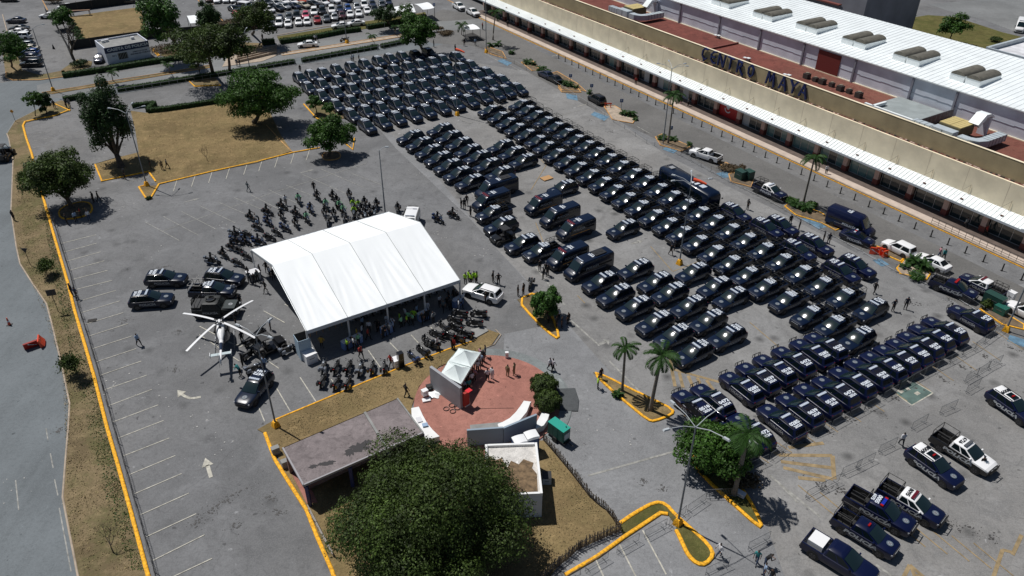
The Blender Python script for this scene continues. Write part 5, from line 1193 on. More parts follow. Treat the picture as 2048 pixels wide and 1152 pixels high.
# air-conditioning plant on the red roof
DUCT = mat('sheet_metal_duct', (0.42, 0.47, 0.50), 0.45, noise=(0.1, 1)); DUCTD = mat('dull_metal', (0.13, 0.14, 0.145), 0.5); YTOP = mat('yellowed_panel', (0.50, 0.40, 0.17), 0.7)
def ac_plant(lbl, px, py, mirror=1):
    u, v = wloc(px, py, 11.0); t = thing('rooftop_cooling_unit', lbl, 'air conditioner', MO + MU*u + MV*v + Vector((0, 0, 9.35)), MRZ, 'large rooftop cooling units')
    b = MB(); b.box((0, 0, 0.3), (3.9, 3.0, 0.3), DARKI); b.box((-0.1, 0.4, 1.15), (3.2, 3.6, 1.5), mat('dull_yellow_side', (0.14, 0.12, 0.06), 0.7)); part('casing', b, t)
    for i in range(2):
        for j in range(5): b = MB(); b.box((-0.95+i*1.62, -0.9+j*0.74, 1.94), (1.55, 0.68, 0.06), YTOP); part('top_panel', b, t)
    b = MB(); b.box((-0.1, -2.3, 0.95), (3.2, 1.5, 1.4), DUCT); b.box((-0.1, -2.32, 0.9), (0.08, 1.54, 1.45), DUCTD); part('fan_box', b, t)
    b = MB()
    path = [(2.2, -2.4), (3.6, -2.4), (4.5, -1.9), (4.9, -0.9), (4.9, 3.6)]; w2 = 0.65
    path = [(x*mirror, y) for x, y in path]
    L_, R2 = [], []
    for i, q in enumerate(path):
        a = Vector(path[max(0, i-1)]); e = Vector(path[min(len(path)-1, i+1)]); d = (e-a).normalized(); s = Vector((-d.y, d.x))*w2; q = Vector(q); L_.append(q+s); R2.append(q-s)
    b.loft([[(l.x, l.y, 0.5), (l.x, l.y, 1.5), (r.x, r.y, 1.5), (r.x, r.y, 0.5)] for l, r in zip(L_, R2)], DUCT)
    for i in range(6):
        y = -0.6+i*0.8; b.box((4.9*mirror, y, 1.0), (1.36, 0.05, 1.06), DUCTD)
    part('duct', b, t)
    b = MB(); b.loft([[(x-0.75, y, z), (x+0.75, y, z), (x+0.75, y+0.5, z-0.5), (x-0.75, y+0.5, z-0.5)] for x, y, z in ((0.9*mirror+0.6, 1.6, 2.1), (0.9*mirror+0.7, 2.8, 3.4), (0.9*mirror+0.8, 3.8, 3.4), (0.9*mirror+0.8, 4.6, 3.0))], WRIB); b.box((0.9*mirror+0.8, 4.4, 1.3), (1.3, 0.5, 2.8), WALLB); part('riser_duct', b, t)
    b = MB(); b.box((-3.2*mirror, -2.4, 1.0), (3.2, 1.1, 1.0), DUCT)
    for i in range(4): b.box((-3.2*mirror-1.2+i*0.8, -2.4, 1.0), (0.05, 1.14, 1.05), DUCTD)
    part('intake_duct', b, t)
ac_plant('large yellow-topped cooling unit with curved duct right of the blue letters', 1908, 242); ac_plant('yellow-topped cooling unit with curved duct left of the blue letters', 1262, 14)
g = thing('roof_enclosure', 'low grey metal-walled enclosure on the roof between red roof and yellow-topped unit', 'rooftop enclosure', MO + MU*wloc(1835, 205, 10)[0] + MV*6.6 + Vector((0, 0, 9.35)), MRZ)
b = MB(); b.box((0, 0, 0.3), (9.0, 8.6, 0.5), mat('grey_felt_roof', (0.26, 0.29, 0.29), 0.8, noise=(0.15, 0.8))); part('deck', b, g)
for i in range(8): b = MB(); b.box((4.55, -3.8+i*1.07, 0.85), (0.1, 1.0, 1.3), DUCTD); part('wall_panel', b, g)
b = MB(); b.box((-0.2, -4.1, 0.95), (9.0, 0.4, 0.4), WRIB); b.box((-3.3, -2.6, 0.95), (0.4, 3.2, 0.4), WRIB); part('white_duct', b, g)
names = ['leftmost', 'second', 'third', 'fourth', 'fifth', 'sixth', 'rightmost']
fanm = MB(); fanm.box((0, 0, 0.45), (0.95, 0.95, 0.8), mat('rusty_condenser', (0.05, 0.04, 0.035), 0.7)); fanm.tube([(0, 0, 0.85), (0, 0, 0.9)], 0.38, PLAS, 14); fanm = fanm.mesh('casing')
fgrill = MB(); fgrill.tube([(0, 0, 0.9), (0, 0, 1.0)], 0.3, mat('tan_grille', (0.2, 0.16, 0.12), 0.6), 14); fgrill = fgrill.mesh('fan_grille')
for i, (px, py) in enumerate(((1609, 149), (1626, 155), (1640, 160), (1659, 165), (1676, 173), (1694, 178), (1713, 186))):
    v_ = at(px, py, 9.5); spawn([('casing', fanm, []), ('fan_grille', fgrill, [])], (v_.x, v_.y, 9.35), MRZ, '%s of the seven dark condensers on the red roof above the letters' % names[i], 'air conditioner', 'row of dark rooftop condensers', 'roof_condenser', scale=0.8+0.2*(i % 2 == 0))
for i, (px, py, l) in enumerate(((1573, 148, 'small white dish-like roof vent beside the blue letters'), (1492, 115, 'pair of small white vents on the red roof above the O'), (1432, 70, 'white vent box beside the warehouse downpipe'))):
    v_ = at(px, py, 9.6); t = thing('roof_vent', l, 'vent', (v_.x, v_.y, 9.35), MRZ); b = MB(); b.box((0, 0, 0.25), (0.5, 0.5, 0.5), GALV); part('base', b, t); b = MB(); b.box((0, 0, 0.55), (0.7, 0.6, 0.1), WRIB); b.box((-0.9, 0.1, 0.4), (0.6, 0.5, 0.1), WRIB); part('lid', b, t)
# tall store at the far left end of the mall
u = (at(1025, 40, 4)-MO).dot(MU)
st = thing('department_store', 'tall blue-grey store block at the far end of the mall', 'building', MO + MU*(u-16) + MV*4.5, MRZ)
b = MB(); b.box((-6, 4, 7.5), (44, 12, 9.5), mat('blue_grey_cladding', (0.26, 0.33, 0.40), 0.6)); part('upper_wall', b, st)
b = MB(); b.box((-6, 4.5, 1.5), (43.6, 10.5, 2.8), DARKI); part('ground_floor', b, st)
for k in range(5): b = MB(); b.box((15.6-k*7, -1.7, 1.4), (0.6, 0.6, 2.8), PINKC); part('column', b, st)
# bollards along the mall road
bm = MB(); bm.tube([(0, 0, 0), (0, 0, 1.0)], 0.085, STEEL, 8); bm.box((0, 0, 0.02), (0.3, 0.3, 0.03), STEEL); bm = bm.mesh('post'); cm = MB(); cm.tube([(0, 0, 1.0), (0, 0, 1.05)], [0.1, 0.06], STEEL, 8); cm = cm.mesh('cap')
B0, B1 = at(1112.75, 116.25), at(2042, 550)
nb = 42
for i in range(nb):
    q = B0.lerp(B1, i/(nb-1)); spawn([('post', bm, []), ('cap', cm, [])], (q.x, q.y, 0.012), 0, 'short black steel bollard beside the mall road, %s from the far end' % (ordw(i) if i < 40 else ('fortieth' if i == 39 else 'forty-%s' % ORD[i-40] if i > 39 else '')), 'bollard', 'bollards along the mall road', 'bollard')
# steel handrail on the right of the walkway
rl = thing('handrail', 'long black steel handrail along the mall walkway edge at right', 'railing', MO, MRZ); ua = wloc(1852, 432, 1.0)[0]; b = MB()
b.tube([(ua, -3.75, 1.05), (u1, -3.75, 1.05)], 0.035, STEEL, 5); b.tube([(ua, -3.75, 0.55), (u1, -3.75, 0.55)], 0.03, STEEL, 5); part('rail', b, rl)
k = ua
while k < u1: b = MB(); b.tube([(k, -3.75, 0.14), (k, -3.75, 1.05)], 0.03, STEEL, 5); part('rail_post', b, rl); k += 1.0
# far structures top right
g = thing('industrial_shed', 'grey shed wall with rusty door beyond the white ribbed roof', 'building', MO + MU*20 + MV*54, MRZ); b = MB(); b.box((-8, 10, 7), (56, 20, 14), mat('grey_shed_render', (0.20, 0.20, 0.22), 0.85, noise=(0.15, 0.3))); part('wall', b, g)
b = MB(); b.box((15, -0.04, 2.0), (2.0, 0.08, 4.0), mat('rust_door', (0.10, 0.03, 0.025), 0.8)); part('door', b, g)
b = MB(); b.box((-6, -0.6, 9.0), (40, 1.0, 0.3), BRICKB); part('ledge', b, g)
w_ = at(2030, 110, 8); g = thing('neighbour_roof', 'low white flat roof with parapet at the right edge behind the warehouse', 'building', (w_.x, w_.y, 0), MRZ)
b = MB(); b.box((6, 8, 4.0), (24, 15, 8.0), mat('pale_roof_slab', (0.6, 0.6, 0.62), 0.7, noise=(0.25, 0.6))); part('roof', b, g)
b = MB(); b.box((-6.2, 8, 8.3), (0.5, 15.6, 1.0), DUCT); b.box((6, 15.6, 8.3), (24, 0.4, 1.0), DUCT); b.box((6, 0.2, 8.3), (24, 0.4, 1.0), DUCT); part('parapet', b, g)
# ------------------------------------------------------------------ vehicle prototypes
NUMS = [('0472', '2024'), ('0518', '2024'), ('0639', '2024'), ('0285', '2023')]
SUVP = [suv(num=(a, b, LETW)) for a, b in NUMS]
SUVR = [suv(paint=NAVY2, num=(a, b, LETW)) for a, b in NUMS[:2]]
SUVL = [suv(paint=NAVY2, bull=True, num=(a, b, LETW), L=5.1, slats=(i % 2 == 0), numx=-1.35) for i, (a, b) in enumerate(NUMS)]
PICK = [pickup(num=(a, b, LETW)) for a, b in NUMS]
VANR = van(red=True, L=5.7, H=2.32); VANB = van(red=False, L=6.0, H=2.36); VANL = van(red=False, L=6.8, H=2.5, vent=True)
HD_A = MRZ                       # facing along the mall front, towards the viewer's right
HD_B = MRZ - pi/2                # backed towards the mall, noses pointing away from it
HD_C = MRZ + pi - radians(2)
def veh(proto, px, py, hd, label, cat, group, name, zr=1.8, back=0.6, sc=None, jit=True):
    """px, py: where the roof markings sit; back: their distance behind the vehicle's middle"""
    q = at(px, py, zr); hd += random.uniform(-0.02, 0.02) if jit else 0; d = Vector((cos(hd), sin(hd), 0)); q = q + d*back
    return spawn(proto, (q.x, q.y, 0.012), hd, label, cat, group, name, sc)
# far block of patrol SUVs: rows read from the back row (beside the hedge) to the front row
rowsA = [P('225,620 385,585 555,555 735,505 935,468 1120,430 1305,385 1465,350 1635,320', 6.817, 560, 60) + P('180,300 355,265', 6.817, 800, 60),
 P('350,750 535,705 760,665 965,625 1155,585 1325,548 1530,500 1715,462', 6.817, 560, 60) + P('240,430 415,395 545,360 735,318', 6.817, 800, 60),
 P('530,855 730,810 950,765 1150,720 1340,685 1525,640', 6.817, 560, 60) + P('95,600 265,558 440,520 600,485 800,468 930,430', 6.817, 800, 60),
 P('730,985 940,930 1150,885 1340,840 1545,795', 6.817, 560, 60) + P('110,745 285,705 465,665 655,628 830,590 1030,565 1150,525', 6.817, 800, 60),
 P('935,1110 1140,1060 1345,1015 1550,965', 6.817, 560, 60) + P('110,915 305,870 505,820 685,780 865,740 1035,697 1190,665 1355,625', 6.817, 800, 60),
 P('862,975 985,940 1105,910', 4, 512, 0) + P('130,1095 325,1045 520,995 715,945 905,905 1085,855 1265,815 1405,770 1570,735', 6.817, 800, 60)]
RW = ['hedge-side back', 'second', 'third', 'fourth', 'fifth', 'front']
for r, row in enumerate(rowsA):
    for i, (x, y) in enumerate(row):
        veh(SUVP[(i*3+r) % 4], x, y, HD_A + radians(1.5), 'navy police SUV, %s from the left in the %s row of the far block' % (ordw(i), RW[r]), 'police SUV', 'navy patrol SUVs of the far block', 'patrol_suv')
rowsB = [P('300,445 430,540 560,640 690,735 825,835 960,940 1125,1045', 6.817, 780, 200), P('705,345 830,445 970,535 1095,630 1220,715 1355,820 1525,930', 6.817, 780, 200), P('1535,565 1690,655 1840,755', 6.817, 780, 200)]
for r, row in enumerate(rowsB):
    for i, (x, y) in enumerate(row):
        veh(SUVP[(i+r) % 4], x, y, HD_B + radians(4), 'navy police SUV, %s down the %s column of the middle block' % (ordw(i), ['left', 'centre', 'short right'][r]), 'police SUV', 'patrol SUVs of the middle block', 'patrol_suv')
rowsC = [[(1210,548), (1240,573), (1279,597), (1320,627), (1358,653.5), (1398,686)], [(1279,522), (1319.8,548), (1349,568.6), (1387,595), (1426.5,623.5), (1465,653.5)], [(1394.6,528.3), (1439.4,556), (1472,577)]]
for r, row in enumerate(rowsC):
    for i, (x, y) in enumerate(row):
        veh(SUVP[(i+r) % 4], x, y, HD_B + radians(2), 'glinting navy police SUV, %s down the %s column of the near block' % (ordw(i), ['left', 'centre', 'right'][r]), 'police SUV', 'patrol SUVs of the near block', 'patrol_suv')
for x, y, l in ((1130, 363, 'navy police SUV parked alone just above the row of black vans'), (1252.7, 442, 'navy police SUV standing alone on open concrete between vans and pickups'), (1008, 438, 'navy police SUV between the caged pickup and the black buggy'), (1051.5, 473, 'navy police SUV between the black buggy and a caged pickup'), (1752, 597.5, 'navy police SUV at the end of the right pickup row, two officers beside it'), (1726, 655, 'navy police SUV at the near end behind the last caged pickup')):
    veh(SUVP[0], x, y, HD_B + radians(2), l, 'police SUV', None, 'patrol_suv')
for i, (x, y) in enumerate(((1465,406.7), (1558,431.5), (1527.9,436.7), (1626,468), (1591,480), (1708.3,509.3), (1677.5,520.3))):
    veh(SUVR[i % 2], x, y, HD_A + radians(2), 'blue police SUV facing right beside the pickups, %s from the bus' % ordw(i), 'police SUV', 'blue SUVs along the barrier', 'patrol_suv')
# caged pickups, two long rows
PL = P('25,175 140,255 260,330 400,410 545,492 665,575 810,675 960,770 1110,855', 6.817, 1000, 200) + P('50,270 220,375 380,480 550,585 730,690 925,815 1120,925 1310,1040', 6.817, 1180, 300) + [(1404.2,470.3), (1436.4,490.1), (1470.2,510.7), (1504.6,533.4), (1541.3,556.9), (1584.3,581.5), (1629,610.7), (1678.2,629.8)]
PL = [(983.2, 212.5)] + PL
PRW = P('300,5 395,85 515,155 650,235 790,310 930,395 1070,480 1215,560 1360,650 1520,735 1685,830 1860,935', 6.817, 1000, 200) + P('805,350 985,455 1165,555 1360,665 1550,770 1750,880 1965,1000', 6.817, 1180, 300) + [(1501,465.2), (1536.2,484.3), (1572.8,506), (1612.2,529), (1652.6,552.3), (1698,575.5)]
for r, row in enumerate((PL, PRW)):
    for i, (x, y) in enumerate(row):
        veh(PICK[(i+r) % 4], x, y, HD_B + radians(1), 'navy police pickup with roll cage, %s from the far end of the %s pickup row' % (ordw(i), ['left', 'right'][r]), 'police pickup', 'caged police pickups in two long rows', 'patrol_pickup', 1.82, 0.38)
for x, y, l in ((989.5, 414, 'navy caged police pickup beside the topmost black van'), (1088, 488, 'navy caged police pickup wedged between SUV and red-edged van')):
    veh(PICK[1], x, y, HD_B + radians(2), l, 'police pickup', None, 'patrol_pickup', 1.82, 0.38)
# vans
for pr, x, y, z, bk, l in ((VANL, 988, 361, 2.5, -0.2, 'long black police van with roof vents next to the middle SUVs'), (VANR, 982, 386, 2.32, 0.2, 'black van with maroon front roof edge, yellow bumper line, officers standing by'),
        (VANR, 1087, 391, 2.32, 0.2, 'black van with maroon roof edge, uppermost of three in the open'), (VANB, 1123, 413, 2.36, 0.4, 'plain black van between two maroon-edged vans'), (VANR, 1153, 439, 2.32, 0.2, 'black van with maroon roof edge, lowest of three in the open'),
        (VANR, 1137, 494.5, 2.32, 0.2, 'black maroon-edged van with officers at its nose, beside the long van'), (VANL, 1180, 510, 2.5, 0.2, 'long black police van with two roof fans beside the near SUVs')):
    veh(pr, x, y, HD_B + radians(2), l, 'van', 'black police vans', 'police_van', z, bk)
BUS = bus(); b0, b1 = at(1325, 327, 3.15), at(1423, 384, 3.15); m_ = (b0+b1)/2
spawn(BUS, (m_.x+0.4, m_.y+0.1, 0.012), atan2(b1.y-b0.y, b1.x-b0.x), 'long dark police bus parked behind the pickup rows', 'bus', None, 'police_bus')
BUG = buggy(); q = at(1004, 470, 1.0); spawn(BUG, (q.x, q.y, 0.01), HD_B + radians(4), 'black open off-road buggy with roll cage between two patrol SUVs', 'buggy', None, 'off_road_buggy', 1.1)
q = at(541, 697, 0.6); spawn(BUG, (q.x, q.y, 0.01), radians(38), 'black off-road buggy beside the helicopter tail and motorcycles', 'buggy', None, 'off_road_buggy', 1.15)
q = at(3, 318, 0.8); spawn(BUG, (q.x, q.y, 0.01), radians(100), 'dark blue open utility vehicle at the left edge on the road', 'buggy', None, 'off_road_buggy', 1.35)
# two rows with push bumpers
r1 = [(1920,651.8), (1893.5,667), (1871,683.5), (1848.5,698.5), (1823.5,712), (1797,727), (1767,742), (1735,760), (1702,780), (1665,797), (1630,818.5), (1593.5,842), (1532,862), (1498,883)]
r2 = [(1678.5,688.5), (1650,702), (1613.5,718.5), (1576,736), (1542,753.5), (1510,773.5), (1451.5,800), (1413,813.5)]
for r, row in enumerate((r1, r2)):
    for i, (x, y) in enumerate(row):
        veh(SUVL[(i+r*2) % 4], x, y, HD_C, 'dark blue push-bumper police SUV, %s from the right in the %s lower row' % (ordw(i), ['barrier-side', 'inner'][r]), 'police SUV', 'push-bumper SUVs in two lower rows', 'patrol_suv', 1.8, 1.5)
veh(SUVL[0], 1973, 626, HD_C, 'dark blue push-bumper police SUV standing alone beside the green box', 'police SUV', None, 'patrol_suv', 1.8, 1.5)
# left group beside the helicopter
def two(proto, ra, fb, z, label, cat, name, group=None, sc=None, shift=0.0):
    """ra, fb: rear and front points of the roof or body at height z"""
    a, b = at(*ra, z), at(*fb, z); d = (b-a).normalized(); m = (a+b)/2 + d*shift
    return spawn(proto, (m.x, m.y, 0.012), atan2(d.y, d.x), label, cat, group, name, sc)
two(SUVP[1], (268, 612), (340, 606), 0.6, 'navy police SUV, lower of the two at far left of the lot', 'police SUV', 'patrol_suv')
two(SUVP[2], (301, 568), (365, 566), 0.6, 'navy police SUV, upper of the two at far left of the lot', 'police SUV', 'patrol_suv')
two(SUVP[0], (417, 561), (481, 567), 0.6, 'navy police SUV beside the parked motorcycles, left of the tent', 'police SUV', 'patrol_suv')
two(PICK[0], (384, 590), (470, 591), 0.6, 'navy caged police pickup between SUV and armoured car', 'police pickup', 'patrol_pickup')
two(armored(), (386, 625), (478, 622), 0.8, 'matte dark armoured patrol truck with roof turret ring above the helicopter', 'armoured truck', 'armored_truck')
two(suv(num=('0472', '2024', LETW), bull=False, sunroof=False, bar=BARW), (533, 760), (490, 812), 0.6, 'navy police SUV parked by the lamp post near the lawn kerb', 'police SUV', 'patrol_suv')
# lower right group
LETB = mat('silver_lettering', (0.42, 0.44, 0.45), 0.45)
WR = suv(paint=NAVY2, roofm=WHT, num=('8009', None, BLACKP), bar=REDL, barw=0.4, letm=LETG, sunroof=True, L=5.1, numx=-1.2, barx=-0.35, bull=False)
WR = [p for p in WR if p[0] != 'side_lettering'] + side_pair('POLICÍA', 0.50, LETB, -0.15, 0.97, 0.68, shear=0.2, xs=1.45)
def biglet(pr, w): return [p for p in pr if p[0] != 'side_lettering'] + side_pair('POLICÍA', 0.52, LETB, -0.05, w, 0.78, shear=0.2, xs=1.45)
WP = biglet(pickup(paint=BLACKP, roofm=WHT, hoodm=WHT, cage='hoops', num=('6726', None, BLACKP), bar=GALV, bull=True, big=1.04, hoodbadge='star', barx=0.1), 1.0)
two(WP, (1886, 873), (1972, 926), 0.5, 'white-and-black police pickup with roll cage and white bonnet', 'police pickup', 'patrol_pickup')
two(WR, (1834, 905), (1906, 955), 0.4, 'blue police SUV with white roof and red light beside a walking man', 'police SUV', 'patrol_suv')
two(WR, (1990, 785), (2062, 834), 0.4, 'blue police SUV with white roof cut off by the right edge', 'police SUV', 'patrol_suv')
WP2 = biglet(pickup(paint=NAVY2, roofm=WHT, cage='hoops', num=('8095', None, BLACKP), bar=mat('maroon_bar', (0.12, 0.01, 0.02), 0.3), bull=True), 0.96)
two(WP2, (1778, 977), (1872, 1030), 0.5, 'navy police pickup with white roof and maroon light bar', 'police pickup', 'patrol_pickup')
WP3 = biglet(pickup(paint=NAVY2, cage='front', num=('0005', '6075', LETW), bar=mat('blue_lens', (0.01, 0.03, 0.35), 0.3), bend=REDL, bull=True, big=1.05), 1.0)
two(WP3, (1714, 992), (1813, 1046), 0.5, 'navy police pickup with white roof number, red and blue light bar', 'police pickup', 'patrol_pickup')
WP4 = biglet(pickup(paint=NAVY2, cage='hoops', num=None, bar=REDL, barw=0.4, bull=False, big=0.98), 0.95)
two(WP4, (1690, 1037), (1780, 1091), 0.5, 'navy police pickup with small red beacon beside the plain pickup', 'police pickup', 'patrol_pickup')
ld = MB(); ld.box((-1.95, 0.12, 0.98), (1.25, 1.35, 0.7), WHT)
PP = pickup(paint=NAVY2, cage=None, patrol=False, big=1.08, load=('white_bed_box', ld.mesh('white_bed_box'), []), bed=GALV)
two(PP, (1632, 1083), (1738, 1147), 0.5, 'plain navy crew-cab pickup with a white box in its bed, no lettering', 'pickup', 'pickup_truck')
# vehicles by the mall road
two(van(paint=NAVY2, red=False, L=6.6, H=2.7, whiteletter=True), (1665, 430), (1735, 457), 0.8, 'large navy police van on the mall road with white lettering', 'van', 'police_van')
two(sedan(NAVY2, 'sedan', True), (1690, 464), (1736, 480), 0.4, 'navy police sedan parked behind the mall-side van', 'police car', 'police_sedan')
BP = biglet(pickup(paint=NAVY2, cage='full', num=None, bar=REDL), 0.96)
two(BP, (1870, 556), (1945, 585), 0.6, 'blue caged police pickup by the barrier near the green box', 'police pickup', 'patrol_pickup')
two(pickup(paint=NAVY2, roofm=WHT, cage='full', bar=mat('maroon_bar', (0.12, 0.01, 0.02), 0.3)), (2000, 583), (1925, 548), 0.6, 'navy caged police pickup with white roof behind the blue one', 'police pickup', 'patrol_pickup')
two(pickup(paint=NAVY2, roofm=WHT, cage='full', letm=LETW), (1513, 367), (1563, 389), 0.7, 'navy police pickup with white roof on the mall road', 'police pickup', 'patrol_pickup')
# civilian cars
PAL = {'w': WHT, 'k': mat('black_car_paint', (0.008, 0.008, 0.009), 0.25, coat=0.6), 'g': mat('grey_car_paint', (0.09, 0.10, 0.11), 0.3, metal=0.4, coat=0.5), 's': mat('silver_car_paint', (0.38, 0.39, 0.40), 0.3, metal=0.5, coat=0.5), 'r': mat('red_car_paint', (0.26, 0.012, 0.012), 0.3, coat=0.6),
       'm': mat('maroon_car_paint', (0.06, 0.008, 0.012), 0.3, coat=0.6), 'b': mat('blue_car_paint', (0.01, 0.05, 0.20), 0.3, coat=0.6), 'o': mat('orange_car_paint', (0.4, 0.07, 0.02), 0.35, coat=0.5), 'p': mat('pink_car_paint', (0.5, 0.06, 0.12), 0.35, coat=0.5), 'n': mat('dark_blue_car_paint', (0.01, 0.015, 0.04), 0.28, coat=0.6), 'e': mat('beige_car_paint', (0.42, 0.38, 0.3), 0.35, coat=0.4)}
CNM = {'w': 'white', 'k': 'black', 'g': 'dark grey', 's': 'silver', 'r': 'red', 'm': 'maroon', 'b': 'blue', 'o': 'orange', 'p': 'pink', 'n': 'dark blue', 'e': 'beige'}
CP = {}
def car(px, py, c, kd, hd, label, group=None, z=0.7):
    k = {'s': 'sedan', 'h': 'hatch', 'u': 'suv'}[kd]
    if (c, k) not in CP: CP[(c, k)] = sedan(PAL[c], k)
    q = at(px, py, z); return spawn(CP[(c, k)], (q.x, q.y, 0.03), hd + random.uniform(-.03, .03), label, 'car', group, 'parked_car')
hp = HD_A + radians(-12)
d_ = at(560, 60) - at(543, 40); hdP = atan2((at(610,160/4)-at(600,120/4)).y, (at(610,40)-at(600,30)).x)
q0, q1 = at(543, 12, 0.7), at(553, 50, 0.7); hdP = radians(-78)
rp1 = [(537,55,'g','h'), (553,50,'w','u'), (571,51,'w','s'), (592,48,'w','h'), (609,47,'w','h'), (629,43,'r','s'), (648,40,'g','s'), (664,37,'s','h'), (679,33,'m','s'), (695,31,'w','s'), (712,29,'w','s'), (729,24,'w','s'), (743,20,'k','s')]
for i, (x, y, c, k) in enumerate(rp1): car(x, y, c, k, hdP, '%s car, %s from the left in the front row of the upper car park' % (CNM[c], ordw(i)), 'cars in the upper car park')
rp2 = [(537,46,'k','s'), (554,41,'n','s'), (572,38,'g','h'), (588,35,'k','u'), (606,34,'p','h'), (623,27,'w','u'), (639,25,'k','u'), (658,23,'w','u'), (674,21,'n','s'), (690,19,'b','h'), (708,16,'s','h'), (723,12,'w','u'), (739,10,'n','s'), (758,11,'g','h'), (771,6,'n','s')]
for i, (x, y, c, k) in enumerate(rp2): car(x, y, c, k, hdP, '%s car, %s from the left in the second row of the upper car park' % (CNM[c], ordw(i)), 'cars in the upper car park')
rp3 = [(503,20,'b','s'), (508,14,'w','h'), (518,24,'w','s'), (532,24,'w','h'), (527,10,'g','s'), (545,11,'s','s'), (549,21,'k','s'), (560,7,'w','s'), (563,17,'s','s'), (578,7,'w','s'), (583,16,'n','s'), (594,5,'o','s'), (601,14,'e','s'), (612,3,'w','s'), (621,11,'k','s'), (640,8,'w','s'), (647,1,'r','s'), (662,4,'w','s'), (686,1,'n','s'), (471,34,'r','h'), (462,23,'k','s'), (480,28,'n','s'), (490,24,'g','s')]
for i, (x, y, c, k) in enumerate(rp3): car(x, y, c, k, hdP + radians(38 if i < 19 else 30), '%s car, %s of the slanted cars in the third upper row' % (CNM[c], ordw(i)), 'slanted cars in the upper car park')
rp0 = [(413,3,'m','u'), (429,5,'w','u'), (447,4,'w','u'), (463,4,'s','u'), (480,4,'g','u'), (500,3,'n','s'), (516,2,'m','s'), (530,1,'n','s')]
for i, (x, y, c, k) in enumerate(rp0): car(x, y, c, k, hdP, '%s car at the top edge, %s from the left' % (CNM[c], ordw(i)), 'cars at the top edge')
rp4 = [(127,22,'w','s'), (147,21,'k','s'), (167,17,'w','s'), (188,14,'n','s'), (208,11,'r','s'), (231,7,'w','u'), (253,9,'k','s'), (272,3,'n','s')]
for i, (x, y, c, k) in enumerate(rp4): car(x, y, c, k, radians(12+180), '%s car behind the dark mesh fence, %s from the left' % (CNM[c], ordw(i)), 'cars behind the dark fence')
for x, y, c, k, l in ((12,8,'k','u','black car at the top left corner'), (100,4,'n','u','dark blue car at the top edge beside the left car park kerb'), (27,50,'n','s','dark blue sedan, uppermost in the left column'), (33,66,'k','s','black sedan, second in the left column'), (29,73,'w','s','white sedan squeezed between black sedan and white wagon'), (37,82,'w','u','long white wagon in the left column'), (46,98,'g','h','dark grey hatchback below the white wagon'),
        (52,106,'e','s','beige sedan above the blue hatchback in the left column'), (55,114,'b','h','bright blue hatchback in the left column'), (56,123,'n','s','dark blue sedan below the blue hatchback'), (58,136,'k','u','black wagon, lowest in the left column')):
    car(x, y, c, k, radians(186), l, 'cars in the left column')
for x, y, c, k, hd, l in ((163.5,54/1.0,'w','s',radians(186),'white sedan'), (676,54,'w','s',radians(200),'white sedan by the upper hedge, left of two'), (706,49,'w','s',radians(200),'white sedan by the upper hedge, right of two'), (610,92,'w','s',radians(192),'white sedan driving on the upper road'), (195,125,'n','h',radians(-80),'dark blue hatchback parked beside the police booth'),
        (1088,148,'n','s',HD_A+pi,'glossy dark blue sedan, left of two at the palm island'), (1105,156,'k','s',HD_A+pi,'black sedan, right of two at the palm island'), (1190,196,'k','u',HD_A+radians(175),'large black wagon parked beside the barrier and orange trestle'), (1797,488,'w','u',HD_A+pi,'white hatchback beside the red water barriers'), (1865,515,'w','s',HD_A+pi,'white sedan behind the planted island'),
        (2052,612,'w','u',HD_A+pi,'white car cut off by the right edge near the lamp post'), (92,40,'w','s',radians(186),'white car beside the dark fence end, left park')):
    if x == 163.5: continue
    car(x, y, c, k, hd, l)
wpk = pickup(paint=WHT, cage=None, patrol=False)
for a, b, l in (((903,9), (922,20), 'white pickup at the top by the tall store, left of two'), ((931,21), (950,31), 'white pickup at the top by the tall store, right of two'), ((1428,312), (1388,300), 'white pickup parked beside the barrier on the mall road')): two(wpk, a, b, 0.7, l, 'pickup', 'pickup_truck')
wsv = suv(paint=WHT, patrol=False); two(wsv, (998, 596), (934, 577), 0.7, 'white SUV parked right beside the big tent', 'SUV', 'parked_suv')
two(van(paint=WHT, red=False, L=4.8, H=1.9, letters=''), (824, 428), (816, 452), 1.2, 'white van half hidden behind the big tent', 'van', 'parked_van')
two(van(paint=WHT, red=False, L=5.0, H=2.1, letters=''), (489, 16), (467, 13), 1.2, 'white minibus in the upper car park', 'van', 'parked_van')
# box truck top right
t_ = van(paint=WHT, red=False, L=6.5, H=2.6, letters=''); two(t_, (2040, 25), (2032, 58), 1.2, 'white box truck at the top right corner', 'truck', 'box_truck')

# ------------------------------------------------------------------ motorcycles and riders
BK = [motorbike(), motorbike(style=1, boxes=True), motorbike(body=PLAS, fair=C_NAVY if False else mat('dark_blue_fairing', (0.02, 0.035, 0.09), 0.3, coat=0.5), style=1), motorbike(body=BLACKP, fair=mat('silver_fairing', (0.2, 0.22, 0.25), 0.3, metal=0.5), style=1)]
def bike(px, py, hd, kd, label, rider=None):
    q = at(px, py, 0.55); t = spawn(BK[kd], (q.x, q.y, 0.0), hd, label, 'motorcycle', 'police motorcycles round the tent', 'motorcycle')
    if rider:
        s = Vector((cos(hd), sin(hd), 0)); person((q.x - s.x*0.2, q.y - s.y*0.2, 0.0), hd, 'ride', rider[0], rider[1], 'rider in %s on %s' % (rider[0], label.replace(' the ', ' ')), 'motorcycle riders', 1.0, 'helmet', sleeves=True)
bk = []
def fan(s, hd, kd, rider): 
    for p in P(s): bk.append((p[0], p[1], hd, kd, rider))
R_ = lambda c='black', b='black': (c, b)
H1 = radians(-62); H2 = radians(-35); H3 = radians(-12)
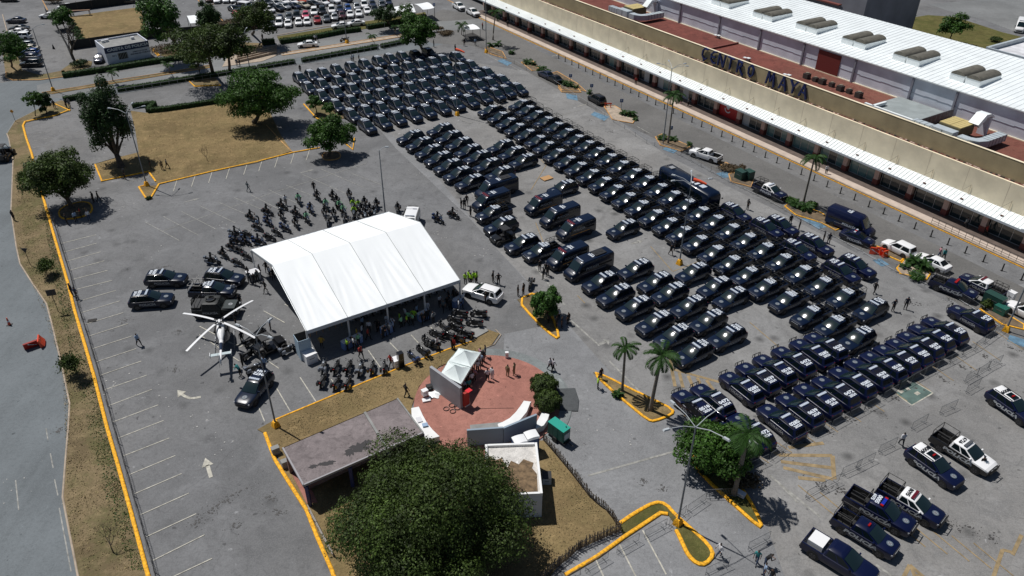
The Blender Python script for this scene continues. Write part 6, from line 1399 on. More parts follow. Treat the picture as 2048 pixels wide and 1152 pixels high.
fan('534,428 563.6,417 592,431', H2, 0, R_()); fan('536.6,450', H2, 2, R_('navy')); fan('562.5,438 590.7,452', H1, 0, R_()); fan('621,424', H1, 2, R_('navy')); fan('596,406 613,443 651,416', H1, 1, R_('pale green'))
fan('501.6,440', H2, 0, R_()); fan('570.4,461', H2, 2, None); fan('515,460 554.6,470 495,474 539,479', H2, 0, None); fan('473,487 518,488', H3, 2, R_('navy'))
fan('634,398 665,398', H1, 0, R_()); fan('666.6,434 697,396', radians(-80), 0, R_()); fan('686,427 678,418', H1, 1, R_('pale green')); fan('707,430 705,416 716,418', radians(-80), 1, R_('lime')); fan('727.5,411 751,414 794,422', radians(-85), 0, R_()); fan('687,441 713,439', radians(-80), 0, None); fan('655,446 744,446 700,447', radians(-80), 0, None); fan('672,408 738,424 722,424 648,432', radians(-80), 0, R_()); fan('730,434 747,430', radians(-80), 3, R_())
fan('425,527', H3, 3, R_()); fan('448,515 465,500', H2, 0, R_()); fan('472,473', H3, 3, R_()); fan('476,531 494,518 481,506', H2, 0, None); fan('492,487', H2, 2, R_())
U_ = radians(88)
fan('649,735 722.5,739', U_, 3, None); fan('674,736 699,736 647.6,763 675,767 698,767 746,736 770,735', U_, 0, None)
V_ = radians(130)
fan('827,716', V_, 2, None); fan('846,703 856.5,683 887,654', V_, 1, None); fan('865,690 874,669 911,655 898,672 916,676 910,641 932,668', radians(150), 0, None); fan('958,627 920,627 950,646', radians(165), 0, None)
fan('505,686 520,673 500,712', radians(60), 1, None); fan('511,741', radians(45), 3, None); fan('578,703', radians(50), 3, None); fan('1061,567', radians(-100), 0, None)
fan('875.7,440', H2, 2, R_('navy')); fan('906,431', H2, 0, R_())
bk.sort(key=lambda b: (b[1], b[0]))
seen = {}
def where(x, y):
    if x > 860 and y < 460: return 'right of the tent'
    if x > 1000: return 'beside the bush island'
    if y > 705 and x > 630 and x < 800: return 'at the kerb below the tent'
    if x > 800: return 'at the lower tent corner'
    if y > 660: return 'beside the helicopter'
    if x < 500: return 'left of the tent'
    if x < 600: return 'in the arc behind the tent'
    return 'in the crowd behind the tent'
for x, y, hd, kd, rd in bk:
    w_ = where(x, y); seen[w_] = seen.get(w_, 0) + 1; c = ['black', 'black touring', 'blue', 'silver'][kd]
    bike(x, y, hd + random.uniform(-.12, .12), kd, '%s motorcycle %s, %s from its top' % (c, w_, ordw(seen[w_]-1)), rd)
q = at(684, 83, 0.5); spawn(BK[3], (q.x, q.y, 0.02), radians(190), 'white scooter on the upper road beside the lamp', 'scooter', None, 'scooter')
# ------------------------------------------------------------------ event tent
TL = [at(505, 503, 3.5), at(782, 425, 3.5), at(912.5, 562, 3.5), at(609, 668, 3.5)]     # far-left, far-right, near-right, near-left
tc = sum(TL, Vector())/4; tdir = ((TL[1]-TL[0]) + (TL[2]-TL[3])).normalized(); tper = Vector((-tdir.y, tdir.x, 0))
LX = ((TL[1]-TL[0]).length + (TL[2]-TL[3]).length)/2; LY = ((TL[3]-TL[0]).length + (TL[2]-TL[1]).length)/2; TRZ = atan2(tdir.y, tdir.x)
tent = thing('event_tent', 'huge white gabled event tent in the middle of the lot', 'tent', (tc.x, tc.y, 0), TRZ)
EZ, RZ_ = 3.5, 6.5; hx, hy = LX/2, LY/2
for b_ in range(4):
    for s in (1, -1):
        mb = MB(); nx, ny = 26, 14; V = []
        for i in range(nx+1):
            for j in range(ny+1):
                x = -hx + LX*(b_ + i/nx)/4; t = j/ny; y = s*hy*(1-t); z = EZ + (RZ_-EZ)*t
                u_ = (i/nx-0.5)*(0.4+0.6*t) if s < 0 else i/nx; sag = -0.11*sin(pi*i/nx)*(0.3+0.7*sin(pi*t)) + 0.075*max(0, 1-abs(t-0.3)*1.7)*noise.noise(Vector((u_*16, t*1.3, b_*5.1 + s))) + 0.03*noise.noise(Vector((x*0.9, y*0.9, 3)))
                V.append((x, y, z+sag))
        F = [(i*(ny+1)+j, (i+1)*(ny+1)+j, (i+1)*(ny+1)+j+1, i*(ny+1)+j+1) for i in range(nx) for j in range(ny)]
        if s > 0: F = [f[::-1] for f in F]
        mb.add(V, F, WHTENT); o = part('roof_panel', mb, tent, 60)
mb = MB()
for k in range(5):
    x = -hx + LX*k/4
    for s in (1, -1): mb.tube([(x, s*hy, EZ+0.03), (x, 0, RZ_+0.03)], 0.035, mat('grey_seam', (0.4, 0.42, 0.42), 0.6), 4)
part('roof_seam', mb, tent)
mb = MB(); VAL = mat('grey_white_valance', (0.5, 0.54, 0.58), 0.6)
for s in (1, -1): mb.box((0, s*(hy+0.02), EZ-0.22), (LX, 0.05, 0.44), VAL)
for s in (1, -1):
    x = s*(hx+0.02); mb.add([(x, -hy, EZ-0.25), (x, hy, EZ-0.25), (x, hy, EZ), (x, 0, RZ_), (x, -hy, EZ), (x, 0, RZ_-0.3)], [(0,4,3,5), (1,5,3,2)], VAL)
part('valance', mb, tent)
for k in range(5):
    for s in (1, -1): mb = MB(); mb.box((-hx+LX*k/4, s*(hy-0.08), EZ/2), (0.16, 0.16, EZ), mat('tent_post', (0.55, 0.55, 0.55), 0.4)); part('post', mb, tent)
for k in range(5): mb = MB(); mb.tube([(-hx+LX*k/4, -hy, EZ-0.1), (-hx+LX*k/4, 0, RZ_-0.25), (-hx+LX*k/4, hy, EZ-0.1)], 0.06, GALV, 5); part('rafter', mb, tent)
def tw(x, y, z=0.0): return tc.xy.to_3d() + tdir*x + tper*y + Vector((0, 0, z))
# flag display with pleated backdrop at the left end of the tent
fb = thing('flag_display', 'row of draped white and green flags at the left end under the tent', 'flags', tw(-hx+2.6, -hy+3.4), TRZ)
for i in range(6):
    mb = MB(); x = -1.4+i*0.75; mb.tube([(x, 0, 0), (x, 0, 2.3)], 0.02, AMB, 5); mb.loft([[(x-0.02, 0, z), (x+w_, -0.15*w_, z), (x+w_*1.05, 0.1, z), (x, 0.06, z)] for z, w_ in ((0.5, 0.42), (1.2, 0.3), (2.2, 0.05))], [C_WHITE, C_GREY, C_WHITE, C_GREEN, C_WHITE, C_GREY][i]); part('flag', mb, fb)
sb = thing('stage_backdrop', 'grey boxed side panel standing at the near left tent corner', 'panel', tw(-hx-0.55, -hy+0.55), TRZ); mb = MB()
mb.box((-0.55, 0, 1.3), (0.05, 1.5, 2.6), mat('pale_blue_panel', (0.32, 0.42, 0.5), 0.6)); mb.box((0.1, -0.75, 1.3), (1.3, 0.05, 2.6), mat('pale_blue_panel', (0.32, 0.42, 0.5), 0.6)); mb.box((0.1, 0.75, 1.3), (1.3, 0.05, 2.6), PLAS); mb.box((0.1, 0, 0.6), (1.2, 1.4, 0.05), BRICKB); part('panel', mb, sb)
def cube_box(lbl, p, s, m, rz, name, cat, lid=None):
    t = thing(name, lbl, cat, p, rz); b = MB(); b.box((0, 0, s[2]/2), s, m); part('body', b, t); b = MB(); b.box((0, 0, s[2]+0.02), (s[0]*1.03, s[1]*1.03, 0.04), lid or m); b.box((0, -s[1]*0.51, s[2]*0.6), (s[0]*0.5, 0.02, 0.06), GALV); part('lid', b, t); return t
cube_box('white cube-shaped case on the ground at the near left tent corner', at(623, 726), (1.25, 1.15, 1.15), WHT, TRZ+0.1, 'equipment_case', 'case')
cube_box('tall black cabinet beside the white box on the motorcycle kerb', at(804, 736), (0.6, 0.55, 1.9), BLACKP, TRZ, 'equipment_cabinet', 'cabinet'); cube_box('white cart box beside the tall black cabinet', at(794, 735), (0.65, 0.9, 1.0), WHT, TRZ, 'cart', 'cart')
cube_box('white-clad table box left behind the tent top corner, people around it', at(508, 562), (1.5, 1.2, 1.0), C_WHITE, TRZ, 'counter', 'table')
def counter(lbl, p, rz, top=C_WHITE, front=mat('pale_blue_cloth', (0.2, 0.3, 0.55), 0.8), s=(1.4, 0.7, 1.0)):
    t = thing('promotion_counter', lbl, 'table', p, rz); b = MB(); b.box((0, 0, s[2]-0.02), (s[0], s[1], 0.05), top); part('top', b, t); b = MB(); b.box((0, -s[1]/2+0.03, s[2]/2), (s[0]*0.95, 0.04, s[2]-0.05), front)
    b.box((-s[0]/2+0.03, 0, s[2]/2), (0.04, s[1]*0.9, s[2]-0.05), front); b.box((s[0]/2-0.03, 0, s[2]/2), (0.04, s[1]*0.9, s[2]-0.05), front); part('skirt', b, t)
for k, (px, py) in enumerate(((698, 697), (714, 690), (775, 668), (848, 640), (915, 612))): counter('white counter with blue-white skirt along the tent front, %s from the left' % ordw(k), at(px, py), TRZ + 0.2)
# helicopter
hb = Vector((0, 0, 0))
for p in ((372.7,629), (500,601), (371.4,699.6), (508,667)): hb += at(*p, 3.1)/4
HRZ = radians(107); heli = thing('helicopter', 'white and navy police helicopter with four long white blades, tail towards the viewer', 'helicopter', (hb.x, hb.y, 0), HRZ)
def hr(x, w, z0, z1, k=0.75): return [(x, -w*0.5, z0), (x, -w, z0+(z1-z0)*0.35), (x, -w*k, z0+(z1-z0)*0.8), (x, -w*0.35, z1), (x, w*0.35, z1), (x, w*k, z0+(z1-z0)*0.8), (x, w, z0+(z1-z0)*0.35), (x, w*0.5, z0)]
HN = mat('helicopter_navy', (0.012, 0.02, 0.045), 0.25, coat=0.6)
mb = MB(); mb.loft([hr(x, w, a, b) for x, w, a, b in ((2.6, 0.12, 1.0, 1.15), (2.3, 0.45, 0.75, 1.4), (1.7, 0.68, 0.6, 1.8), (0.9, 0.78, 0.55, 2.15), (-0.2, 0.78, 0.55, 2.2), (-1.0, 0.66, 0.7, 2.15), (-1.7, 0.35, 1.2, 2.0), (-2.3, 0.2, 1.5, 1.95))], HN)
part('fuselage', mb, heli, 50)
mb = MB(); mb.loft([hr(x, w, a, b, 0.85) for x, w, a, b in ((1.0, 0.25, 2.1, 2.3), (0.6, 0.42, 2.1, 2.6), (-0.6, 0.45, 2.1, 2.65), (-1.3, 0.38, 2.0, 2.45), (-2.1, 0.17, 1.75, 2.05))], WHT); mb.box((-0.55, 0, 2.66), (0.35, 0.3, 0.04), BLACKP); mb.box((0.35, 0, 2.62), (0.5, 0.4, 0.05), BLACKP); part('engine_cowling', mb, heli, 50)
mb = MB(); mb.tube([(-1.9, 0, 1.85), (-5.9, 0, 2.1)], [0.24, 0.10], WHT, 8); mb.tube([(-2.6, 0, 1.905), (-4.3, 0, 1.985)], [0.225, 0.165], HN, 8); part('tail_boom', mb, heli, 60)
mb = MB(); mb.box((-4.6, 0, 2.08), (0.42, 2.1, 0.05), mat('pale_grey_tailplane', (0.45, 0.52, 0.53), 0.4)); mb.box((-4.6, 1.06, 2.08), (0.6, 0.05, 0.35), WHT); mb.box((-4.6, -1.06, 2.08), (0.6, 0.05, 0.35), WHT); part('tailplane', mb, heli)
mb = MB(); mb.box((-5.85, 0, 2.35), (0.5, 0.05, 0.9), WHT, ry=0.4); mb.box((-5.75, 0, 1.75), (0.35, 0.05, 0.5), WHT, ry=-0.4); tf = part('tail_fin', mb, heli)
mb = MB(); mb.box((-5.75, 0.16, 2.1), (0.12, 0.02, 1.5), BLACKP, ry=0.7); mb.tube([(-5.75, 0, 2.1), (-5.75, 0.18, 2.1)], 0.05, GALV, 6); part('tail_rotor', mb, heli)
mb = MB()
for s in (1, -1):
    mb.tube([(2.2, s*1.0, 0.28), (1.9, s*1.0, 0.08), (-1.6, s*1.0, 0.08)], 0.05, GALV, 6)
    for x in (0.9, -0.8): mb.tube([(x, s*0.45, 0.65), (x, s*0.85, 0.4), (x, s*1.0, 0.1)], 0.04, GALV, 6)
part('landing_skid', mb, heli, 60)
for s in (1, -1):
    mb = MB(); mb.add([(1.9, s*0.70, 1.05), (0.1, s*0.80, 1.05), (0.1, s*0.73, 1.75), (1.25, s*0.66, 1.75)], [(0,1,2,3) if s > 0 else (3,2,1,0)], GLASS); part('cabin_window', mb, heli)
mb = MB(); mb.add([(2.42, -0.36, 1.25), (2.42, 0.36, 1.25), (1.45, 0.46, 1.98), (1.45, -0.46, 1.98)], [(0,1,2,3)], GLASS); part('windshield', mb, heli)
mb = MB(); mb.tube([(0, 0, 2.55), (0, 0, 3.1)], 0.12, GALV, 8); mb.tube([(0, 0, 3.02), (0, 0, 3.16)], 0.3, WHT, 10); part('rotor_hub', mb, heli, 50)
mb = MB()
for a_ in (157, 63, -28, -113): a = radians(a_)-HRZ; mb.box((0.42*cos(a), 0.42*sin(a), 3.16), (0.5, 0.11, 0.1), STEEL, rz=a)
part('blade_grip', mb, heli)
mb = MB(); mb.tube([(0.2, 0.5, 2.3), (-0.9, 0.6, 2.35)], 0.14, STEEL, 8); mb.tube([(0.2, -0.5, 2.3), (-0.9, -0.6, 2.35)], 0.14, STEEL, 8); part('exhaust', mb, heli)
for a_ in (157, 63, -28, -113):
    a = radians(a_) - HRZ; mb = MB(); L_ = 4.85; u = Vector((cos(a), sin(a), 0)); s = Vector((-u.y, u.x, 0)); V = []
    for k in range(9):
        r = 0.25+L_*k/8; z = 3.12 - 0.45*(k/8)**2; w_ = 0.08 if k < 1 else 0.13
        for dz in (-.015, .015):
            V += [u*r + s*w_ + Vector((0, 0, z+dz)), u*r - s*w_ + Vector((0, 0, z+dz))]
    F = []
    for k in range(8):
        o = k*4; F += [(o+2, o+3, o+7, o+6), (o+1, o, o+4, o+5), (o, o+2, o+6, o+4), (o+3, o+1, o+5, o+7)]
    mb.add(V, F, WHT); part('rotor_blade', mb, heli, None)
# ------------------------------------------------------------------ plaza things
def corner_slab(lbl, a, b, h, th, m, name, cat):
    a, b = at(*a), at(*b); d = b-a; t = thing(name, lbl, cat, (a+b)/2, atan2(d.y, d.x)); mb = MB(); mb.box((0, 0, h/2+0.1), (d.length, th, h), m); return t, mb, d.length
GREYP = mat('grey_slab', (0.30, 0.31, 0.33), 0.8, noise=(0.12, 0.8))
t, mb, L_ = corner_slab('large grey slanted monument wall on the red plaza behind the small canopies', (866, 777), (926, 820), 2.75, 0.3, GREYP, 'monument_wall', 'wall'); part('slab', mb, t)
mb = MB(); mb.box((L_/2+0.1, 0.5, 1.2), (0.3, 0.7, 1.6), C_RED); mb.box((L_/2-0.1, 0.7, 0.5), (0.5, 0.5, 0.8), WHT); mb.box((L_/2+0.1, 0.9, 2.0), (0.5, 0.6, 0.06), mat('bright_red_cloth', (0.6, 0.01, 0.02), 0.7)); part('side_stand', mb, t)
CV = mat('canopy_fabric', (0.66, 0.72, 0.71), 0.6, noise=(0.05, 1.2))
for k, (cs, ap) in enumerate(((((919,697), (963,705.5), (943.5,735), (898,723)), (932.5,705.5)), (((898,723), (943,736), (923.7,769), (882.4,749)), (909.6,735.4)))):
    C4 = [at(*c, 2.4) for c in cs]; cc = sum(C4, Vector())/4; t = thing('pop_up_canopy', ['white pop-up canopy nearer the motorcycles on the red plaza', 'white pop-up canopy against the grey monument wall'][k], 'canopy', (cc.x, cc.y, 0), 0, 'pop-up canopies on the plaza')
    mb = MB(); n = 8; apx = Vector((0, 0, 3.25)); rings = []
    loc = [Vector((c.x-cc.x, c.y-cc.y, 2.4)) for c in C4]
    for i in range(4):
        a, b = loc[i], loc[(i+1) % 4]; V = []
        for u in range(n+1):
            for v in range(n+1):
                e = a.lerp(b, u/n); p = e.lerp(apx, v/n); p.z = 2.4 + 0.85*(v/n)**1.5 - 0.07*sin(pi*u/n)*(1-v/n) + 0.02*sin(u*2.3+v+i); V.append(p)
        mb.add(V, [(u*(n+1)+v, (u+1)*(n+1)+v, (u+1)*(n+1)+v+1, u*(n+1)+v+1) for u in range(n) for v in range(n)], CV)
        mb.add([a, b, b-Vector((0, 0, .22)), a-Vector((0, 0, .22))], [(0,1,2,3)], CV)
    part('fabric_roof', mb, t, 60)
    for c in loc: mb = MB(); mb.tube([(c.x*0.97, c.y*0.97, 0.1), (c.x*0.97, c.y*0.97, 2.4)], 0.03, GALV, 5); part('leg', mb, t)
def band(lbl, outer, inner, z0, z1, m, name, cat, zt=None):
    o_ = [at(*p, zt or z1) for p in outer]; i_ = [at(*p, zt or z1) for p in inner]; c = o_[0]; t = thing(name, lbl, cat, (c.x, c.y, 0)); mb = MB(); loc = [(p.x-c.x, p.y-c.y) for p in o_] + [(p.x-c.x, p.y-c.y) for p in reversed(i_)]
    mb.prism(loc, z0, z1, m); part('slab', mb, t); return t
WB = mat('whitewashed_concrete', (0.74, 0.74, 0.73), 0.6, noise=(0.06, 1))
band('long white curved bench on the lower right rim of the plaza', P('1002,859 1012,858 1028,850 1044,838 1056,823 1063,805 1065,803'), P('998,848 1008,844 1022,836 1034,824 1043,812 1050,801 1050,801'), 0.1, 0.75, WB, 'curved_bench', 'bench')
band('short white curved bench between round shrub and green generator', P('1086,824 1101,828 1098,838 1090,850'), P('1074,857 1075,845 1080,836 1086,825')[::-1], 0.1, 0.8, WB, 'curved_bench', 'bench')
wb2 = band('white curved bench at the left plaza rim with blue item on it', P('825,818 826,836 834,852 845,868 857,881'), P('840,815 848,832 857,848 868,861 882,874'), 0.1, 0.7, WB, 'curved_bench', 'bench')
cube_box('blue crate lying on the left curved bench', at(853, 853, 0.7), (0.5, 0.45, 0.12), C_LBLUE, 0.3, 'crate', 'crate'); cube_box('small white board lying on the left curved bench', at(841, 842, 0.7), (0.5, 0.7, 0.05), C_WHITE, 0.4, 'board', 'board')
cube_box('white lectern top board leaning beside the black speaker on the plaza', at(852, 791, 0.4), (0.6, 0.5, 0.6), WHT, 0.6, 'lectern', 'lectern'); cube_box('white base plate lying on the plaza beside the lectern', at(855, 803, 0.1), (0.8, 0.5, 0.12), WHT, 0.3, 'base_plate', 'plate')
cube_box('black loudspeaker box on the plaza beside the monument wall', at(860, 781, 0.1), (0.5, 0.45, 0.55), PLAS, 0.4, 'loudspeaker', 'speaker')
cube_box('small white sign box on the far rim of the plaza', at(1015, 715, 0.1), (0.35, 0.3, 0.7), WHT, 0.1, 'sign_box', 'box')
t = thing('crumpled_sheet', 'crumpled white plastic sheet on the red plaza', 'sheet', at(871, 791, 0.12)); mb = MB(); V = []
for k in range(24): a = 2*pi*k/24; r = 0.62+0.12*sin(5*a); V.append((r*cos(a), r*0.95*sin(a), 0.03+0.05*sin(3*a)))
mb.add(V + [(0, 0, 0.22)], [(k, (k+1) % 24, 24) for k in range(24)], WHTENT); part('sheet', mb, t)
for k, (px, py) in enumerate(((895, 819), (906, 812), (908, 824), (917, 817))):
    q = at(px, py, 0.13); t = thing('cable_coil', 'black cable coil on the plaza floor, %s from the left' % ordw(k), 'cable', q, 0, 'cable coils on the plaza'); mb = MB(); mb.tube([(0.28*cos(2*pi*i/16), 0.28*sin(2*pi*i/16), 0.02) for i in range(17)], 0.035, PLAS, 5, False); part('coil', mb, t)
mb = MB(); mb.tube([at(943, 819, 0.12), at(980, 817, 0.12), at(1030, 816, 0.12)], 0.02, PLAS, 4); tag(struct('cable', mb), 'black cable running across the plaza to the curved bench', 'cable'); del bpy.data.objects['cable']['kind']
t, mb, L_ = corner_slab('blue-grey boundary wall behind the portable toilets', (938, 893), (1009, 887), 2.0, 0.2, mat('blue_grey_wall', (0.24, 0.30, 0.36), 0.8), 'boundary_wall', 'wall'); part('slab', mb, t)
t, mb, L_ = corner_slab('angled blue-grey wall piece between curved bench and portable toilets', (1010, 888), (1075, 860), 2.0, 0.2, mat('blue_grey_wall', (0.24, 0.30, 0.36), 0.8), 'boundary_wall', 'wall'); part('slab', mb, t)
cube_box('mossy concrete planter behind the blue-grey wall', at(978, 862, 0.1), (3.2, 0.9, 0.5), CONC, radians(8), 'planter', 'planter')
for k, (px, py) in enumerate(((1042, 878), (1066, 868))):
    q = at(px, py, 2.2); t = thing('portable_toilet', ['blue portable toilet with white roof, left of the pair', 'blue portable toilet with white roof, right of the pair'][k], 'portable toilet', (q.x, q.y, 0.05), radians(22)); mb = MB(); mb.box((0, 0, 1.0), (1.1, 1.1, 2.0), mat('toilet_blue', (0.02, 0.06, 0.16), 0.5)); part('cabin', mb, t)
    mb = MB(); mb.loft([[(x*0.60, -0.6, 2.0), (x*0.60, -0.5, 2.14+0.08*(1-x*x)), (x*0.60, 0.5, 2.14+0.08*(1-x*x)), (x*0.60, 0.6, 2.0)] for x in (-1, -.5, 0, .5, 1)], WHT); part('roof', mb, t, 50); mb = MB(); mb.box((0, -0.56, 1.0), (0.8, 0.03, 1.8), mat('toilet_door', (0.05, 0.11, 0.25), 0.5)); part('door', mb, t)
# green generator on a trailer
g0, g1, g2, g3 = [at(*p, 1.9) for p in ((1098.8,841), (1112.8,832), (1143.6,856), (1130,863))]; gc = (g0+g1+g2+g3)/4; d = (g3-g0)
t = thing('generator', 'green generator box on a wheeled trailer beside the rustic fence', 'generator', (gc.x, gc.y, 0), atan2(d.y, d.x)); GG = mat('generator_green', (0.015, 0.10, 0.075), 0.45)
mb = MB(); mb.box((0, 0, 1.15), (2.0, 0.95, 1.35), GG); part('housing', mb, t); mb = MB(); mb.box((0, 0, 1.86), (2.05, 1.0, 0.07), mat('generator_roof', (0.02, 0.30, 0.23), 0.4)); mb.tube([(0.7, 0.2, 1.88), (0.7, 0.2, 2.05)], 0.05, PLAS, 6); part('roof', mb, t)
for i in range(3): mb = MB(); mb.box((-0.62+i*0.62, -0.485, 1.15), (0.55, 0.02, 1.1), mat('generator_door', (0.012, 0.085, 0.065), 0.5)); part('door', mb, t)
mb = MB(); mb.box((1.03, 0, 1.1), (0.04, 0.7, 0.7), DUCT); part('radiator_grille', mb, t); mb = MB(); mb.box((0, 0, 0.42), (2.4, 0.9, 0.1), STEEL); mb.tube([(1.2, 0, 0.42), (1.9, 0, 0.42)], 0.05, STEEL); part('trailer_frame', mb, t)
for s in (1, -1): mb = MB(); mb.cyl_y((0, s*0.55, 0.3), 0.3, 0.18, RUB, 16); part('wheel', mb, t, 40)
# flat-roofed brown building and white building
BR = ground_mat('stained_flat_roof', (0.17, 0.145, 0.145), stain=0.9, light=0.6, seed=31, cracks=False, warm_amt=0.1, sc=3.0)
q = [at(*p, 2.75) for p in ((569,901), (797,800), (849,868), (611,975))]; cc = sum(q, Vector())/4
t = thing('pavilion', 'low open pavilion with stained flat roof and blue posts left of the big tree', 'building', (cc.x, cc.y, 0)); loc = [(p.x-cc.x, p.y-cc.y) for p in q]
mb = MB(); mb.prism(loc, 2.5, 2.75, mat('blue_fascia', (0.03, 0.04, 0.13), 0.6), BR); part('roof', mb, t)
STN = mat('dark_roof_stain', (0.035, 0.032, 0.033), 0.8)
for k, (px, py, s1, s2) in enumerate(((722, 898, 1.3, .55), (702, 908, .7, .5), (738, 888, .6, .35), (660, 930, .9, .2), (630, 937, .6, .18), (645, 932, .4, .15))):
    q_ = at(px, py, 2.75) - Vector((cc.x, cc.y, 2.75)); k_ = MB(); k_.add([(q_.x + s1*0.6*cos(a_*pi/9+.5)*(1+.35*sin(a_*2.1+k)) , q_.y + s2*0.8*sin(a_*pi/9)*(1+.4*cos(a_*3.3+k)) + .3*s1*cos(a_*pi/9), 2.757+k*.003) for a_ in range(18)], [tuple(range(18))], STN); part('roof_stain', k_, t)
def edge(i, j, h0, h1, th, m, inset=0.0, f0=0, f1=1):
    a = Vector((*loc[i], 0)); b = Vector((*loc[j], 0)); a, b = a.lerp(b, f0), a.lerp(b, f1); d = (b-a); n_ = Vector((-d.y, d.x, 0)).normalized()*inset; m_ = (a+b)/2 + n_; k = MB(); k.box((m_.x, m_.y, (h0+h1)/2), (d.length, th, h1-h0), m, rz=atan2(d.y, d.x)); return k
part('roof_edge', edge(3, 2, 2.62, 2.86, 0.14, mat('pale_edge', (0.30, 0.29, 0.30), 0.8)), t); part('roof_edge', edge(0, 3, 2.62, 2.86, 0.14, mat('pale_edge', (0.30, 0.29, 0.30), 0.8)), t); part('roof_edge', edge(1, 2, 2.62, 2.86, 0.14, CONC), t)
a = Vector((*loc[0], 0)).lerp(Vector((*loc[1], 0)), .70); b = Vector((*loc[3], 0)).lerp(Vector((*loc[2], 0)), .68); d = b-a; k = MB(); k.box(((a+b).x/2, (a+b).y/2, 2.82), (d.length, 0.22, 0.16), CONC, rz=atan2(d.y, d.x)); part('roof_beam', k, t)
for f in (0.01, 0.36, 0.68, 0.99):
    a = Vector((*loc[3], 0)).lerp(Vector((*loc[2], 0)), f); k = MB(); k.box((a.x+0.05, a.y+0.12, 1.25), (0.28, 0.28, 2.5), mat('blue_fascia', (0.03, 0.04, 0.13), 0.6)); part('column', k, t)
part('back_wall', edge(0, 1, 0, 2.5, 0.2, mat('pinkish_wall', (0.28, 0.18, 0.16), 0.85, noise=(0.3, 1)), -0.5), t); part('inner_wall', edge(0, 1, 0, 2.5, 0.2, mat('pinkish_wall', (0.28, 0.18, 0.16), 0.85), -3.2, 0.05, 0.9), t); part('side_wall', edge(1, 2, 0, 2.5, 0.2, mat('grey_green_wall', (0.16, 0.19, 0.18), 0.85), -0.1), t)
for k, (px, py) in enumerate(((556, 912), (576, 938))): cube_box('small grey utility box at the left end of the pavilion, %s' % ['upper one', 'lower one'][k], at(px, py), (0.7, 0.5, 0.8), CONC, TRZ, 'utility_box', 'utility box')
a, b = at(1076.5, 885, 2.95), at(1089, 986.5, 2.95); c = at(1000, 893, 2.95); d = (b-a); L_ = d.length; s = Vector((d.y, -d.x, 0)).normalized()
if s.x > 0: s = -s
W_ = 4.6; m_ = (a+b)/2 + s*W_/2; t = thing('white_building', 'small white building with weathered roof half hidden by the big tree', 'building', (m_.x, m_.y, 0), atan2(s.y, s.x)+pi)
mb = MB(); mb.box((0, 0, 1.35), (W_, L_, 2.7), mat('whitewash', (0.66, 0.68, 0.72), 0.8, noise=(0.08, 0.8))); part('wall', mb, t)
RFW = ground_mat('peeling_white_roof', (0.52, 0.50, 0.47), stain=0.8, light=0.5, warm=(0.2, 0.12, 0.05), warm_amt=0.9, seed=37, cracks=False, sc=3.5)
mb = MB(); mb.box((0, 0, 2.72), (W_-0.2, L_-0.2, 0.06), RFW); r_ = part('roof', mb, t)
mb = MB(); mb.prism([(W_*x_, L_*y_) for x_, y_ in ((-.44,-.46),(.42,-.46),(.44,-.1),(.36,.02),(.4,.12),(.22,.2),(.12,.1),(-.02,.18),(-.1,.05),(-.2,.24),(-.32,.2),(-.44,.3))], 2.75, 2.79, mat('moss_debris', (0.15, 0.10, 0.055), 0.95, noise=(0.5, 3))); part('leaf_litter', mb, t)
for sx in (1, -1): mb = MB(); mb.box((sx*(W_/2-0.08), 0, 2.85), (0.2, L_, 0.3), WB); part('parapet', mb, t)
for sy in (1, -1): mb = MB(); mb.box((0, sy*(L_/2-0.08), 2.852), (W_-0.4, 0.2, 0.29), WB); part('parapet', mb, t)
cube_box('grey air-conditioner beside the white building wall', at(1097, 962), (0.8, 0.9, 0.8), DUCT, 0.0, 'air_conditioner', 'air conditioner', lid=PLAS)
# rustic stick fence
def stick_fence(lbl, s, h=1.0, gap=0.14, m=mat('weathered_stick', (0.10, 0.085, 0.07), 0.95)):
    pts = [at(*p) for p in P(s)]; c = pts[0]; t = thing('stick_fence', lbl, 'fence', c, 0, 'rustic stick fences'); k = MB(); rl_ = MB()
    for a, b in zip(pts[:-1], pts[1:]):
        d = b-a; L = d.length; u = d/L; x = 0
        while x < L:
            p = a-c + u*x; hh = h*random.uniform(0.75, 1.15); k.tube([p, p + Vector((random.uniform(-.1, .1), random.uniform(-.1, .1), hh))], [0.045, 0.03], m, 4); x += gap*random.uniform(0.7, 1.4)
        for z in (0.35, 0.8): rl_.tube([a-c+Vector((0, 0, z)), b-c+Vector((0, 0, z*random.uniform(.9, 1.1)))], 0.04, m, 4)
    st_ = part('stick', k, t); st_['kind'] = 'stuff'; part('rail', rl_, t)
stick_fence('weathered stick fence curving along the right side of the brown lawn', '1090,881 1112,905 1146,946 1165,970 1184,994 1200,1008 1216,1019 1230,1036 1244,1057')
stick_fence('taller grey stick fence along the yellow kerb at the bottom', '1246,1060 1200,1080 1159,1099 1140,1118 1119,1134 1096,1155 1070,1180', 1.15, 0.10)
stick_fence('low bleached stick fence beside the yellow kerb left of the big tree', '622,1026 640,1060 656,1090 672,1118', 0.5, 0.22, mat('bleached_stick', (0.35, 0.32, 0.28), 0.9))
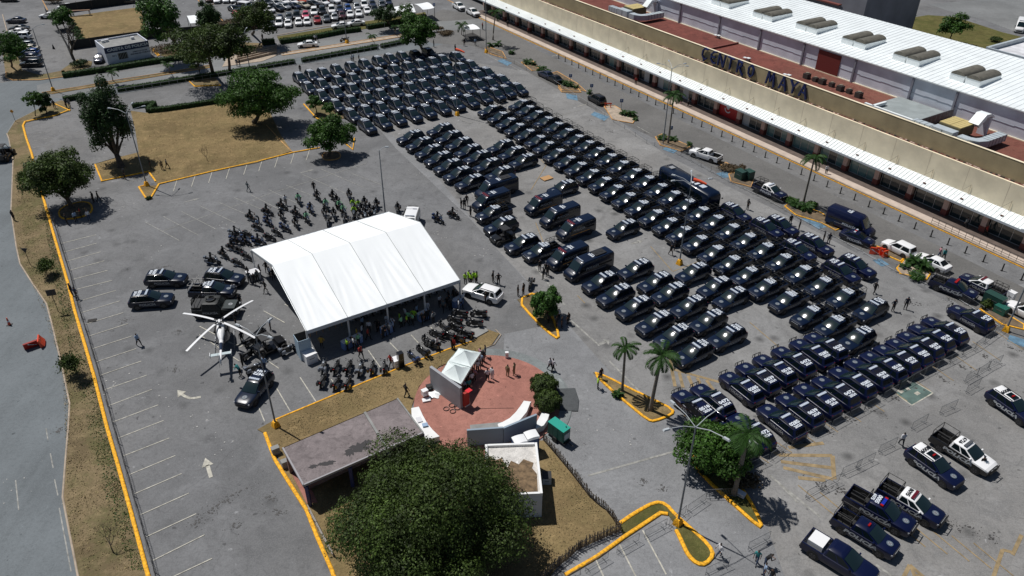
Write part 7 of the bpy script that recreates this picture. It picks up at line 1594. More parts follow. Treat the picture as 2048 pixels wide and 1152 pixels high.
# chain fence along the west kerb
wf = thing('mesh_fence', 'sagging dark wire-mesh fence along the long yellow kerb', 'fence', at(100, 440)); c = at(100, 440); ps = P('95,430 112,480 140,568 154,622 178,695 198,760 225,855 250,938 268,1000 290,1075 312,1152 330,1215'); M_ = MB(); ws = MB()
wp = [at(x+3, y) for x, y in ps]
for a, b in zip(wp[:-1], wp[1:]):
    d = b-a; n_ = max(1, int(d.length/2.4))
    for i in range(n_):
        p = a + d*(i/n_) - c; ws = MB(); ws.tube([p, p+Vector((0.1, 0, 1.0))], 0.03, STEEL, 5); part('fence_post', ws, wf)
    for z in (0.08, 0.25, 0.42, 0.6, 0.78, 0.95): M_.tube([a-c+Vector((0.06*z+0.04*sin(z*20), 0, z)), (a+b)/2-c+Vector((0.06*z+0.12*sin(z*9), 0, z-0.06)), b-c+Vector((0.06*z, 0, z))], 0.012, STEEL, 3)
    k = 0
    while k < d.length: p = a + d.normalized()*k - c; M_.tube([p, p+Vector((0.08, 0.02, 0.95))], 0.009, STEEL, 3); k += 0.3
o = part('mesh', M_, wf); o['kind'] = 'stuff'
# ------------------------------------------------------------------ crowd barriers
def barrier_mesh(L=2.3):
    f = MB(); f.tube([(-L/2, 0, 0.12), (-L/2, 0, 1.08), (L/2, 0, 1.08), (L/2, 0, 0.12)], 0.021, GALV, 5); f.tube([(-L/2, 0, 0.16), (L/2, 0, 0.16)], 0.018, GALV, 4)
    f = f.mesh('frame', 50); b = MB(); n = 16
    for i in range(1, n): b.tube([(-L/2+L*i/n, 0, 0.16), (-L/2+L*i/n, 0, 1.08)], 0.008, GALV, 3, False)
    b = b.mesh('bars'); r = [('frame', f, []), ('bars', b, [])]
    for s in (1, -1): t = MB(); t.tube([(s*L*0.36, -0.3, 0.02), (s*L*0.36, 0, 0.14), (s*L*0.36, 0.3, 0.02)], 0.02, GALV, 4); r.append(('foot', t.mesh('foot'), []))
    return r
BAR = barrier_mesh(); bcount = {}
def barriers(s, where, cat='crowd barrier'):
    pts = [at(*p) for p in P(s)]; k = 0
    for a, b in zip(pts[:-1], pts[1:]):
        d = b-a; n = max(1, round(d.length/2.35)); rz = atan2(d.y, d.x)
        for i in range(n):
            p = a + d*((i+0.5)/n); spawn(BAR, (p.x, p.y, 0.014), rz + random.uniform(-.04, .04), 'steel crowd barrier, %s in the line %s' % (ordw(k) if k < 29 else ['thirtieth', 'thirty-first', 'thirty-second', 'thirty-third', 'thirty-fourth', 'thirty-fifth', 'thirty-sixth', 'thirty-seventh', 'thirty-eighth', 'thirty-ninth', 'fortieth', 'forty-first', 'forty-second'][min(k-29, 12)], where), cat, 'steel crowd barriers', 'crowd_barrier'); k += 1
barriers('1339,299 1400,330 1460,362 1536,398 1593,430 1690,480 1791,536 1853,562', 'along the mall side of the pickups')
barriers('1853,562 1906,585 1961,618 2006,650', 'beside the blue caged pickups')
barriers('2006,650 1950,690 1900,717 1850,742 1800,772 1761,798', 'behind the right end of the lower SUV rows')
barriers('1761,798 1700,832 1661,852 1623,868 1580,893 1536,920 1500,938', 'behind the left end of the lower SUV rows')
barriers('1459,990 1424,992 1369,1030 1348,1048', 'right of the kerbed lamp post')
barriers('1340,1050 1290,1076 1230,1110 1166,1150 1120,1180', 'along the bottom stick fence')
for s, w_ in (('2000,716 1931,756', 'lying right of the green painted bay'), ('1931,778 1960,762', 'near the cut-off SUV'), ('1918,803 1875,824', 'above the white-and-black pickup'), ('1860,832 1818,856', 'left above the white-and-black pickup'), ('1801,880 1751,903', 'beside the walking man in white'), ('1746,916 1690,944', 'behind the white-roofed pickup'), ('1676,960 1618,990', 'behind the red-barred pickups'), ('1459,1128 1419,1148', 'at the bottom right of the kerb loop'), ('1540,1075 1503,1096', 'near the bottom people')): barriers(s, w_)
for s, w_ in (('945,92 975,102', 'by the small shade canopy'),): barriers(s, w_)
# rope line between the SUV block and the palm islands
rp = thing('rope_line', 'thin pale rope line along the mall side of the far block', 'rope', at(975, 110)); c = at(975, 110); mb = MB(); ps = [at(*p) - c for p in P('975,110 1024,128 1100,165 1171,210 1224,243 1290,285 1339,299')]
mb.tube([p + Vector((0, 0, 0.8)) for p in ps], 0.025, LETG, 4); part('rope', mb, rp); mb = MB()
for a, b in zip(ps[:-1], ps[1:]):
    for k in range(3): p = a.lerp(b, k/3); mb = MB(); mb.tube([p, p+Vector((0, 0, 0.85))], 0.03, LETG, 5); part('rope_post', mb, rp)

# ------------------------------------------------------------------ lamp posts
POLE = mat('lamp_pole_paint', (0.16, 0.18, 0.20), 0.5); HEAD = mat('lamp_head', (0.42, 0.45, 0.47), 0.35)
def lamp_post(label, base, h, arms, al=2.0, yb=True, r=0.10, rise=0.9, sock=False):
    b = at(*base); t = thing('street_lamp', label, 'street lamp', b, 0, 'tall car park lamps'); mb = MB(); mb.tube([(0, 0, 0), (0, 0, h*0.5), (0, 0, h)], [r, r*0.8, r*0.6], POLE, 8); part('pole', mb, t, 60)
    if yb: mb = MB(); mb.tube([(0, 0, -0.02), (0, 0, 0.55), (0, 0, 0.72)], [0.5, 0.36, 0.26], KERB, 4); part('base', mb, t)
    for a in arms:
        a = radians(a); u = Vector((cos(a), sin(a), 0)); mb = MB(); mb.tube([(0, 0, h-0.1), u*al*0.5 + Vector((0, 0, h+rise*0.45)), u*al + Vector((0, 0, h+rise*0.6))], 0.035, HEAD, 5); part('arm', mb, t, 60)
        mb = MB(); e = u*(al+0.3) + Vector((0, 0, h+rise*0.6)); mb.box((e.x, e.y, e.z), (0.6, 0.24, 0.12), HEAD, rz=a, taper=0.7); part('lamp_head', mb, t)
    if sock:
        w_ = thing('windsock', 'small orange windsock tied to the top of this lamp: ' + sock, 'windsock', b + Vector((0, 0, h-0.2))); mb = MB(); mb.tube([(0.2, 0, 0.7), (0.9, -0.25, 0.6), (1.7, -0.55, 0.35)], [0.24, 0.2, 0.13], mat('windsock_orange', (0.75, 0.09, 0.03), 0.7), 10, False); part('sleeve', mb, w_, 60); mb = MB(); mb.tube([(0, 0, 0), (0, 0, 0.75), (0.22, 0, 0.72)], 0.02, STEEL, 4); part('mast', mb, w_)
lamp_post('four-armed lamp post in the yellow kerb loop at bottom right', (1360, 1045), 11.3, (35, 125, 200, -45), 2.3)
lamp_post('four-armed lamp post with yellow block between the near SUVs and pickups', (1358, 525), 11.5, (80, 150, 5, -170), 2.0, sock='the one by the bus')
lamp_post('lamp post in the lawn corner below the helicopter', (555, 858), 11.1, (155, 60, -30), 1.6)
lamp_post('three-armed lamp post at the pointed kerb of the big lawn', (292, 379), 11.6, (170, 90, 30), 2.2)
lamp_post('lamp post with yellow block at the near edge of the far SUV block', (911, 232), 11.6, (), 2.0, sock='the one in the far block')
lamp_post('single-armed lamp post behind the tent', (769, 428), 9.6, (0,), 0.8, False)
lamp_post('four-armed lamp post on the mall island, front of the two poles', (1323, 285), 13.0, (95, 160, 20, -10), 2.0, False)
lamp_post('lamp post at the rope line near the small canopy', (968, 106), 13.0, (0, 180), 1.5)
lamp_post('lamp post on the upper road median', (689, 90), 12.0, (20, 200), 1.6); lamp_post('lamp post on the left end of the upper road median', (103, 191), 12.0, (30, 210), 1.6); lamp_post('three-armed lamp post among the left trees', (496, 146), 7.5, (170, 90, 20), 2.4)
lamp_post('lamp post at the right edge above the lower SUV rows', (2012, 652), 12.0, (150, 30), 2.0)

# ------------------------------------------------------------------ trees, palms, shrubs
def tr_(label, base, ccpx, zc, rad, **k): b = at(*base); c = at(ccpx[0], ccpx[1], zc); return tree(label, b, c, rad, **k)
tr_('huge spreading dark green tree at the bottom centre', (870, 1130), (864, 1030), 4.8, (8.2, 7.8, 5.3), leaf='olive', n=135000, size=0.10, blobs=80, trunk_r=0.5, seed=4, spread=0.92, shell=0.45)
tr_('tall irregular dark tree at the left of the brown lawn', (240, 342), (208, 248), 7.0, (3.7, 4.4, 7.2), leaf='dark', n=18000, size=0.17, blobs=18, trunk_r=0.5, seed=8)
tr_('round umbrella-shaped tree on its own kerbed island at left', (142, 425), (116, 366), 4.5, (4.7, 4.4, 4.2), leaf='olive', n=20000, size=0.16, blobs=26, trunk_r=0.35, seed=3, spread=0.85)
tr_('large bright green tree at the right of the brown lawn', (505, 252), (516, 200), 5.2, (7.2, 6.2, 4.6), leaf='mid', n=24000, size=0.19, blobs=26, trunk_r=0.4, seed=5, spread=0.85)
tr_('medium green tree in its own round bed above the tent', (655, 316), (655, 272), 3.7, (4.2, 3.8, 3.3), leaf='mid', n=12000, size=0.18, blobs=16, trunk_r=0.25, seed=6, spread=0.8)
tr_('small round tree on the kerbed point beside the far SUV block, left', (630, 230), (625, 208), 2.4, (1.5, 1.5, 1.4), leaf='bright', n=2500, size=0.16, blobs=8, trunk_r=0.1, seed=7)
tr_('small round tree on the kerbed point beside the far SUV block, right', (657, 238), (655, 219), 2.2, (1.4, 1.4, 1.2), leaf='bright', n=2200, size=0.16, blobs=8, trunk_r=0.1, seed=9)
tr_('dense rounded tree at the top between hedge and far SUV block', (838, 98), (830, 68), 5.0, (5.2, 4.6, 4.0), leaf='mid', n=11000, size=0.24, blobs=18, trunk_r=0.3, seed=10, spread=0.85)
tr_('bright feathery tree in the upper left tree group', (345, 92), (318, 48), 9.0, (4.6, 4.6, 6.0), leaf='bright', n=7500, size=0.26, blobs=16, trunk_r=0.35, seed=11, squash=1.0)
tr_('wide thin-crowned tree in the upper left group', (422, 155), (405, 95), 8.5, (7.8, 6.6, 3.8), leaf='olive', n=10000, size=0.2, blobs=24, trunk_r=0.35, seed=12, spread=0.9)
tr_('dark tree behind the three-armed lamp in the upper group', (455, 150), (452, 100), 8.0, (5.0, 4.6, 4.4), leaf='olive', n=7500, size=0.22, blobs=18, trunk_r=0.3, seed=13, spread=0.85)
tr_('grey-green tree overlapping the upper car park', (500, 75), (505, 45), 6.0, (5.5, 5.5, 4.4), leaf='olive', n=8000, size=0.22, blobs=14, trunk_r=0.3, seed=14, spread=0.85)
tr_('dark conifer-like tree beside the white canopy in the upper group', (430, 72), (412, 45), 6.0, (3.2, 3.2, 4.6), leaf='dark', n=6000, size=0.22, blobs=12, trunk_r=0.25, seed=15)
tr_('small pale tree at the left end of the upper tree group', (395, 150), (390, 128), 3.5, (3.0, 2.6, 1.8), leaf='olive', n=2600, size=0.17, blobs=8, trunk_r=0.14, seed=16)
tr_('leafy tree at the left edge of the upper verge', (20, 145), (12, 112), 4.5, (4.4, 4.0, 3.6), leaf='mid', n=7000, size=0.2, blobs=14, trunk_r=0.2, seed=17)
tr_('small slanted tree on the verge corner left of the lamp', (68, 242), (64, 207), 3.2, (1.8, 1.6, 1.5), leaf='mid', n=900, size=0.2, blobs=8, trunk_r=0.08, seed=18)
tr_('small dark bushy tree beside the slanted verge tree', (90, 238), (85, 216), 1.9, (1.7, 1.7, 2.0), leaf='dark', n=3200, size=0.17, blobs=8, trunk_r=0.1, seed=19)
tr_('small round tree at the corner of the upper left lawn', (122, 60), (118, 46), 2.6, (3.0, 2.8, 2.6), leaf='bright', n=4500, size=0.2, blobs=10, trunk_r=0.12, seed=20)
tr_('broad green tree behind the four-armed lamp at lower right', (1445, 935), (1440, 892), 3.0, (3.6, 3.4, 2.4), leaf='mid', n=17000, size=0.14, blobs=22, trunk_r=0.22, seed=21, spread=0.85)
tr_('bushy green tree on the kerbed island right of the tent', (1098, 640), (1094, 606), 2.2, (1.9, 1.8, 2.3), leaf='bright', n=8000, size=0.14, blobs=14, trunk_r=0.12, seed=22)
tr_('thin tree in the olive field at the top right', (1895, 68), (1903, 45), 3.8, (4.0, 3.0, 2.6), leaf='mid', n=3500, size=0.24, blobs=10, trunk_r=0.15, seed=23)
tr_('dark tree left of the white upper canopy', (775, 52), (768, 36), 3.4, (3.6, 3.2, 3.0), leaf='dark', n=4500, size=0.2, blobs=12, trunk_r=0.12, seed=24)
tr_('small tree in front of the white upper canopy', (808, 45), (807, 30), 3.2, (2.2, 2.2, 2.2), leaf='mid', n=1800, size=0.2, blobs=8, trunk_r=0.1, seed=25)
bare_tree('leafless grey tree with dark vines beside the booth yard', at(147, 140), 9.5, 0.3, seed=5); bare_tree('small leafless sapling at the bottom of the verge', at(233, 1114), 3.6, 0.06, seed=9); bare_tree('thin leafless sapling standing on the brown lawn', at(412, 329), 3.0, 0.05, seed=2)
for s, l in (('95,562', 'first'), ('162,765', 'second'), ('48,383', 'third')): bare_tree('scrubby half-bare shrub on the verge, %s from the signs' % l, at(*P(s)[0]), 2.0 if l != 'second' else 2.8, 0.05, 'verge shrubs', seed=len(l), leaves=22, name='scrub_tree')
PG = 'royal palms'
def pz(base, h, top): b = at(*base); return b, at(top[0], top[1], h)
for l, base, h, top, fl, nf, tr, sd in (('slim palm at the far tip of the triangular island', (1246, 780), 5.9, (1252, 692), 1.7, 12, 0.14, 2), ('thicker palm in the middle of the triangular island', (1303, 818), 7.2, (1325, 708), 2.25, 17, 0.19, 3), ('tall palm on the mall island beside the navy van', (1605, 400), 7.6, (1627, 308), 2.3, 14, 0.15, 4),
        ('tall palm on the mall island behind the two poles', (1333, 284), 8.8, (1344, 187), 2.4, 14, 0.13, 5), ('tall palm at the top near the small canopy', (981, 80), 7.5, (986, 24), 2.4, 12, 0.14, 6), ('leaning grey-trunked palm over the green tree, lower right', (1472, 985), 7.4, (1500, 862), 2.35, 20, 0.22, 7)):
    b, t_ = pz(base, h, top); palm(l, b, t_, fl, nf, PG, tr, sd, name='palm_tree', cat='palm')
for l, base, h, top, fl, nf, sd in (('small young palm on the upper median, left of two', (222, 170), 2.6, (218, 152), 1.6, 9, 8), ('small young palm on the upper median, right of two', (336, 152), 2.6, (330, 136), 1.7, 9, 9), ('drooping small palm on the right upper median', (738, 81), 2.2, (738, 73), 1.7, 9, 10), ('small palm on the median beside the rounded tree', (785, 71), 3.0, (786, 55), 1.6, 10, 11), ('bright small palm beside the small shade canopy', (918, 70), 3.2, (918, 52), 2.2, 12, 12)): 
    b, t_ = pz(base, h, top); palm(l, b, t_, fl, nf, 'young palms on the upper road', 0.08, sd, name='young_palm')
FN = 0
for px, py, sc, w_ in ((976,94,1.3,'at the rope-line lamp'), (990,92,1.4,'in the first palm island'), (1018,108,1.1,'in the second small bed'), (1050,128,1.5,'left in the pair above the dark sedans'), (1062,130,1.0,'low one above the dark sedans'), (1078,142,1.7,'big one touching the dark sedans'), (1088,146,1.3,'right of the big one at the sedans'),
        (1127,170,1.3,'left one beside the blue sign'), (1135,172,1.2,'middle one beside the blue sign'), (1147,175,0.9,'low one beside the blue sign'), (1174,186,0.9,'small one behind the black wagon'), (1243,228,1.1,'left one in the pale planter'), (1258,230,1.5,'tall one in the pale planter'), (1266,238,0.8,'right one in the pale planter'), (1320,276,1.2,'left one below the two poles'), (1342,278,1.1,'right one below the two poles'),
        (1375,288,0.8,'low one at the island tip'), (1588,408,1.4,'left one under the tall mall palm'), (1608,414,1.6,'right one under the tall mall palm'), (1825,520,1.6,'beside the white sedan'), (1845,530,1.5,'right one beside the white sedan'), (1236,790,0.9,'at the foot of the slim palm'), (1808,528,1.0,'low one beside the white hatchback')):
    b = at(px, py); FN += 1; palm('fan of low palm fronds, %s' % w_, b, b + Vector((0.05, 0, 0.35*sc)), 0.85*sc, 22, 'low palm clumps', 0.07, FN+20, 0.35, name='palm_shrub', cat='palm shrub')
for px, py, r, h, lf, l in ((1090, 785, 1.4, 2.0, 'olive', 'round clipped shrub on the plaza rim, upper of the pair'), (1098, 818, 1.35, 2.0, 'olive', 'round clipped shrub on the plaza rim, lower of the pair')): shrub(l, at(px, py), r, r, h, lf, 6500, 0.09, 'round clipped plaza shrubs', ball=True)
for px, py, rx, h, lf, l in ((1970, 606, 0.9, 1.1, 'olive', 'low round shrub beside the green cabinet'), (1455, 335, 1.9, 0.6, 'dry', 'reddish low shrubs beside the white pickup, left'), (1478, 340, 1.2, 1.2, 'dry', 'reddish rounded shrub by the dark green cabinet'), (1580, 400, 1.2, 1.0, 'mid', 'low shrub at the left of the tall mall palm'), (1617, 408, 1.3, 0.9, 'mid', 'low shrub at the right of the tall mall palm'),
        (1700, 18, 0.1, 0.2, 'mid', None), (1795, 28, 3.5, 1.8, 'mid', 'low green bush by the shed wall, left of the field'), (1950, 102, 2.0, 1.8, 'bright', 'bright bush behind the ribbed roof edge'), (1985, 74, 1.8, 1.2, 'olive', 'small bush in the olive field'), (870, 66, 1.6, 1.6, 'dry', 'dry shrub above the far SUV block'), (888, 71, 2.4, 0.9, 'dry', 'dry hedge clump near the small canopy'), (1830, 548, 1.6, 0.8, 'bright', 'low shrubs filling the planted island by the white sedan'), (445, 58, 4.5, 1.6, 'dry', 'dry shrub strip beside the slanted cars'),
        (478, 70, 2.2, 1.2, 'bright', 'bright shrub at the strip end beside the slanted cars'), (330, 108, 5.0, 0.8, 'dry', 'low dry bushes right of the booth'), (100, 15, 3.0, 1.8, 'dry', 'rusty shrub at the corner of the left car park'), (160, 142, 2.2, 1.6, 'dark', 'dark vines at the foot of the leafless tree'), (297, 406, 0.5, 0.5, 'dark', 'small plant in the pointed kerb'), (60, 195, 0.1, 0.1, 'mid', None), (1490, 960, 1.5, 0.8, 'dry', 'dry undergrowth at the foot of the leaning palm'), (1425, 935, 1.6, 0.7, 'dark', 'dark undergrowth under the lower right tree')):
    if l: shrub(l, at(px, py), rx, rx*0.8, h, lf, int(700*rx), 0.13, None, seed=int(px))
for k in range(6): shrub('clipped bush in the row beside the upper left lawn, %s from the top' % ordw(k), at(136+k*4.6, 55+k*7.5), 1.5, 1.2, 1.2, 'hedge', 1300, 0.13, 'clipped bushes by the upper lawn', name='clipped_bush')
HG = 'clipped hedges'
hedge('long clipped hedge above the upper road in front of the booth', [at(*p) for p in P('122,164 200,152 280,138 355,126 412,118')], 1.5, 1.0, HG)
hedge('clipped hedge along the lot fence, left piece by the tall tree', [at(*p) for p in P('124,212 150,207 168,203')], 1.0, 0.9, HG)
hedge('clipped hedge with fence behind the big lawn tree', [at(*p) for p in P('232,192 300,181 400,163 510,145')], 1.0, 0.9, HG)
hedge('short clipped hedge with fence left of the far block', [at(*p) for p in P('512,144 550,137 586,131')], 1.1, 0.9, HG)
hedge('long clipped hedge with fence behind the far SUV block', [at(*p) for p in P('600,129 650,119 700,109 751,100')], 1.1, 0.9, HG)
hedge('clipped hedge piece ending at the rounded top tree', [at(*p) for p in P('758,99 785,93 806,88')], 1.1, 0.9, HG)
hedge('clipped hedge along the top of the brown lawn', [at(*p) for p in P('293,233 330,229 380,221 440,211 458,208')], 1.0, 0.9, HG); hedge('short kinked hedge at the left corner of the brown lawn', [at(*p) for p in P('293,232 307,218 262,224')], 0.9, 0.9, HG)
hedge('clipped hedge above the road behind the white sedan', [at(*p) for p in P('556,92 620,82 680,70 716,65')], 1.5, 1.0, HG); hedge('clipped hedge above the road left of the white canopy', [at(*p) for p in P('729,61 770,54 800,48 846,38')], 1.5, 1.0, HG); hedge('dark hedge piece beside the striped crossing', [at(*p) for p in P('520,95 545,92')], 1.4, 1.2, HG)
# picket fence pieces in front of the hedges
for l, s in (('thin white post fence in front of the lot hedge, left', '232,196 510,149'), ('thin white post fence in front of the far block hedge', '514,148 586,135 751,104 806,92')):
    ps = [at(*p) for p in P(s)]; c = ps[0]; t = thing('post_fence', l, 'fence', c, 0, 'thin post fences'); r_ = MB(); k_ = MB()
    for a, b in zip(ps[:-1], ps[1:]):
        d = b-a; x = 0; u = d.normalized()
        for z in (0.25, 0.95): r_.tube([a-c+Vector((0, 0, z)), b-c+Vector((0, 0, z))], 0.025, LETG, 4)
        while x < d.length: q = a-c+u*x; k_ = MB(); k_.tube([q, q+Vector((0, 0, 1.05))], 0.035, LETG, 4); part('fence_post', k_, t); x += 1.6
    part('rail', r_, t)
# dark mesh-clad fences round the upper lawn
for l, s, h in (('dark cloth-clad fence below the white parked cars', '118,36 180,26 275,12', 2.2), ('dark cloth-clad fence above the police booth', '140,108 210,97 300,84 345,78', 2.0), ('dark slanting fence along the left car park', '88,38 105,58 128,100 140,128', 1.6), ('dark fence behind the booth trees', '345,78 440,70 520,62', 1.8)):
    ps = [at(*p) for p in P(s)]; c = ps[0]; t = thing('screen_fence', l, 'fence', c, 0, 'dark screened fences'); k_ = MB(); q_ = MB()
    for a, b in zip(ps[:-1], ps[1:]):
        d = b-a; m_ = (a+b)/2-c; k_.box((m_.x, m_.y, h/2), (d.length, 0.05, h), mat('dark_screen_cloth', (0.012, 0.014, 0.014), 0.8), rz=atan2(d.y, d.x)); u = d.normalized(); x = 0
        while x < d.length: q = a-c+u*x; q_ = MB(); q_.tube([q, q+Vector((0, 0, h+0.25))], 0.05, mat('rust_post', (0.09, 0.06, 0.04), 0.8), 5); part('fence_post', q_, t); x += 4.0
    part('screen', k_, t)
# police booth
q = [at(*p, 2.9) for p in ((207,115), (295,101), (280,86), (217,95))]; a, b = at(213, 138), at(299, 121); d = b-a; D_ = 7.0; n_ = Vector((-d.y, d.x, 0)).normalized(); m_ = (a+b)/2 + n_*D_/2; W_ = d.length
t = thing('police_booth', 'small white police booth with blue band reading CASETA DE POLICIA', 'building', (m_.x, m_.y, 0), atan2(d.y, d.x)); mb = MB(); mb.box((0, 0, 1.6), (W_, D_, 3.2), WALLB); part('wall', mb, t)
mb = MB(); mb.box((0, 0, 3.23), (W_-0.3, D_-0.3, 0.06), CONC); part('roof', mb, t)
for s in (1, -1): mb = MB(); mb.box((s*(W_/2-0.1), 0, 3.4), (0.2, D_, 0.4), WALLB); part('parapet', mb, t)
mb = MB(); mb.box((0, D_/2-0.1, 3.4), (W_-0.4, 0.2, 0.4), WALLB); part('parapet', mb, t)
mb = MB(); mb.box((0, -D_/2-0.02, 2.95), (W_+0.1, 0.1, 1.2), mat('navy_band', (0.012, 0.025, 0.085), 0.6)); part('blue_band', mb, t)
def sign_text(txt, size, m, x, y, z, parent, name='lettering'):
    me = place_text(text_mesh(txt, size, m, xs=1.2), Matrix.Translation((x, y, z)) @ Matrix.Rotation(pi/2, 4, 'X')); me.name = name; return ob(name, me, parent)
sign_text('CASETA DE POLICIA', 0.78, LETW, 0.2, -D_/2-0.08, 2.95, t); sign_text('DIRECCIÓN DE', 0.36, mat('navy_print', (0.01, 0.02, 0.06), 0.6), W_*0.27, -D_/2-0.01, 1.75, t); sign_text('SEGURIDAD PUBLICA', 0.36, MATS['navy_print'], W_*0.27, -D_/2-0.01, 1.3, t); sign_text('911', 0.5, MATS['navy_print'], -W_*0.32, -D_/2-0.01, 1.6, t)
mb = MB(); mb.box((-1.2, -D_/2-0.01, 1.35), (1.9, 0.06, 1.3), DARKI); w__ = part('window', mb, t); mb = MB()
for i in range(6): mb.box((-2.0+i*0.32, -D_/2-0.06, 1.35), (0.05, 0.04, 1.3), ALU)
ob('window_bars', mb.mesh('window_bars'), w__)
for k, (x, y) in enumerate(((-3.2, 1.8), (-2.4, 2.0), (2.5, 0.5))): cube_box('white air-conditioning box on the booth roof, %s' % ['left', 'middle', 'right'][k], (m_.x + x*cos(atan2(d.y, d.x)) - y*sin(atan2(d.y, d.x)), m_.y + x*sin(atan2(d.y, d.x)) + y*cos(atan2(d.y, d.x)), 3.26), (0.7, 0.5, 0.5), WHT, atan2(d.y, d.x), 'air_conditioner', 'air conditioner')
# white shade canopies in the upper area
def shade(lbl, cs, z, arch=0.0):
    C4 = [at(*c, z) for c in cs]; cc = sum(C4, Vector())/4; t = thing('shade_canopy', lbl, 'canopy', (cc.x, cc.y, 0)); mb = MB(); n = 8; V = []
    for u in range(n+1):
        for v in range(n+1): p = (C4[0].lerp(C4[1], u/n)).lerp(C4[3].lerp(C4[2], u/n), v/n) - Vector((cc.x, cc.y, 0)); p.z = z + arch*sin(pi*v/n) - 0.1*sin(pi*u/n); V.append(p)
    mb.add(V, [(u*(n+1)+v, (u+1)*(n+1)+v, (u+1)*(n+1)+v+1, u*(n+1)+v+1) for u in range(n) for v in range(n)], WHTENT); part('fabric_roof', mb, t, 60)
    for c in C4: p = c - Vector((cc.x, cc.y, 0)); mb = MB(); mb.tube([(p.x, p.y, 0), (p.x, p.y, z)], 0.06, GALV, 5); part('leg', mb, t)
shade('long white arched shade canopy in the upper car park', [(762, 34), (826, 26), (814, 12), (749, 22)], 3.0, 0.9); shade('square white shade canopy at the top between car park and road', [(840, 21), (863, 17), (848, 6), (822, 10)], 3.0, 0.3)
shade('small white shade canopy beside the bright palm and guards', [(925, 60), (955, 58), (940, 49), (921, 50)], 2.6, 0.2); shade('bright white canopy half hidden behind the upper tree group', [(375, 53), (404, 48), (399, 33), (368, 38)], 2.6, 0.2)
mb = MB(); q = [xy(at(*p)) for p in P('919,72 940,66 967,80 942,87')]; mb.add([(x, y, 0.03) for x, y in q], [tuple(range(4))], mat('dark_patch', (0.035, 0.033, 0.032), 0.9)); struct('dark_paving', mb)
# striped crossing with low walls near the booth trees
for k in range(4): a, b = at(470+k*0-0, 132-k*4.5), at(549, 112-k*4); d = b-a; t = thing('low_wall', 'low pale divider wall at the striped crossing, %s from the bottom' % ordw(k), 'wall', (a+b)/2, atan2(d.y, d.x), 'low walls at the crossing'); mb = MB(); mb.box((0, 0, 0.3), (d.length, 0.25, 0.6), KERBP); part('slab', mb, t)

# dry tufts on the verge and lawns
def tufts(name, poly, n, size, leaf):
    q = [at(*p) for p in P(poly)]; xs = [p.x for p in q]; ys = [p.y for p in q]; out = []
    def inside(x, y):
        c_ = False; j = len(q)-1
        for i in range(len(q)):
            if (q[i].y > y) != (q[j].y > y) and x < (q[j].x-q[i].x)*(y-q[i].y)/(q[j].y-q[i].y)+q[i].x: c_ = not c_
            j = i
        return c_
    while len(out) < n:
        x, y = random.uniform(min(xs), max(xs)), random.uniform(min(ys), max(ys))
        if inside(x, y) and sin(x*1.3)*cos(y*0.9+x*.4) > random.uniform(-1.2, .8): out.append((x, y, 0.12))
    me = leaf_mesh(name, np.array(out), np.tile((0, 0, 1.0), (n, 1)), size, LEAF[leaf], 0.9); o = ob(name, me); o['kind'] = 'stuff'
tufts('grass_tufts', '62,340 82,400 110,490 136,575 172,701 217,863 265,1026 300,1150 175,1150 142,1064 136,914 125,738 64,575 36,503 30,400', 9000, 0.07, 'drygrass'); tufts('weeds', '70,360 110,490 136,575 172,701 217,863 265,1026 300,1150 270,1150 215,1000 180,863 140,701 110,575', 3500, 0.08, 'hedge')
tufts('grass_tufts', '265,240 500,210 560,285 512,328 312,376 210,365 190,340 275,313', 6000, 0.07, 'drygrass'); tufts('grass_tufts', '560,862 640,815 820,740 940,690 960,700 835,770 790,795 560,900', 2000, 0.06, 'drygrass'); tufts('grass_tufts', '640,1020 700,1000 1090,1000 1100,900 1240,1056 1120,1130 1000,1150 690,1150', 3500, 0.06, 'drygrass')

# ------------------------------------------------------------------ street furniture
def sign_post(lbl, base, h, kind, w=0.75, rz=0.0):
    t = thing('road_sign', lbl, 'sign', at(*base), rz); mb = MB(); mb.tube([(0, 0, 0), (0, 0, h)], 0.035, STEEL, 6); part('post', mb, t); mb = MB()
    if kind == 'tri': mb.loft([[(-w/2, y, h), (w/2, y, h), (0, y, h-w*0.8)] for y in (-.02, .02)], mat('dark_sign_back', (0.035, 0.033, 0.035), 0.6))
    elif kind == 'dia': mb.box((0, 0, h), (w, 0.03, w), AMB, ry=pi/4)
    elif kind == 'blue': mb.box((0, 0, h), (w, 0.03, w*1.1), mat('sign_blue', (0.02, 0.07, 0.22), 0.5))
    else: mb.box((0, 0, h), (w, 0.03, w*0.8), mat('dark_sign_back', (0.035, 0.033, 0.035), 0.6))
    part('plate', mb, t)
    if kind == 'blue': mb = MB(); mb.box((0, -0.02, h+0.05), (w*0.25, 0.02, w*0.7), LETW); part('symbol', mb, t)
sign_post('triangular give-way sign on the verge, seen from behind', (61, 541), 2.6, 'tri', 0.9); sign_post('square dark sign on the verge below the triangular one', (118, 634), 2.8, 'sq', 1.0, 0.3); sign_post('small yellow diamond sign at the upper verge corner', (28, 254), 2.0, 'dia', 0.5)
for px, py, h, l in ((1136,176,2.6,'blue parking sign in the low palm bed'), (1178,196,2.6,'blue parking sign behind the black wagon'), (1238,222,2.2,'blue parking sign at the pale planter'), (1337,270,1.6,'blue parking sign on the island of two poles'), (1681,448,2.3,'blue parking sign beside the navy mall van'), (864,40,3.6,'sign post left of the square white canopy')): sign_post(l, (px, py), h, 'blue', 0.6)
ORG = mat('orange_plastic', (0.60, 0.055, 0.015), 0.45); REDP = mat('red_plastic', (0.38, 0.02, 0.012), 0.5)
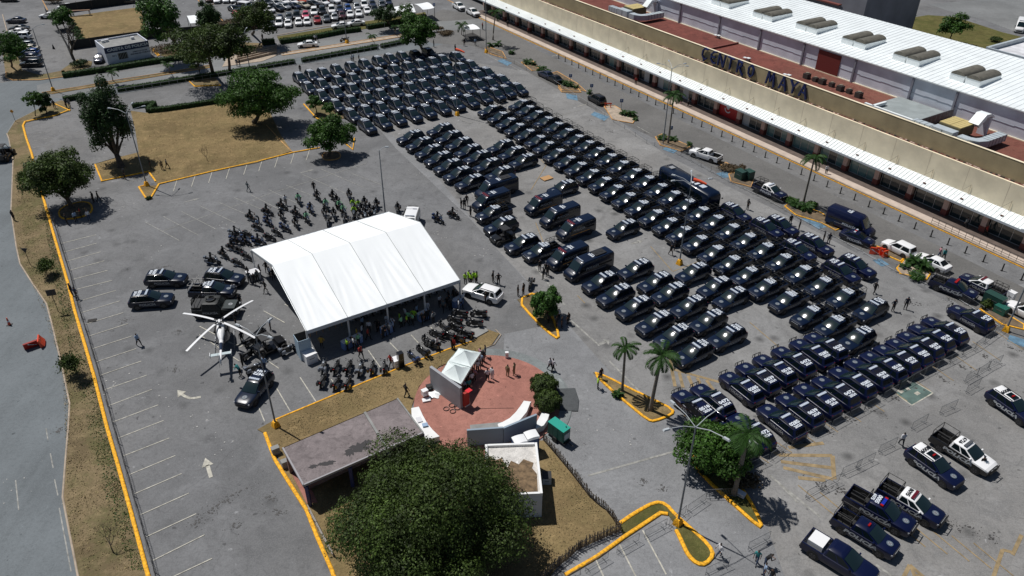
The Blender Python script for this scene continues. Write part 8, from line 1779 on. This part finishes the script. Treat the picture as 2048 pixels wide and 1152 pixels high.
def water_barrier(lbl, p, rz, m, tilt=0.0, z=0.0, L=1.1):
    t = thing('water_barrier', lbl, 'plastic barrier', (p.x, p.y, z), rz, 'red plastic water barriers'); t.rotation_euler[0] = tilt; mb = MB(); mb.loft([[(x, -w_, 0), (x, -w_*0.5, 0.5), (x, -w_*0.3, 0.9), (x, w_*0.3, 0.9), (x, w_*0.5, 0.5), (x, w_, 0)] for x, w_ in ((-L/2, .22), (-L*0.2, .26), (L*0.2, .26), (L/2, .22))], m); part('body', mb, t); mb = MB(); mb.box((0, -0.19, 0.55), (L*0.6, 0.02, 0.1), LETW, ry=0.6); part('stripe', mb, t)
water_barrier('red plastic water barrier lying on the left road', at(67, 702), radians(40), REDP, 0.5, 0.1, 1.7); water_barrier('brighter orange water barrier leaning beside the red one on the road', at(88, 698), radians(-65), ORG, 0.3, 0.1, 1.4)
for k, (x, y) in enumerate(((1744, 500), (1755, 499), (1762, 502), (1768, 506))): water_barrier('red-orange water barrier with white stripe beside the white hatchback, %s from the left' % ordw(k), at(x, y), radians(-20+k*15), ORG, 0, 0.02, 0.8)
t = thing('traffic_cone', 'orange striped delineator cone on the left road', 'cone', at(20, 660)); mb = MB(); mb.tube([(0, 0, 0.04), (0, 0, 1.0)], [0.16, 0.06], ORG, 10); part('cone', mb, t, 60); mb = MB(); mb.box((0, 0, 0.03), (0.5, 0.5, 0.06), PLAS); part('base', mb, t); mb = MB(); mb.tube([(0, 0, 0.45), (0, 0, 0.62)], [0.128, 0.112], LETW, 10); part('stripe', mb, t)
t = thing('traffic_cone', 'small dark cone on the upper left car park lane', 'cone', at(103, 107)); mb = MB(); mb.tube([(0, 0, 0.04), (0, 0, 1.0)], [0.28, 0.06], PLAS, 10); part('cone', mb, t, 60)
t = thing('trestle', 'orange trestle beside the black wagon on the pale planter', 'trestle', at(1212, 214)); mb = MB()
for x in (-0.5, 0.5): mb.tube([(x, -0.35, 0), (x, 0, 0.9), (x, 0.35, 0)], 0.05, ORG, 5)
part('leg', mb, t); mb = MB(); mb.box((0, 0, 0.85), (1.4, 0.06, 0.25), ORG); part('plank', mb, t)
for l, px, py, s, m in (('dark green electrical cabinet beside the red shrubs', 1478, 352, (1.5, 1.2, 1.3), 'd'), ('second dark green electrical cabinet beside the first', 1494, 352, (1.3, 1.2, 1.3), 'd'), ('grey-green cabinet behind the lone lower-right SUV', 1985, 600, (2.2, 1.1, 1.4), 'd'), ('bright green low cabinet at the right edge beside the lamp', 2000, 616, (1.3, 1.0, 0.9), 'g')):
    cube_box(l, at(px, py, 0.1), s, mat('cabinet_green', (0.012, 0.05, 0.04), 0.5) if m == 'd' else GG, HD_A, 'electrical_cabinet', 'cabinet')
cube_box('small white meter box beside the green cabinets', at(2018, 592, 0.1), (0.8, 0.7, 1.3), WHT, HD_A, 'meter_box', 'cabinet'); cube_box('flat orange wooden pallet on the concrete near the pickups', at(1091, 357), (1.7, 1.2, 0.15), mat('pallet_wood', (0.42, 0.24, 0.10), 0.8), 0.6, 'pallet', 'pallet')
cube_box('white sheet box at the foot of the leaning palm', at(1484, 985, 0.1), (0.9, 0.5, 0.3), C_WHITE, -0.7, 'box', 'box'); cube_box('dark drain grate on the far left bays', at(185, 650), (0.9, 0.6, 0.03), DARKI, 0.3, 'drain_grate', 'grate')
t = thing('bench', 'rusty metal frame bench on the upper left lawn', 'bench', at(156, 40), radians(12)); mb = MB(); mb.box((0, 0, 1.3), (5.0, 0.9, 0.12), mat('rust_frame', (0.16, 0.09, 0.05), 0.8)); part('seat', mb, t)
for x in (-2.3, 2.3):
    mb = MB(); mb.tube([(x, -0.4, 0), (x, -0.4, 1.3)], 0.07, MATS['rust_frame'], 5); mb.tube([(x, 0.4, 0), (x, 0.4, 1.3)], 0.07, MATS['rust_frame'], 5); part('leg', mb, t)

# ------------------------------------------------------------------ people
def pp(px, py, pose, top, bot, label, rz=None, group=None, **k):
    """px, py: where the feet stand"""
    q = at(px, py, 0.0); return person((q.x, q.y, k.pop('z', 0.012)), random.uniform(-pi, pi) if rz is None else rz, pose, top, bot, label, group, **k)
LST = [(280,699,'walk','light blue','black','man in light blue shirt walking alone across the empty bays'), (495,388,'walk','camouflage','camouflage','soldier in grey camouflage walking above the motorcycles'), (571,415,'walk','white','black','person in white shirt and dark trousers behind the riders'), (627,388,'walk','black','black','person in black walking above the riders'),
 (518,452,'bend','grey','black','person in grey leaning among the motorcycles'), (516,464,'stand','light blue','denim','person in light blue beside the grey leaning one'), (146,600,'stand','navy','black','guard in navy at the mesh fence of the kerb, upper'), (155,606,'walk','denim','navy','guard in blue trousers at the mesh fence, lower'), (28,452,'stand','black','black','person in black at the road edge'),
 (107,227,'stand','black','black','guard in black on the verge beside the dark bushy tree'), (131,226,'stand','black','black','guard in black at the hedge end'), (137,224,'stand','grey','black','guard in grey at the hedge end'), (300,345,'stand','black','black','guard in black in the shade by the lamp'), (323,347,'stand','khaki','black','person in khaki in the tall tree shade'), (333,344,'walk','camouflage','black','person in grey camouflage walking on the brown lawn'),
 (248,366,'stand','black','black','guard in black at the kerb under the tall tree'), (187,414,'stand','black','black','guard in black right of the round tree, left one'), (197,412,'walk','black','black','guard in black right of the round tree, right one'), (152,453,'stand','light blue','black','person in pale blue under the round tree'), (178,450,'stand','white','denim','person in white under the round tree'), (134,458,'stand','black','black','person in black at the lower left under the round tree'), (162,444,'stand','red','black','person in dark red under the round tree'),
 (946,592,'stand','black','black','x'), (815,795,'walk','black','black','man in black walking on the brown lawn beside the plaza'), (724,720,'walk','red','black','man in red walking to the motorcycles below the tent'), (784,736,'walk','red','black','man in dark red pushing the white cart'),
 (1101,740,'walk','white','navy','person in white on the concrete right of the plaza, left'), (1107,742,'walk','white','black','person in white on the concrete right of the plaza, right'), (1017,754,'stand','khaki','khaki','person in khaki and lime vest on the plaza, left'), (1030,751,'stand','khaki','khaki','person in khaki and lime vest on the plaza, right'),
 (977,763,'stand','white','black','woman in white with black skirt on the plaza'), (986,760,'stand','white','white','person all in white on the plaza'), (1197,776,'akimbo','lime','black','officer in lime vest beside the triangular island'), (1203,758,'stand','black','black','person in dark brown standing on the triangular island tip'),
 (1098,645,'stand','black','black','person in black under the island bush, left'), (1113,655,'stand','black','black','person in black under the island bush, middle'), (1124,655,'stand','black','black','person in black under the island bush, right'), (1118,640,'stand','white','black','person in white behind the island bush'), (1137,648,'stand','black','black','person in black at the right of the island bush'), 
 (1036,592,'stand','black','black','person in black beside the bush island kerb'), (1047,590,'stand','black','black','second person in black beside the bush island kerb'), (986,565,'akimbo','black','black','officer in black above the white SUV, left'), (997,570,'akimbo','black','black','officer in black above the white SUV, right'), (973,608,'stand','black','black','person in black below the white SUV'),
 (931,570,'stand','lime','black','officer in lime vest above the white SUV, far left'), (938,565,'stand','lime','black','officer in lime vest above the white SUV, second'), (942,571,'stand','lime','black','officer in lime vest above the white SUV, third'), (948,566,'stand','lime','black','officer in lime vest above the white SUV, fourth'), (953,568,'stand','lime','black','officer in lime vest above the white SUV, fifth'),
 (921,418,'stand','black','black','officer in black at the black van nose, left'), (927,420,'stand','black','black','officer in black at the black van nose, middle'), (932,412,'stand','black','black','officer in black at the black van nose, right'), (940,434,'stand','black','black','officer in black standing below the van group'),
 (1079,542,'stand','black','black','officer in black at the red-edged van, left'), (1086,558,'stand','black','black','officer in black at the red-edged van, front'), (1091,548,'stand','black','black','officer in black at the red-edged van, middle'), (1095,552,'stand','black','black','officer in black at the red-edged van, right'), (1340,507,'walk','black','black','officer in black beside the yellow lamp block, left'), (1348,498,'stand','black','black','officer in black beside the yellow lamp block, right'),
 (824,312,'stand','black','black','x'), (1747,580,'walk','black','black','officer in black walking at the far right of the pickups'), (1785,615,'akimbo','navy','black','officer in navy with hand on hip beside the last SUV'), (1810,611,'stand','navy','black','officer in navy standing right of the last SUV'), (1493,415,'akimbo','black','black','officer in black climbing out of the blue SUV'), (1578,445,'stand','black','black','officer in black beside the blue SUVs, left'), (1596,455,'stand','black','black','officer in black beside the blue SUVs, right'), (1645,478,'stand','black','black','officer in black at the lone blue SUV door'), (1655,482,'stand','navy','black','officer in navy at the lone blue SUV door'),
 (1804,884,'walk','white','navy','man in white shirt walking between barrier and white-roofed SUV'), (1962,930,'walk','black','black','officer in black walking past the white-and-black pickup'), (1442,1110,'walk','white','denim','man in white shirt walking by the yellow kerb loop'), (1430,948,'stand','light blue','black','person in pale blue sheltering under the lower right tree'), 
 (1517,1122,'walk','teal','denim','person in teal at the bottom group, left'), (1534,1127,'bend','black','denim','person in black bending in the bottom group'), (1532,1148,'stand','light blue','denim','person in light blue at the very bottom'), (1545,1160,'stand','black','denim','person in black cut by the bottom edge'), (1649,343,'stand','white','black','person in white on the pink mall walkway'), (1668,355,'stand','navy','khaki','x'),
 (1875,508,'walk','pink','denim','person in pink on the mall road behind the white sedan'), (1884,512,'walk','teal','black','person in teal on the mall road behind the white sedan'), (1968,462,'walk','red','black','shopper in maroon on the walkway at the right'), (1928,448,'walk','grey','black','shopper in grey on the walkway at the right'), (1051,68,'stand','red','black','shopper in red on the far walkway'), (1267,168,'stand','red','black','shopper in red on the middle walkway'), (1358,205,'walk','black','pink','shopper in pale clothes beside the red shopfront'), (1372,210,'stand','grey','black','shopper in grey beside the red shopfront'), (1245,142,'stand','white','black','shopper in white inside the walkway shade'), (1010,55,'stand','black','black','shopper in black at the far store column'),
 (700,129,'stand','white','grey','person in white at the hedge above the far block, left'), (703,126,'stand','light blue','grey','person in pale blue at the hedge above the far block, right'), (714,124,'stand','white','black','person in white at the hedge above the far block, far right'), (597,150,'stand','black','black','person in black beside the far block left corner'), (626,88,'walk','white','black','person in white crossing the upper road, left'), (630,88,'walk','camouflage','black','person in grey crossing the upper road, right'), (683,82,'stand','white','black','x'),
 (924,93,'stand','black','black','guard in black near the small shade canopy'), (946,92,'walk','light blue','navy','guard in blue crossing near the small canopy'), (906,105,'stand','black','black','officer in black behind the topmost far block SUV'), (863,96,'stand','black','black','officer in black under the rounded top tree'), (960,60,'stand','red','black','person in red beside the small shade canopy'), (521,86,'stand','black','black','person in black by the hedge beside the crossing'), (470,138,'stand','grey','denim','person under the upper trees, left'), (476,138,'stand','black','denim','person under the upper trees, right'),
 (1330,200,'stand','white','black','x'), (543,665,'stand','light blue','black','person in light blue beside the helicopter blade tip'), (470,596,'walk','white','black','person in white between pickup and armoured car'), (482,618,'stand','black','black','person in black beside the armoured car'), (532,590,'walk','black','black','officer in black walking left of the tent'), (474,658,'akimbo','black','black','officer in black beside the helicopter nose'), (487,692,'stand','black','black','officer in black under the helicopter blade'), (488,738,'stand','black','black','officer in black by the helicopter tail, left'), (484,758,'bend','teal','black','person in teal bending by the helicopter tail'), (528,740,'stand','white','denim','person in white beside the buggy'), (533,744,'walk','light blue','denim','person in light blue beside the buggy'),
 (497,560,'stand','black','black','person in black at the white table box, left'), (500,572,'stand','camouflage','black','officer in camouflage at the white table box, lower left'), (510,575,'stand','black','black','officer at the white table box, front'), (516,568,'stand','camouflage','black','officer in camouflage at the white table box, right'), (521,556,'stand','black','black','person in black behind the white table box'), (534,550,'akimbo','black','black','person in black under the tent edge, upper'), (541,560,'stand','white','black','person in white under the tent edge, lower'), (548,566,'stand','black','black','person in black at the tent edge beside the white shirt'),
 (876,700,'walk','white','black','person in white on the kerb among the lower right motorcycles'), (905,700,'stand','black','black','person in black by the pop-up canopy corner'), (909,702,'stand','red','black','person in dark red by the pop-up canopy corner')]
for x, y, pose, top, bot, l in LST:
    if l == 'x': continue
    pp(x, y, pose, top, bot, l, head='cap' if ('officer' in l or 'guard' in l) else 'hair', sleeves=('officer' in l or 'soldier' in l or random.random() < 0.4), sc=random.uniform(0.97, 1.06))
# plaza canopy crowd
cols = ['white', 'light blue', 'black', 'grey', 'white', 'teal', 'navy', 'pink', 'white']
k = 0
for (x, y) in ((925,780), (931,786), (936,776), (941,768), (946,772), (940,785), (948,757), (951,763), (957,748), (960,740), (965,733), (968,726), (953,740), (944,748), (934,762), (972,716), (962,722), (950,728), (958,731)):
    c = cols[k % 9]; pp(x, y, ['stand', 'hold', 'stand', 'akimbo'][k % 4], c, 'black', 'person in %s beside the pop-up canopies, %s from the wall' % (c, ordw(k)), group='people under the plaza canopies', z=0.11); k += 1
# people along the front of the tent and behind
k = 0
fr = [(615,708,'light blue'), (697,705,'lime'), (709,700,'white'), (713,703,'grey'), (719,694,'pale green'), (716,682,'ochre'), (726,676,'white'), (738,683,'red'), (740,668,'white'), (727,660,'light blue'), (757,665,'black'), (761,668,'black'), (768,680,'black'), (772,676,'navy'), (779,672,'grey'), (787,660,'white'), (788,665,'light blue'), (804,658,'pale green'), (801,650,'lime'), (815,655,'lime'), (818,648,'pale green'), (827,652,'pale green'), (829,644,'lime'),
      (846,650,'black'), (852,646,'black'), (858,643,'black'), (868,648,'grey'), (888,625,'camouflage'), (895,618,'black'), (902,622,'black'), (905,612,'camouflage'), (898,605,'black'), (908,600,'black'), (914,606,'black'), (918,622,'white'), (922,617,'light blue'), (926,610,'white'), (775,655,'white'), (812,640,'white'), (835,635,'light blue'), (856,628,'white'), (880,615,'white'), (646,700,'ochre')]
for x, y, c in fr:
    pp(x, y, ['stand', 'hold', 'akimbo', 'walk'][k % 4], c, 'black' if c != 'white' else ['denim', 'white', 'black'][k % 3], 'person in %s under the tent front edge, %s from the left end' % (c, ordw(k) if k < 29 else 'thirty-%s' % ORD[k-30] if 30 <= k < 40 else ('thirtieth' if k == 29 else 'forty-%s' % ORD[min(k-40, 9)])), group='people at the tent front', sleeves=(k % 2 == 0)); k += 1
chm = MB(); chm.box((0, 0, 0.45), (0.42, 0.42, 0.04), C_WHITE); chm = chm.mesh('seat'); chb = MB(); chb.box((-0.2, 0, 0.7), (0.04, 0.42, 0.45), C_WHITE); chb = chb.mesh('backrest'); chl = MB()
for x in (-.18, .18):
    for y in (-.18, .18): chl.tube([(x, y, 0), (x, y, 0.44)], 0.015, GALV, 4)
chl = chl.mesh('leg_frame')
k = 0
for r in range(5):
    for c_ in range(12):
        x = -hx+6.2+c_*1.05; y = -hy+3.4+r*1.1; q = tw(x, y); col = ['white', 'light blue', 'white', 'grey', 'white', 'navy'][(k*7+r) % 6]
        spawn([('seat', chm, []), ('backrest', chb, []), ('leg_frame', chl, [])], q, TRZ, 'white chair under the tent, %s in the %s seat row' % (ordw(c_), ordw(r)), 'chair', 'chairs under the tent', 'chair')
        person(q, TRZ + random.uniform(-.2, .2), 'sit', col, 'black', 'seated guest in %s, %s in the %s row under the tent' % (col, ordw(c_), ordw(r)), 'seated guests under the tent', 1.0); k += 1
